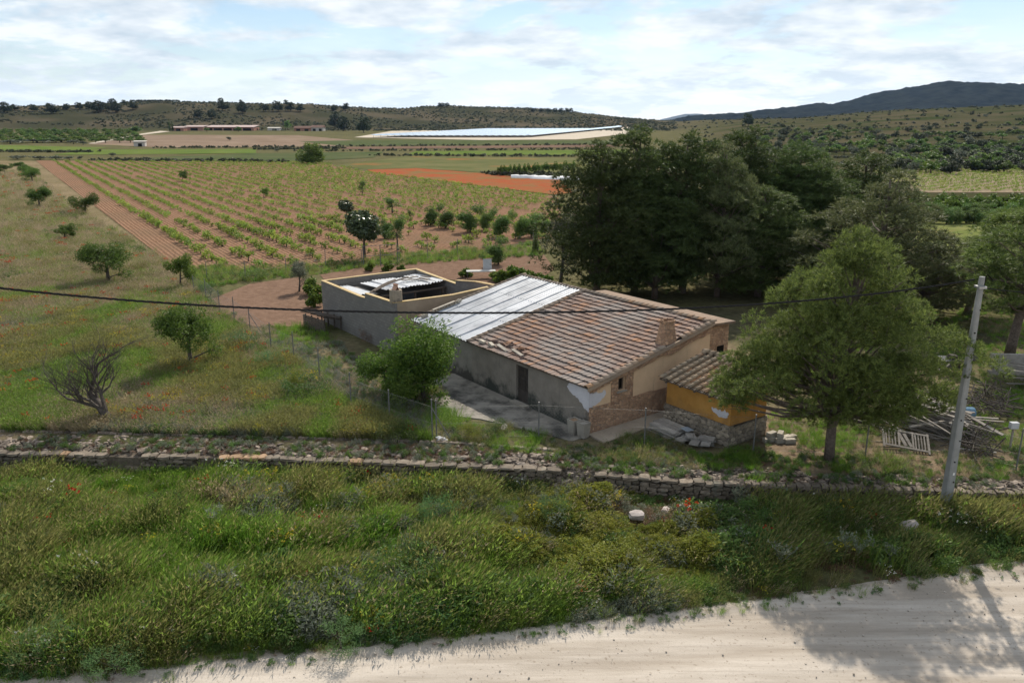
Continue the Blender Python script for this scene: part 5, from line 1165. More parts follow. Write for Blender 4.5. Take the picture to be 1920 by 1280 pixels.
ALM2 = broad_proto(58, 3.6, 1.9, 2.0, 34, 0.50, 200, 0.16, 0.06, L_ALM, 0.11, (-0.3, 0), 0.75, 14, 0.25, 0.5, low=True)
ALM3 = broad_proto(53, 3.0, 1.5, 1.75, 26, 0.42, 170, 0.17, 0.065, L_ALM, 0.08, (0.1, 0), 0.85, 12, 0.2, 0.4, low=True)
for pr, u, vb, vt, w_, lab in [(ALM1, 357, 692, 562, 112, 'leafy almond tree in the meadow left of the fence'), (ALM1, 203, 532, 450, 92, 'almond tree with a wide gappy crown in the upper meadow'), (ALM3, 340, 542, 474, 52, 'upright almond tree at the meadow corner by the vineyard'),
    (ALM3, 122, 453, 420, 44, 'small almond tree alone in the dry meadow'), (ALM1, 76, 393, 348, 42, 'round almond tree beside the vineyard headland'), (ALM2, 160, 402, 358, 52, 'spreading almond tree right of the round one, at the vineyard edge'),
    (ALM3, 10, 328, 306, 26, 'small round tree at the left edge of the picture'), (ALM1, 62, 343, 312, 34, 'leafy tree at the near end of the headland row'), (ALM2, 46, 330, 306, 30, 'leafy tree in the middle of the headland row'), (ALM3, 34, 319, 303, 24, 'leafy tree at the far end of the headland row'),
    (ALM3, 343, 341, 319, 22, 'small green tree standing alone in the vineyard'), (ALM3, 495, 371, 352, 20, 'tiny green tree alone in the middle of the vineyard')]:
    tree_px(pr, 'almond_tree', lab, 'tree', u, vb, vt, w_)
OLV = broad_proto(61, 3.2, 1.35, 1.8, 30, 0.45, 240, 0.12, 0.035, L_OLIVE, 0.09, (0.1, 0), 0.9, 14, 0.2, 0.35, low=True)
tree_px(OLV, 'olive_tree', 'small grey olive tree beside the ploughed plot', 'tree', 562, 547, 488, 50)
tree_px(OLV, 'olive_tree', 'tall grey green olive at the left foot of the pine grove', 'tree', 1052, 536, 392, 92)
LOQ = broad_proto(62, 4.6, 1.8, 2.8, 40, 0.5, 120, 0.34, 0.15, L_LOQ, 0.1, (-0.1, 0), 0.9, 16, 0.25, 0.4, low=True)
tree_px(LOQ, 'loquat_tree', 'dark glossy leaved tree behind the back fence', 'tree', 684, 484, 390, 82)
tree_px(LOQ, 'loquat_tree', 'small dark leaved tree behind the glossy tree', 'tree', 650, 412, 373, 36)
TH = broad_proto(63, 4.0, 1.3, 2.3, 26, 0.42, 90, 0.17, 0.06, L_ORCH, 0.09, (0.1, 0), 0.9, 18, 0.15, 0.4, low=True)
for u, vb, vt, w_, lab in [(745, 470, 402, 44, 'thin brownish tree right of the glossy tree'), (736, 400, 368, 38, 'sparse tree in the vineyard above the thin one'), (679, 365, 337, 26, 'small sparse tree higher up in the vineyard'), (770, 412, 393, 14, 'sapling between the sparse tree and the orchard row')]:
    tree_px(TH, 'fruit_tree', lab, 'tree', u, vb, vt, w_)
ORC = broad_proto(64, 3.6, 1.6, 1.9, 34, 0.5, 170, 0.18, 0.07, L_ORCH, 0.09, (0.05, 0), 0.9, 14, 0.15, 0.4, low=True)
for k, (u, vb, vt, w_) in enumerate([(808, 424, 384, 40), (836, 428, 382, 44), (882, 436, 381, 56), (908, 432, 386, 42), (938, 444, 388, 48), (974, 448, 391, 44), (996, 446, 396, 46), (1022, 440, 400, 40), (722, 448, 406, 40)]):
    tree_px(ORC, 'fruit_tree', ['leftmost tree of the orchard row behind the garden', 'second orchard row tree from the left, wide and low', 'third tree of the orchard row, tall and broad', 'fourth tree of the orchard row, partly behind the third', 'middle dark tree of the orchard row', 'tree of the orchard row right of the dark one', 'orchard row tree above the little cypress', 'last orchard row tree, against the pine grove', 'bright fruit tree beside the dark glossy tree'][k], 'tree', u, vb, vt, w_)
tree_px(ORC, 'citrus_tree', 'round headed lollipop tree in the garden behind the shed', 'tree', 934, 497, 443, 50)
ROUND = broad_proto(65, 5.0, 2.6, 2.3, 60, 0.7, 130, 0.3, 0.14, L_BUSH, 0.14, (0, 0), 1.0, 14, 0.1, 0.55, low=True)
tree_px(ROUND, 'round_tree', 'big round bright green tree at the far end of the vineyard', 'tree', 583, 307, 268, 52)
g = np.random.default_rng(5); cz = np.linspace(0.2, 2.4, 16); cl = np.stack([g.normal(size=16) * .05, g.normal(size=16) * .05, cz, 0.30 * (1 - (cz / 2.7) ** 2)], 1)
V_, Fc = leaves(cl, 160, 0.12, 0.035, g, -0.5); CYP = Proto(MB().tube([(0, 0, 0), (0, 0, 2.0)], [0.05, 0.02], 6).mesh('trunk', BARKD), npmesh('crown', V_, Fc, L_PINED), 2.5, 0.33)
tree_px(CYP, 'cypress', 'little dark cypress at the right end of the garden', 'tree', 1004, 474, 434, 16)
# garden plants
GREENB = broad_proto(66, 1.3, 0.9, 0.55, 20, 0.3, 110, 0.2, 0.13, L_BUSH, 0.03, flat=1, nl=6, fork=0.1, hollow=0.3, low=True)
for u, vb, vt, w_, lab in [(585, 553, 522, 44, 'green leafy bush at the far left corner of the shed'), (592, 576, 545, 34, 'lower green bush along the shed left wall'), (695, 508, 490, 22, 'yellowish green plant in front of the pipe gate'), (728, 509, 492, 24, 'green squash plant right of the pipe gate'), (752, 508, 496, 16, 'small yellowish plant by the shed back wall'),
    (935, 528, 505, 40, 'leafy vegetable clump left of the white board'), (965, 524, 497, 46, 'tall leafy vegetable clump in the middle of the patch'), (998, 530, 506, 42, 'vegetable clump behind the metal roof ridge'), (1020, 538, 515, 36, 'vegetable clump at the right of the patch'), (872, 520, 503, 28, 'leafy clump left of the garden table')]:
    tree_px(GREENB, 'leafy_plant', lab, 'plant', u, vb, vt, w_)

# ---- bare tree
q = random.Random(12); tb_ = MB(); br_ = MB()
def branch(p, d, r, L, lev):
    pts = [p]; rr = [r]; n = 4
    for i in range(n):
        d = (d + Vector((q.gauss(0, .16), q.gauss(0, .16), q.gauss(0.05, .12)))).normalized(); p = p + d * L / n; pts.append(p); rr.append(r * (1 - 0.40 * (i + 1) / n))
    (tb_ if lev == 0 else br_).tube(pts, rr, 7 if lev == 0 else (5 if lev < 3 else 3), False)
    if lev >= 5: return
    kids = {0: 5, 1: 4, 2: 4, 3: 4, 4: 3}[lev]
    for k in range(kids):
        t = 1.0 if k == 0 else q.uniform(0.35, 1.0); i = min(int(t * n), n); a = q.uniform(0, 6.28); sp_ = q.uniform(0.45, 0.95)
        nd = (d + Vector((math.cos(a) * sp_, math.sin(a) * sp_, q.uniform(-0.15, 0.45)))).normalized()
        branch(pts[i], nd, rr[i] * (0.80 if k == 0 else q.uniform(0.42, 0.64)), L * q.uniform(0.62, 0.86), lev + 1)
branch(Vector((0, 0, 0)), Vector((-0.42, 0.05, 0.9)).normalized(), 0.19, 1.45, 0)
p = G(212, 795); bt_ = empty('bare_tree', tuple(p), 0, (1.28, 1.28, 1.28)); tag(bt_, 'leafless crooked tree leaning left above the stone wall', 'tree')
GREYB = M('grey_twig_bark', (0.05, 0.042, 0.036), (0.105, 0.088, 0.075), 8, bump=0.4)
tb_.build('trunk', BARKD, bt_, True); br_.build('branches', GREYB, bt_)

# ================================================================== SCATTERED STUFF (geometry nodes)
def tuft(n, h, spread, lean, wd, g, seed_heads=0.0, bend=0.55, wind=(0.25, -0.05)):
    V_ = []; Fc = []
    for k in range(n):
        a = g.random() * 2 * PI; r = spread * math.sqrt(g.random()); b = np.array([r * math.cos(a), r * math.sin(a), -0.02]); hh = h * g.uniform(0.55, 1.15)
        dd = np.array([math.cos(a) * lean + wind[0] + g.normal() * .15, math.sin(a) * lean + wind[1] + g.normal() * .15, 0]) * hh
        sa = g.random() * PI; s = np.array([math.cos(sa), math.sin(sa), 0]); n0 = len(V_)
        ts = (0, 0.4, 0.75, 1.0); w_ = wd * g.uniform(0.7, 1.3)
        for t, ww in zip(ts, (1, 0.85, 0.55, 0.1)):
            c = b + dd * t ** 2 + np.array([0, 0, hh * (t - bend * 0.35 * t ** 3)]); V_.append(c - s * w_ * ww / 2); V_.append(c + s * w_ * ww / 2)
        for i in range(3): Fc.append((n0 + 2 * i, n0 + 2 * i + 1, n0 + 2 * i + 3, n0 + 2 * i + 2))
        if g.random() < seed_heads:
            c = b + dd + np.array([0, 0, hh * (1 - bend * 0.35)]); n1 = len(V_); ax = np.array([dd[0] * .8, dd[1] * .8, hh * 0.35]); ax = ax / np.linalg.norm(ax) * 0.10
            V_ += [c - ax * 0.2, c + s * 0.016, c + ax, c - s * 0.016]; Fc.append((n1, n1 + 1, n1 + 2, n1 + 3))
    return np.array(V_), np.array(Fc)
def herb(nc, r, h, cr, per, L, Wd, g, flat=0.9):
    a = g.random(nc) * 2 * PI; rr = r * np.sqrt(g.random(nc)); z = h * (0.25 + 0.75 * g.random(nc)) * (1 - 0.4 * (rr / r) ** 2)
    cl = np.stack([rr * np.cos(a), rr * np.sin(a), z * flat, cr * g.uniform(.7, 1.3, nc)], 1); return leaves(cl, per, L, Wd, g, 0.0, 0.2)
def proto_obj(name, V_, Fc, mat): return bpy.data.objects.new(name, npmesh(name, V_, Fc, mat))
def join2(V1, F1, V2, F2, name, m1, m2):
    V_ = np.concatenate([V1, V2]); Fc = np.concatenate([F1, F2 + len(V1)]); me = npmesh(name, V_, Fc, [m1, m2])
    mi = np.zeros(len(Fc), np.int32); mi[len(F1):] = 1; me.polygons.foreach_set('material_index', mi); return bpy.data.objects.new(name, me)
def collection(name, objs):
    c = bpy.data.collections.new(name)
    for i, o in enumerate(objs): o.name = '%s_%02d' % (name, i); c.objects.link(o)
    return c
def scatter(name, P, coll, pick, scl, label, cat, rot=None, tilt=None, parent=None):
    P = np.asarray(P, np.float32); n = len(P); me = bpy.data.meshes.new(name); me.vertices.add(n); me.vertices.foreach_set('co', P.ravel())
    rot = rng.random(n) * 2 * PI if rot is None else rot; tilt = np.zeros(n) if tilt is None else tilt
    for an, ty, arr in (('rz', 'FLOAT', rot), ('tl', 'FLOAT', tilt), ('sc', 'FLOAT', scl), ('pk', 'INT', pick)):
        at = me.attributes.new(an, ty, 'POINT'); at.data.foreach_set('value', np.asarray(arr, np.int32 if ty == 'INT' else np.float32))
    o = link(name, me, parent); tag(o, label, cat, kind='stuff')
    ng = bpy.data.node_groups.new(name, 'GeometryNodeTree'); ng.interface.new_socket('Geometry', in_out='INPUT', socket_type='NodeSocketGeometry'); ng.interface.new_socket('Geometry', in_out='OUTPUT', socket_type='NodeSocketGeometry')
    gi = ng.nodes.new('NodeGroupInput'); go = ng.nodes.new('NodeGroupOutput'); ip = ng.nodes.new('GeometryNodeInstanceOnPoints'); ci = ng.nodes.new('GeometryNodeCollectionInfo')
    ci.inputs['Collection'].default_value = coll; ci.inputs['Separate Children'].default_value = True; ci.inputs['Reset Children'].default_value = True
    def na(nm, ty):
        k = ng.nodes.new('GeometryNodeInputNamedAttribute'); k.data_type = ty; k.inputs['Name'].default_value = nm; return k.outputs['Attribute']
    cx = ng.nodes.new('ShaderNodeCombineXYZ'); L = ng.links
    L.new(na('tl', 'FLOAT'), cx.inputs[0]); L.new(na('rz', 'FLOAT'), cx.inputs[2])
    L.new(gi.outputs[0], ip.inputs['Points']); L.new(ci.outputs[0], ip.inputs['Instance']); ip.inputs['Pick Instance'].default_value = True
    L.new(na('pk', 'INT'), ip.inputs['Instance Index']); L.new(cx.outputs[0], ip.inputs['Rotation']); L.new(na('sc', 'FLOAT'), ip.inputs['Scale']); L.new(ip.outputs[0], go.inputs[0])
    md = o.modifiers.new('scatter', 'NODES'); md.node_group = ng
    return o
g = np.random.default_rng(99)
PT = []
for k in range(2): PT.append(proto_obj('a', *tuft(46, 0.72, 0.34, 0.16, 0.013, g, 0.3), G_GREEN))          # 0,1 green
for k in range(2): PT.append(proto_obj('a', *tuft(40, 0.78, 0.34, 0.18, 0.012, g, 0.7), G_OLIVE))           # 2,3 olive, seeding
PT.append(proto_obj('a', *tuft(52, 0.60, 0.30, 0.22, 0.015, g), G_FRESH))                                   # 4 fresh
PT.append(proto_obj('a', *herb(12, 0.26, 0.42, 0.11, 26, 0.075, 0.030, g), G_MINT))                          # 5 mint herb
PT.append(proto_obj('a', *herb(14, 0.28, 0.45, 0.10, 26, 0.060, 0.022, g), G_EUPH))                          # 6 spurge
PT.append(proto_obj('a', *herb(12, 0.24, 0.48, 0.10, 24, 0.070, 0.022, g), G_GREY))                          # 7 grey herb
PT.append(proto_obj('a', *tuft(36, 0.58, 0.30, 0.2, 0.012, g, 0.6), G_STRAW))                               # 8 straw
PT.append(proto_obj('a', *herb(12, 0.20, 0.26, 0.09, 22, 0.055, 0.014, g), G_RUST))                          # 9 rusty herb
PT.append(proto_obj('a', *herb(13, 0.26, 0.5, 0.12, 26, 0.08, 0.03, g), L_ORCH))                              # 10 dark herb
V1, F1 = tuft(20, 0.5, 0.18, 0.35, 0.012, g); V2, F2 = leaves(np.stack([g.normal(size=7) * .14, g.normal(size=7) * .14, g.uniform(.42, .6, 7), np.full(7, .035)], 1), 9, 0.055, 0.045, g)
PT.append(join2(V1, F1, V2, F2, 'a', G_OLIVE, G_POP))                                                      # 11 poppies
V1, F1 = tuft(20, 0.45, 0.18, 0.35, 0.012, g); V2, F2 = leaves(np.stack([g.normal(size=16) * .16, g.normal(size=16) * .16, g.uniform(.36, .56, 16), np.full(16, .03)], 1), 8, 0.04, 0.035, g)
PT.append(join2(V1, F1, V2, F2, 'a', G_GREEN, G_YEL))                                                      # 12 yellow flowers
V2, F2 = leaves(np.stack([g.normal(size=14) * .16, g.normal(size=14) * .16, g.uniform(.36, .6, 14), np.full(14, .03)], 1), 7, 0.035, 0.03, g)
PT.append(join2(V1, F1, V2, F2, 'a', G_GREEN, G_WHITE))                                                    # 13 white flowers
TUFTS = collection('tuft', PT)

# foreground weeds between the wall and the road
n = 34000; x = g.uniform(-25, 24, n); t = g.random(n); y0 = roadY(x) + 0.15; y1 = wallY(x) - 0.05; y = y0 + (y1 - y0) * t
z = terrain(x, y); u_, v_ = VV(x, y, z)
nz = fbm(x / 3.5, y / 2.4, 101, 3); nz2 = fbm(x / 1.6 + 9, y / 1.6, 111, 3); nz3 = fbm(x / 4 + 3, y / 3, 121, 2); edge = np.minimum((y - y0) / 1.1, 1)
pick = np.where(g.random(n) < 0.12 + 0.6 * sstep(0.38, 0.66, nz), g.integers(2, 4, n), g.integers(0, 2, n)); r_ = g.random(n)
pick = np.where(g.random(n) < 0.05, 8, pick)
pick = np.where((nz2 > 0.57) & (r_ < 0.6), 4, pick); pick = np.where((nz2 < 0.33) & (r_ < 0.6), 10, pick)
pick = np.where((nz3 > 0.63) & (r_ < 0.6), 7, pick); pick = np.where((r_ > 0.93) & (nz2 > 0.45), 8, pick)
def el(cx, cy, a, b): return ((u_ - cx) / a) ** 2 + ((v_ - cy) / b) ** 2
e1_ = el(1180, 1015, 270, 90) * (0.7 + 0.6 * nz2); pick = np.where((e1_ < 1) & (r_ < 0.6), 6, pick)
pick = np.where((el(1260, 965, 130, 32) < 1) & (r_ < 0.75), 9, pick); pick = np.where((el(720, 1030, 60, 40) < 1) & (r_ < 0.9), 4, pick)
pick = np.where((el(540, 1000, 200, 60) < 1) & (r_ < 0.7), 4, pick); pick = np.where((el(350, 1000, 260, 110) < 1) & (r_ < 0.6), 4, pick)
pick = np.where((el(470, 960, 90, 35) < 1) & (r_ < 0.55), 12 * 0 + 7, pick); pick = np.where((el(430, 945, 60, 20) < 1) & (r_ < 0.5), 8, pick)
pick = np.where((v_ > 1120 - 0.05 * u_ + 60) & (nz2 > 0.52) & (r_ < 0.25) & (u_ < 900), 5, pick)
pick = np.where((u_ > 1330) & (r_ < 0.62), np.where(nz2 > 0.56, 9, np.where(r_ < 0.4, 10, 2)), pick); pick = np.where((u_ > 640) & (u_ < 1400) & (r_ > 0.6) & (r_ < 0.70), np.where(nz > 0.5, 7, 10), pick)
pick = np.where((r_ > 0.9988), 11, pick); pick = np.where((r_ < 0.0035), 13, pick); pick = np.where((r_ > 0.99) & (r_ < 0.994), 12, pick)
pick = np.where((el(640, 925, 200, 35) < 1) & (r_ < 0.05), 12, pick)
scl = (0.45 + 0.82 * sstep(0.25, 0.72, fbm(x / 1.7, y / 1.3, 131, 3))) * (0.45 + 0.55 * edge) * g.uniform(0.6, 1.4, n)
scl *= np.where(v_ > 1000, 1.1, 0.95); scl = np.where(np.isin(pick, (5, 6, 7, 9, 10)), scl * 1.3, scl); scl = np.where((e1_ < 1) & (pick < 5), scl * 0.7, scl)
bare = (u_ > 1480) & (((y - y0) < 1.5 * (0.6 + 0.7 * nz))); keepm = ~(bare & (g.random(n) < 0.9)) & ~((u_ > 1480) & (g.random(n) < 0.25)) & ~(np.hypot(x - PX_, y - PY_) < 0.3)
scatter('weeds', np.stack([x, y, z], -1)[keepm], TUFTS, pick[keepm], scl[keepm], 'dense grass, spurge and weeds between road and stone wall', 'weeds', rot=g.normal(size=int(keepm.sum())) * 0.7)

# the meadow on the left: sampled evenly over the picture so that near grass is fine
def px_points(poly, n, z=1.0):
    P = np.array(poly); u = g.uniform(P[:, 0].min(), P[:, 0].max(), n * 2); v = g.uniform(P[:, 1].min(), P[:, 1].max(), n * 2); k = polyin(P, u, v); u, v = u[k][:n], v[k][:n]
    r = np.stack([(u - 960) / F, CP - (v - 640) / F * SP, -SP - (v - 640) / F * CP], -1); t = (z - CAMZ) / r[:, 2]; X = r * t[:, None]; return X[:, 0], X[:, 1], u, v
mp_ = [(-60, 318), (60, 326), (140, 390), (330, 505), (364, 552), (470, 632), (600, 720), (731, 800), (811, 826), (500, 819), (0, 806), (-60, 806)]
x, y, u_, v_ = px_points(mp_, 30000); n = len(x); d_ = np.hypot(x, y); nz = fbm(x / 5, y / 7, 141, 3); nz2 = fbm(x / 2.2, y / 3, 151, 3); r_ = g.random(n)
dry = np.clip((nz - 0.30) * 3.2 + (740 - v_) / 330, 0.15, 1)
pick = np.where(r_ < dry * 0.8, 8, np.where(nz2 > 0.5, g.integers(2, 4, n), g.integers(0, 2, n)))
pick = np.where((nz2 > 0.6) & (g.random(n) < 0.16) & (v_ > 560), 12, pick); pick = np.where((g.random(n) < 0.5) & (fbm(x / 6 + 7, y / 6, 161, 3) > 0.60) & (v_ > 600), 7, pick)
pop = fbm(x / 7 + 2, y / 5, 171, 3); pick = np.where((pop > 0.54) & (g.random(n) < 0.022), 11, pick); pick = np.where((g.random(n) < 0.004), 11, pick)
pick = np.where((fbm(x / 3 + 2, y / 3, 181, 3) > 0.62) & (g.random(n) < .4), 10, pick)
pick = np.where((v_ < 380) & (fbm(x / 20 + 2, y / 20, 172, 3) > 0.5) & (g.random(n) < 0.04), 11, pick)
scl = (0.55 + 0.5 * nz2) * (0.8 + 0.006 * d_) * g.uniform(0.8, 1.25, n)
scatter('meadow_grass', np.stack([x, y, np.full(n, 1.0)], -1), TUFTS, pick, scl, 'dry and green meadow grass dotted with poppies on the left', 'grass')

# yard grass right of the fence, round the house and under the pines
yp = [(364, 549), (480, 612), (600, 612), (660, 665), (740, 690), (870, 760), (960, 800), (1100, 832), (1240, 800), (1380, 842), (1445, 815), (1440, 700), (1560, 560), (1700, 520), (1930, 560), (1930, 905), (1500, 900), (1250, 880), (811, 830), (731, 800), (600, 720), (470, 632)]
x, y, u_, v_ = px_points(yp, 9500); n = len(x); nz = fbm(x / 3, y / 3, 201, 3); nz2 = fbm(x / 1.4, y / 1.4, 211, 3); r_ = g.random(n)
inh = lambda x, y, O, w0, w1, l0, l1: ((x - O[0]) * E2[0] + (y - O[1]) * E2[1] > w0) & ((x - O[0]) * E2[0] + (y - O[1]) * E2[1] < w1) & ((x - O[0]) * E1[0] + (y - O[1]) * E1[1] > l0) & ((x - O[0]) * E1[0] + (y - O[1]) * E1[1] < l1)
keepm = ~inh(x, y, HC, -1.2, 12, -1.3, 16) & ~inh(x, y, OC, -1.6, 2.8, -0.2, 4) & ~inh(x, y, SC_, -0.1, 8, -1, 11) & ~inh(x, y, HC, -3.4, 0, 3.5, 8.5) & (y > wallY(x) + 1.4)
keepm &= ~((u_ > 1420) & (v_ > 640) & (nz < 0.5) & (r_ < 0.85))
pick = np.where(nz > 0.52, np.where(r_ < 0.5, 4, 0), np.where(r_ < 0.35, 2, np.where(r_ < 0.6, 8, np.where(r_ < 0.75, 7, 10))))
pick = np.where((u_ > 500) & (u_ < 800) & (v_ > 640) & (r_ < 0.45), 7, pick); pick = np.where((u_ > 1600) & (v_ > 830) & (r_ < 0.6), 8, pick)
scl = (0.35 + 0.5 * nz2) * g.uniform(.7, 1.2, n) * np.where(u_ < 860, 1.15, 0.75)
scatter('yard_grass', np.stack([x, y, np.full(n, 1.0)], -1)[keepm], TUFTS, pick[keepm], scl[keepm], 'patchy short grass and weeds of the farmyard', 'grass')
# herbs rooted in the rubble of the wall
n = 3000; x = g.uniform(-26, 24, n); tt = g.random(n); y = wallY(x) + 0.35 + tt * np.where(x > 3, 2.6, 1.85); nz = fbm(x / 1.5, y / 1.5, 221, 3); r_ = g.random(n); keepm = nz > 0.36
pick = np.where(r_ < 0.55, 9, np.where(r_ < 0.75, 7, np.where(r_ < 0.9, 10, 0))); pick = np.where((x > 3) & (r_ < 0.3), np.where(r_ < .1, 4, 10), pick)
scatter('wall_herbs', np.stack([x, y, np.full(n, 0.95)], -1)[keepm], TUFTS, pick[keepm], (g.uniform(0.28, 0.72, n) * np.where(pick == 0, .6, 1))[keepm], 'small rusty and grey herbs rooted in the rubble wall top', 'herbs')
# headland and fence-side weeds round the vineyard and plot
x, y, u_, v_ = px_points([(330, 500), (470, 503), (600, 494), (760, 478), (1010, 455), (1025, 480), (860, 490), (700, 502), (600, 515), (440, 532), (370, 548)], 2600); n = len(x); r_ = g.random(n)
scatter('headland_weeds', np.stack([x, y, np.full(n, 1.03)], -1), TUFTS, np.where(r_ < .3, 0, np.where(r_ < .55, 10, np.where(r_ < .8, 2, 4))), g.uniform(.5, 1.1, n) * (0.5 + 0.8 * fbm(x / 4, y / 4, 301, 3)), 'weedy grass strip along the back fence', 'weeds')

# loose stones on the road
PEB = collection('pebble', [proto_obj('p', np.array(RK[k][0]), [tuple(f) for f in RK[k][1]], S_ROCKY) for k in range(3)])
n = 1900; x = g.uniform(-16, 22, n); o_ = -g.random(n) ** 1.3 * 7.0 + 0.5; y = roadY(x) + o_; k = (fbm(x / 1.2, y / 0.8, 411, 3) > 0.42) | (o_ > -0.5); x, y = x[k], y[k]; n = len(x)
scatter('road_stones', np.stack([x, y, np.interp(y - roadY(x), [-7, -4.2, -0.7, 0, 0.5], [0.04, 0.05, 0.025, 0.07, 0.02]) + 0.008], -1), PEB, g.integers(0, 3, n), 0.014 + 0.045 * g.random(n) ** 4, 'loose gravel and small stones strewn over the road', 'gravel')
n = 420; x = g.uniform(-14, 23, n); y = roadY(x) + g.normal(size=n) * 0.22 + 0.05
scatter('verge_sprouts', np.stack([x, y, np.full(n, 0.03)], -1), TUFTS, g.choice([0, 2, 4, 5, 9, 10], n), g.uniform(0.18, 0.5, n), 'small sprouts creeping onto the road edge', 'weeds')
# ---- shrubs among the foreground weeds
def shrub(seed, mat, L=0.07, Wd=0.022, per=90, nc=26):
    gg = np.random.default_rng(seed); a = gg.random(nc) * 2 * PI; rr = np.sqrt(gg.random(nc)) * 0.8; zz_ = (0.25 + 0.6 * gg.random(nc)) * (1.15 - 0.6 * rr ** 2)
    cl = np.stack([rr * np.cos(a), rr * np.sin(a), zz_, gg.uniform(.16, .28, nc)], 1); V_, Fc = leaves(cl, per, L, Wd, gg, -0.3, 0.3)
    tm = limb_mesh('stems', [(0, 0, 0), (0.02, 0, 0.3)], [0.03, 0.02], cl, gg, BARKD, 12, 0.02, 0.2, 0)
    return Proto(tm, npmesh('foliage', V_, Fc, mat), 1.0, 1.0)
SHD = shrub(71, L_PINED); SHG = shrub(72, L_ORCH); SHY = shrub(73, G_EUPH); SHB = shrub(74, G_MINT, 0.09, 0.015); SHR = shrub(75, G_RUST, 0.06, .015)
def shr(pr, u, v_, wpx, hm, lab, z=0.1):
    p = G(u, v_, z); r = wpx / 2 / F * math.hypot(p[1], CAMZ); o = empty('shrub', (p[0], p[1], p[2]), u * 0.7, (r, r, hm * (1.5 if z < 0.5 else 1.1))); tag(o, lab, 'shrub'); link('stems', pr.trunk, o); link('foliage', pr.crown, o)
for a in [(SHD, 318, 978, 95, 1.0, 'dark round shrub in the bright grass, left foreground'), (SHD, 650, 965, 70, 0.75, 'small dark shrub below the stone wall beside yellow flowers'), (SHB, 825, 985, 95, 0.9, 'bluish green feathery shrub in the middle of the weeds'), (SHB, 1040, 985, 85, 0.9, 'feathery green shrub left of the yellowish patch'),
          (SHG, 760, 1105, 200, 0.9, 'wide dark green shrub in the foreground weeds'), (SHY, 1085, 1075, 170, 0.75, 'yellow green spurge clump in the middle foreground'), (SHY, 1190, 1060, 150, 0.7, 'yellow green spurge clump right of the middle one'), (SHY, 1120, 990, 120, 0.6, 'yellowish clump near the pale stones'),
          (SHY, 1290, 1040, 120, 0.55, 'yellow green clump furthest right in the spurge patch'), (SHB, 95, 1235, 140, 0.7, 'bluish green leafy clump in the bottom left corner'), (SHB, 215, 1262, 120, 0.6, 'leafy green clump at the road edge, bottom left'), (SHB, 640, 1215, 110, 0.6, 'leafy green clump hanging over the road edge'),
          (SHD, 1580, 985, 120, 0.7, 'dark low shrub in the shade below the wall'), (SHG, 1420, 985, 110, 0.75, 'dark green shrub below the wall right of the white stone'), (SHG, 40, 945, 90, 0.7, 'dark green shrub at the left edge under the wall'), (SHR, 1240, 985, 90, 0.45, 'brown dried clump around the pale stones')]: shr(*a)
for a in [(SHD, 745, 830, 90, 1.0, 'dark shrub at the fence beside the meadow corner'), (SHG, 575, 745, 120, 1.1, 'bushy broom shrub against the fence, meadow side'), (SHY, 548, 735, 60, 1.2, 'yellow green broom sprouting beside the fence post'), (SHB, 452, 660, 90, 1.3, 'feathery broom by the braced fence post'), (SHB, 510, 690, 80, 1.0, 'feathery grey green broom between two fence posts'),
          (SHG, 395, 555, 50, 1.0, 'green shrub at the corner of the ploughed plot'), (SHG, 480, 525, 60, 1.0, 'dark bush on the weedy strip behind the ploughed plot'), (SHD, 1610, 862, 55, 0.4, 'dark low bush at the foot of the near pine'), (SHR, 690, 640, 60, 0.8, 'brown bush in the shadow of the shed wall'), (SHG, 930, 812, 50, 0.7, 'green tuft shrub in front of the patio'), (SHY, 885, 820, 60, 0.75, 'bright weed clump left of the patio tuft')]: shr(*a, z=1.0)

# ---- silvery thistles by the road
def thistle(seed):
    gg = random.Random(seed); st = MB(); lf = MB(); hd = MB()
    def sprig(p, d, L, r, lev):
        e = p + d * L; st.tube([p, (p + e) / 2 + Vector((gg.gauss(0, .02), gg.gauss(0, .02), 0)), e], [r, r * .8, r * .6], 5, False)
        for k in range(5):
            t = gg.uniform(0.05, 0.95); a = gg.uniform(0, 6.3); b = p.lerp(e, t); s = Vector((math.cos(a), math.sin(a), gg.uniform(.1, .6))).normalized(); w_ = s.cross(Vector((0, 0, 1))).normalized() * 0.016; ll = gg.uniform(.09, .22) * (1.3 - t * .5)
            lf.add([b, b + s * ll * .4 + w_, b + s * ll, b + s * ll * .4 - w_], [(0, 1, 2, 3)])
        if lev == 0 or gg.random() < .8:
            if lev >= 2: 
                for i in range(6):
                    q_ = 2 * PI * i / 6; hd.add([e + Vector((.03 * math.cos(q_), .03 * math.sin(q_), 0)), e + Vector((.03 * math.cos(q_ + 1.05), .03 * math.sin(q_ + 1.05), 0)), e + Vector((0, 0, .07)), e + Vector((0, 0, -.03))], [(0, 1, 2), (1, 0, 3)])
        if lev < 2:
            for k in range(4 if lev == 0 else 3):
                a = gg.uniform(0, 6.3); nd = (d * 0.9 + Vector((math.cos(a), math.sin(a), .25)) * .75).normalized(); sprig(p.lerp(e, gg.uniform(.35, 1)), nd, L * gg.uniform(.5, .75), r * .65, lev + 1)
    sprig(Vector((0, 0, 0)), Vector((gg.uniform(-.1, .1), gg.uniform(-.1, .1), 1)).normalized(), 0.62, 0.018, 0)
    return st.mesh('stem', L_THIS), lf.mesh('leaf_blades', L_THIS), hd.mesh('flower_heads', L_THIS)
TM = [thistle(k) for k in (2, 5, 8)]
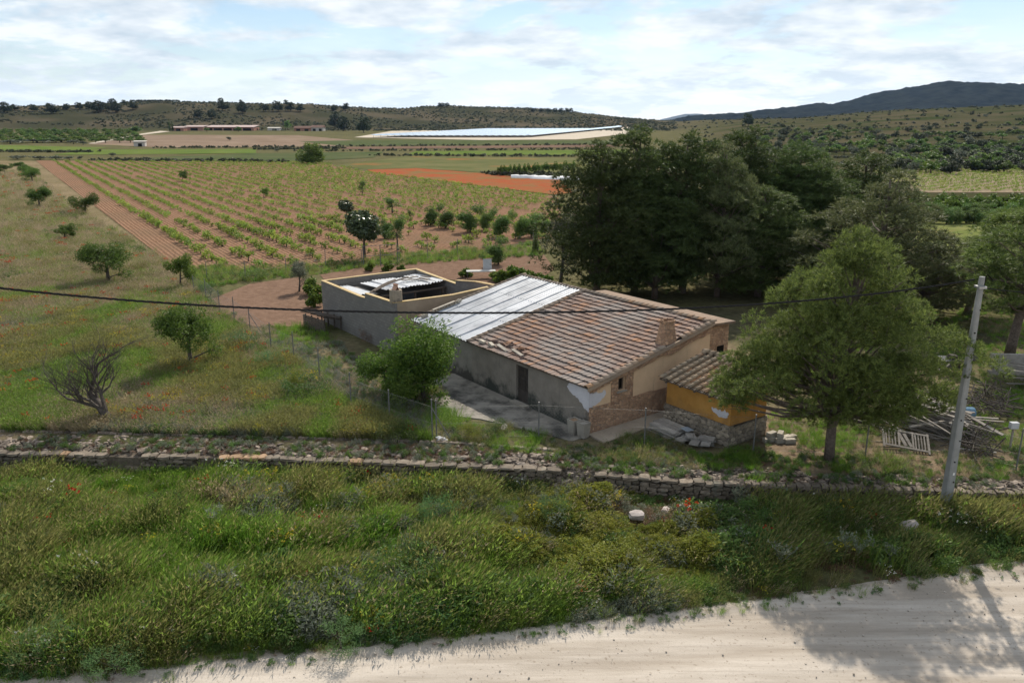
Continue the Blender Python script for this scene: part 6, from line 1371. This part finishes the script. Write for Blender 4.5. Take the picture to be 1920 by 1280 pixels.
for k, (u, v_, s, lab) in enumerate([(1458, 1088, 1.25, 'tall silvery thistle at the road edge left of the tree shadow'), (1548, 1048, 0.8, 'silvery thistle, leftmost of the group in dark weeds'), (1583, 1052, 1.15, 'biggest silvery thistle of the group in dark weeds'), (1606, 1055, 0.85, 'silvery thistle right of the biggest one'), (1630, 1040, 0.9, 'silvery thistle leaning right at the back of the group'), (1668, 1062, 0.8, 'small silvery thistle nearest the road verge'), (1385, 960, 1.0, 'silvery thistle under the wall left of the dark patch'), (1460, 955, 1.0, 'pale thistle under the wall in the shade'), (405, 1000, 1.1, 'grey thistle in the bright grass, left foreground'), (470, 995, 0.9, 'second grey thistle in the bright grass beside it'), (1440, 1000, 0.8, 'dim thistle in the weeds above the road thistle')]):
    p = G(u, v_, 0.1); o = empty('thistle', tuple(p), k * 1.3, (s, s, s)); tag(o, lab, 'thistle')
    for nm, me in zip(('stem', 'leaves', 'flower_heads'), TM[k % 3]): o2 = link(nm, me, o); o2['kind'] = 'stuff'

# ================================================================== VINES
VP = []
for k in range(4):
    gg = np.random.default_rng(300 + k); nc = 9; a = gg.random(nc) * 2 * PI; rr = 0.42 * np.sqrt(gg.random(nc)); cl = np.stack([rr * np.cos(a), rr * np.sin(a), gg.uniform(.28, .72, nc), gg.uniform(.16, .26, nc)], 1)
    V_, Fc = leaves(cl, 13, 0.17, 0.13, gg, 0.0, 0.35); tm = limb_mesh('trunk', [(0, 0, 0), (0.03, 0.02, 0.3)], [0.05, 0.04], cl, gg, BARKD, 4, 0.025, 0.5, 0)
    VP.append((tm, npmesh('foliage', V_, Fc, L_VINE)))
perp = np.array([VROW[1], -VROW[0]]); o0 = np.array(VINE_POLY[10]); q = random.Random(20)
vines = []
A1 = G(330, 503)[:2]
for r in range(0, 75):
    for s in range(-80, 255):
        pt = A1 + perp * (r * 3.2 + 3.9) + VROW * (s * 1.3)
        vines.append((pt[0], pt[1], r, s))
va = np.array(vines); inside = polyin(np.array(VINE_POLY), va[:, 0], va[:, 1]); va = va[inside]
n = len(va); va[:, 0] += g.normal(size=n) * 0.11; va[:, 1] += g.normal(size=n) * 0.11
lot = np.clip((va[:, 2] - 22) / 20, 0, 1); va[:, 0] += g.normal(size=n) * 0.6 * lot; va[:, 1] += g.normal(size=n) * 0.6 * lot
keepm = g.random(n) > 0.12 + 0.35 * (fbm(va[:, 0] / 9, va[:, 1] / 9, 431, 2) > 0.66); u_, v_ = VV(va[:, 0], va[:, 1], np.full(n, 1.3)); keepm &= (u_ > -40) & (u_ < 1960) & ~((u_ > 660) & (v_ > 430) & (g.random(n) < 0.25)); va = va[keepm]; u_ = u_[keepm]; v_ = v_[keepm]
order = np.argsort(-v_ - 0 * u_); n = len(va); size = g.uniform(0.8, 1.42, n) * (0.75 + 0.5 * fbm(va[:, 0] / 14, va[:, 1] / 14, 401, 3)); vr = g.random(n) * 6.28
# weeds and shoots grow denser in the rows further right
near = order[(u_[order] < 1030)][:300]; isnear = np.zeros(n, bool); isnear[near] = True
for i in near:
    k = int(i) % 4; o = empty('grape_vine', (va[i, 0], va[i, 1], 1.03), vr[i], (size[i],) * 3); tag(o, 'small leafy grape vine in the nearest part of the vineyard rows', 'vine', 'grape vines in the nearest rows'); link('trunk', VP[k][0], o); link('foliage', VP[k][1], o)
VFAR = collection('vine', [proto_obj('v', *leaves(np.stack([gg.normal(size=7) * .3, gg.normal(size=7) * .3, gg.uniform(.2, .7, 7), gg.uniform(.2, .3, 7)], 1), 10, 0.20, 0.15, gg, 0, .3), L_VINE) for gg in [np.random.default_rng(500 + k) for k in range(4)]])
m_ = ~isnear; fa = va[m_]; nf = len(fa)
scatter('far_vines', np.stack([fa[:, 0], fa[:, 1], np.full(nf, 1.03)], -1), VFAR, g.integers(0, 4, nf), size[m_] * 0.78, 'rows of grape vines receding across the vineyard', 'vines')
# grass and weeds growing under the vine rows
wv = va[g.random(n) < 0.32]; wv = np.concatenate([wv, wv + g.normal(size=wv.shape) * 0.3]); nw = len(wv); uu, vv_ = VV(wv[:, 0], wv[:, 1], np.full(nw, 1.0)); k = (vv_ > 330); wv = wv[k]; nw = len(wv); r_ = g.random(nw)
scatter('vine_row_weeds', np.stack([wv[:, 0], wv[:, 1], np.full(nw, 1.03)], -1), TUFTS, np.where(r_ < .4, 2, np.where(r_ < .7, 10, np.where(r_ < .85, 8, 7))), g.uniform(.35, .8, nw), 'thin weeds growing along the vine rows', 'weeds')
# the vineyard on the right
rp = [GT(*p) for p in [(1640, 318), (1800, 312), (1990, 318), (1990, 362), (1740, 362), (1650, 345)]]; rd = np.array([0.75, 0.66]); rd /= np.hypot(*rd); pp = np.array([-rd[1], rd[0]]); c0 = np.mean(rp, axis=0)[:2]
pts = np.array([c0 + rd * a * 1.5 + pp * b * 3.2 for a in range(-90, 91) for b in range(-40, 41)]); k = polyin(np.array(rp)[:, :2], pts[:, 0], pts[:, 1]); pts = pts[k] + g.normal(size=(k.sum(), 2)) * .15; nr_ = len(pts)
scatter('right_vines', np.stack([pts[:, 0], pts[:, 1], terrain(pts[:, 0], pts[:, 1]) + 0.08], -1), VFAR, g.integers(0, 4, nr_), g.uniform(.7, 1.0, nr_), 'even vine rows of the small vineyard on the right', 'vines')

# ================================================================== THE FAR COUNTRY
FP = pine_proto(81, 8, [(0.15, 2.6), (0.4, 3.3), (0.7, 2.8), (0.95, 1.2)], 46, 1.0, 12, 4, 1.0, 0.28, L_FAR, 0, 0.2, 6, 0.2)
FB = broad_proto(82, 4, 2.2, 2.2, 16, 0.85, 26, 0.8, 0.45, L_ORCH, 0.15, nl=5, hollow=0.4)
FB2 = broad_proto(83, 4, 2.0, 2.3, 18, 0.7, 36, 0.5, 0.26, L_ALM, 0.14, nl=6, hollow=0.3)
FS = broad_proto(84, 3.2, 2.0, 1.8, 14, 0.75, 26, 0.6, 0.35, L_OLIVE, 0.12, nl=5, hollow=0.4)
for (zx, zy, w_) in [(25, 115, 50), (75, 115, 30), (175, 118, 34), (265, 122, 50), (340, 112, 30), (410, 108, 34), (462, 104, 34), (510, 112, 56), (547, 112, 40), (600, 118, 44), (580, 88, 34), (640, 88, 22), (685, 106, 38), (1145, 108, 46), (1135, 80, 26), (1250, 120, 50), (1240, 86, 20), (1365, 118, 34), (1432, 110, 50), (1472, 90, 26), (1495, 112, 42), (1545, 117, 38), (1720, 118, 30), (1778, 112, 34), (1725, 158, 40), (1765, 188, 50), (1022, 150, 40), (1088, 152, 40)]:
    u = zx / 2.743; vc = 160 + zy / 2.743; r = w_ / 2.743 / 2
    tree_px(FP, 'hill_pine', 'dark pine dotted over the far left hill', 'tree', u, vc + r, vc - r * 1.15, 2 * r, 'pines on the far left hill', far=True)
tree_px(FP, 'hill_pine', 'dark round pine right of the far farm, left of the solar panels', 'tree', 682, 249, 220, 24, far=True)
tree_px(FP, 'hill_pine', 'lone dark pine on the low rise behind the grove', 'tree', 1403, 237, 213, 18, far=True)
for k in range(26):
    tree_px(FP, 'skyline_tree', 'tiny tree on the skyline of the left hill', 'tree', 245 + k * 3.6 + q.uniform(-1, 1), 190.5, 186.5 + q.random(), 4, 'tiny skyline trees', far=True)
for k, u in enumerate([825, 830, 838, 1000, 1015, 1028, 1040, 1052, 1063, 1070]): tree_px(FP, 'skyline_tree', 'small dark tree on the central hill skyline', 'tree', u, 210 if u > 900 else 201, 203 if u > 900 else 193, 9, 'trees on the central skyline', far=True)
# orchard left, rows
for k in range(72):
    row, c_ = k // 12, k % 12; u = -10 + c_ * 23 + row * 5 + q.uniform(-4, 4); v0 = 244 + row * 3.6
    tree_px(FB2, 'orchard_tree', 'green tree in the far left orchard rows', 'tree', u, v0 + 6, v0 - 4, 20, 'trees of the far left orchard', far=True)
tree_px(FB, 'orchard_tree', 'bigger pale green tree at the end of the far left orchard', 'tree', 255, 252, 237, 22, far=True)
for u, v_, w_ in [(20, 268, 40), (70, 266, 60), (115, 265, 50), (138, 268, 24), (156, 270, 14), (212, 292, 12), (33, 297, 30), (75, 298, 26), (105, 298, 30), (130, 298, 16), (150, 298, 10), (520, 283, 12), (430, 262, 10)]: tree_px(FS, 'hedge_bush', 'dark bush in the hedge lines at far left', 'bush', u, v_ + 2, v_ - 6, w_, 'bushes of the far left hedges', far=True)
for k in range(16): tree_px(FB2, 'orchard_tree', 'green tree in the short orchard row beside the plastic sheet', 'tree', 938 + k * 9, 330 - k * 0.2 + q.uniform(-1, 1), 310 - k * 0.6, 15, 'trees beside the plastic sheet', far=True)
# right slopes
pts = []; q = random.Random(8)
while len(pts) < 270:
    u = q.uniform(1420, 1935); v_ = 232 + 88 * q.random() ** 0.75
    lim = 318
    if v_ > lim or (u < 1660 and v_ > 290): continue
    if abs(((v_ - 225) * 0.145) % 1 - 0.5) > 0.28 and q.random() < 0.65: continue
    if all((u - a) ** 2 / 81 + (v_ - b) ** 2 / 9 > 0.25 for a, b in pts): pts.append((u, v_))
for k, (u, v_) in enumerate(pts):
    s = 5 + (v_ - 225) * 0.22; pr = (FB2, FB, FS, FB2, FP)[k % 5 if k % 9 else 4]
    lb = {id(FB2): 'small bright green almond tree on the terraced right slope', id(FB): 'small dense green tree on the terraced right slope', id(FS): 'small grey olive tree on the terraced right slope', id(FP): 'small dark pine on the terraced right slope'}[id(pr)]
    tree_px(pr, 'slope_tree', ('near ' if v_ > 285 else 'far ') + lb.replace('small ', 'small '), 'tree', u, v_ + s * 0.4, v_ - s * 0.55, s * q.uniform(.9, 1.5), ('near ' if v_ > 285 else 'far ') + lb, far=True)
for k in range(46):
    u = 1715 + (k % 12) * 19 + q.uniform(-5, 5); r = k // 12; v_ = 378 + r * 9 + q.uniform(-2, 2)
    tree_px(ORC if r > 1 else FB2, 'orchard_tree', 'bright green tree in the orchard block right of the pines', 'tree', u, v_ + 16, v_ - 16, 34, 'orchard block right of the pines', far=True)
# scrub of the hills and hedge lines as one mass each
SCR = collection('scrub', [proto_obj('s', *leaves(np.stack([gg.normal(size=8) * .7, gg.normal(size=8) * .7, gg.uniform(.3, 1.3, 8), gg.uniform(.4, .7, 8)], 1), 14, 0.7, 0.45, gg, 0, .3), mm) for gg, mm in [(np.random.default_rng(600 + k), [L_SCRUB, L_FAR, L_SCRUB, L_OLIVE][k]) for k in range(4)]])
P = []
for k in range(13000):
    t = g.uniform(-0.66, 0.22) if k < 10500 else g.uniform(0.22, 0.66); dd = g.uniform(800, 1500) if k < 10500 else g.uniform(450, 1200); P.append((t * dd, dd))
P = np.array(P); k = (fbm(P[:, 0] / 60, P[:, 1] / 60, 701, 3) > 0.40) & ((P[:, 0] / P[:, 1] < 0.2) | (g.random(len(P)) < 0.22)); P = P[k]; n = len(P)
scatter('hill_scrub', np.stack([P[:, 0], P[:, 1], terrain(P[:, 0], P[:, 1]) - 0.2], -1), SCR, g.integers(0, 4, n), g.uniform(0.5, 1.3, n), 'dark scrub covering the far hillsides', 'scrub')
P = []
for (a, b) in [((560, 284), (1100, 281)), ((480, 281), (640, 279)), ((700, 292), (1100, 294)), ((180, 301), (560, 305)), ((640, 275), (1160, 272)), ((-20, 285), (170, 286)), ((300, 278), (640, 276)), ((1420, 262), (1920, 250)), ((1440, 280), (1920, 272)), ((1500, 298), (1920, 288)), ((1560, 310), (1920, 306)), ((1640, 318), (1960, 312)), ((1420, 246), (1920, 235)), ((920, 327), (1060, 332))]:
    for t in np.linspace(0, 1, 110): p = GT(a[0] + (b[0] - a[0]) * t, a[1] + (b[1] - a[1]) * t); P.append((p[0] + g.normal() * 1.5, p[1] + g.normal() * 2, p[2]))
P = np.array(P); n = len(P); scatter('hedge_lines', P, SCR, g.integers(0, 4, n), g.uniform(.25, .8, n), 'low hedges and weedy banks between the far fields', 'hedge')

# ---- far farm and sheds
BR = M('pale_red_wall', (0.30, 0.16, 0.12), (0.38, 0.22, 0.17), 0.4, bump=0); WWALL = M('far_white_wall', (0.45, 0.42, 0.38), (0.55, 0.52, 0.48), 0.4, bump=0); PINKR = M('pinkish_sheet_roof', (0.42, 0.33, 0.31), (0.5, 0.41, 0.39), 0.3, bump=0); BRNR = M('brown_far_roof', (0.16, 0.10, 0.085), (0.22, 0.15, 0.12), 0.3, bump=0)
def farm(u0, u1, vb, hw, hr, depth, wm, rm, label, nwin, rot=0.0, roof='gable', name='farm_building'):
    a, b = GT(u0, vb), GT(u1, vb); c = (a + b) / 2; L = abs(u1 - u0) / F * c[1]; root = empty(name, (c[0], c[1], c[2] - 0.3), rot); tag(root, label, 'building')
    MB().box((-L / 2, 0, 0), (L / 2, depth, hw)).build('wall', wm, root)
    if roof == 'gable': MB().prism([(-0.5, hw + .02), (depth / 2, hw + hr), (depth + 0.5, hw + .02)], lambda p, t: (t, p[0], p[1]), -L / 2 - 0.4, L / 2 + 0.4).build('roof', rm, root)
    else: MB().prism([(-0.5, hw + .02), (depth + .5, hw + hr), (depth + 0.5, hw + hr + 0.25), (-0.5, hw + 0.27)], lambda p, t: (t, p[0], p[1]), -L / 2 - 0.4, L / 2 + 0.4).build('roof', rm, root)
    for k in range(nwin):
        x = -L / 2 + L * (k + 0.5) / nwin; wn_ = MB().box((x - L * 0.12 / 1, -0.02, hw * 0.02), (x + L * 0.12 / nwin * 2, -0.005, hw * 0.72)).build('door' if k % 2 else 'window', DARK, root)
farm(322, 344, 246, 3.4, 1.2, 9, BR, PINKR, 'small red block at the left end of the far farm', 1); farm(344, 380, 245, 3.6, 1.2, 14, BR, PINKR, 'far red farm shed with a pinkish roof', 1, roof='mono')
farm(386, 474, 245, 3.4, 1.6, 18, BR, PINKR, 'longest far farm shed with a pale pink roof', 5, roof='mono'); farm(502, 524, 245, 2.6, 0.9, 8, WWALL, WWALL, 'small white shed right of the long farm shed', 1); farm(552, 582, 246, 3.2, 1.8, 9, BR, BRNR, 'low farmhouse with a brown roof far right of the farm', 2); farm(584, 606, 246, 3.6, 2.2, 9, WWALL, BRNR, 'gabled farmhouse beside the low brown one', 2)
farm(252, 271, 275, 2.6, 0.35, 4, WWALL, WWALL, 'little white pump hut in the far fields', 1, 0.2, 'mono', 'pump_hut')
for u, h_, w_, lab in [(319, 22, 4, 'left of the two thin cypresses by the far farm'), (324, 20, 4, 'right of the two thin cypresses by the far farm')]: tree_px(CYP, 'cypress', lab, 'tree', u, 246, 246 - h_, w_, far=True)
tree_px(FB, 'farm_tree', 'bright tree between the far farm buildings', 'tree', 540, 244, 227, 15, far=True); tree_px(FB, 'farm_tree', 'small bush in front of the long farm shed', 'tree', 447, 247, 238, 14, far=True); tree_px(FB2, 'farm_tree', 'bush between the two pink roofed sheds', 'tree', 388, 247, 239, 14, far=True)
for u, v_, h_, w_, lab in [(628, 236, 26, 18, 'left dark pine beside the far farmhouse'), (645, 242, 24, 20, 'right dark pine beside the far farmhouse')]: tree_px(FP, 'farm_tree', lab, 'tree', u, v_ + 4, v_ - h_ + 6, w_, far=True)
# plastic sheeting beside the poppies
PLAS = M('white_crop_plastic', (0.62, 0.62, 0.62), (0.75, 0.75, 0.75), 0.6, rough=0.35, bump=0.3, bscale=2)
a, b = GT(958, 334), GT(1085, 338); ps = MB(); n = 22
for i in range(n + 1):
    t = i / n; p = a + (b - a) * t
    for k, (o_, z_) in enumerate([(-1.6, 0.02), (-1.0, 0.55 + 0.1 * (i % 2)), (0, 0.8 + 0.08 * (i % 3)), (1.0, 0.55), (1.6, 0.02)]): ps.v.append((p[0], p[1] + o_ * (1.2 if t > .3 else .5), p[2] + z_))
for i in range(n):
    for k in range(4): ps.f.append((i * 5 + k, (i + 1) * 5 + k, (i + 1) * 5 + k + 1, i * 5 + k + 1))
tag(ps.build('plastic_tunnel', PLAS, smooth=True), 'low white plastic crop tunnel beside the poppy field', 'tunnel')

# ---- solar park
m, T = newmat('solar_glass'); finish(T, (0.50, 0.60, 0.70), 0.16, None, metal=0.9, spec=1.0); SOL = m
FRM = M('panel_frame', (0.25, 0.26, 0.27), (0.3, 0.31, 0.32), 2, metal=0.4, rough=0.5, bump=0)
sdv = np.array([0.30, 0.954]); tl = R(-9); cross = np.array([sdv[1], -sdv[0]])
for r in range(34):
    ub = 700 + r * 13.2; base = GT(ub, 258.5 - 0.0 if ub < 985 else 258.5 - (ub - 985) * 0.105)
    top = GT(min(ub + 130, 1165), 244.5 - max(0, (ub - 700)) * 0.012); Ln = min(max((top[1] - base[1]) / sdv[1], 40), 260)
    if ub > 985: Ln = max(Ln, 60)
    root = empty('solar_row', tuple(base)); tag(root, 'long tilted row of solar panels in the far solar park', 'solar panels', 'rows of the far solar park')
    nt = max(2, int(Ln / 22)); seg = Ln / nt
    for k in range(nt):
        p0 = base[:2] + sdv * (k * seg + 0.4); p1 = base[:2] + sdv * ((k + 1) * seg - 0.4); z0 = tz(*p0) - base[2]; z1 = tz(*p1) - base[2]
        c = np.array([cross[0], cross[1]]) * 2.3 * math.cos(tl); hz = 2.3 * math.sin(tl); zc = 1.9
        V_ = []
        for (pp_, zz_) in ((p0, z0), (p1, z1)):
            for sg in (-1, 1):
                w_ = pp_ + c * sg - base[:2]; V_.append((w_[0], w_[1], zz_ + zc + hz * sg))
        V_ += [(a[0], a[1], a[2] - 0.12) for a in V_]
        link('panel_table', npmesh('panel_table', V_, [(0, 1, 3, 2), (4, 6, 7, 5), (0, 2, 6, 4), (1, 5, 7, 3), (0, 4, 5, 1), (2, 3, 7, 6)], SOL), root)
        lg = MB()
        for pp_, zz_ in ((p0, z0), (p1, z1)): w_ = pp_ - base[:2]; lg.tube([(w_[0], w_[1], zz_ - .3), (w_[0], w_[1], zz_ + zc - 0.12)], 0.1, 4)
        lg.build('support', FRM, root)

# ================================================================== HAZE
m, T = newmat('thin_air_haze'); pv = N(T, 'ShaderNodeVolumePrincipled', inp={'Color': (0.42, 0.64, 1.0, 1), 'Density': 0.000025, 'Anisotropy': 0.3}); o_ = N(T, 'ShaderNodeOutputMaterial'); T.links.new(pv.outputs[0], o_.inputs['Volume'])
hz = MB().box((-9000, -600, -60), (9000, 12500, 330)).build('haze', m); tag(hz, 'thin blue haze hanging over the valley', 'haze', kind='stuff')
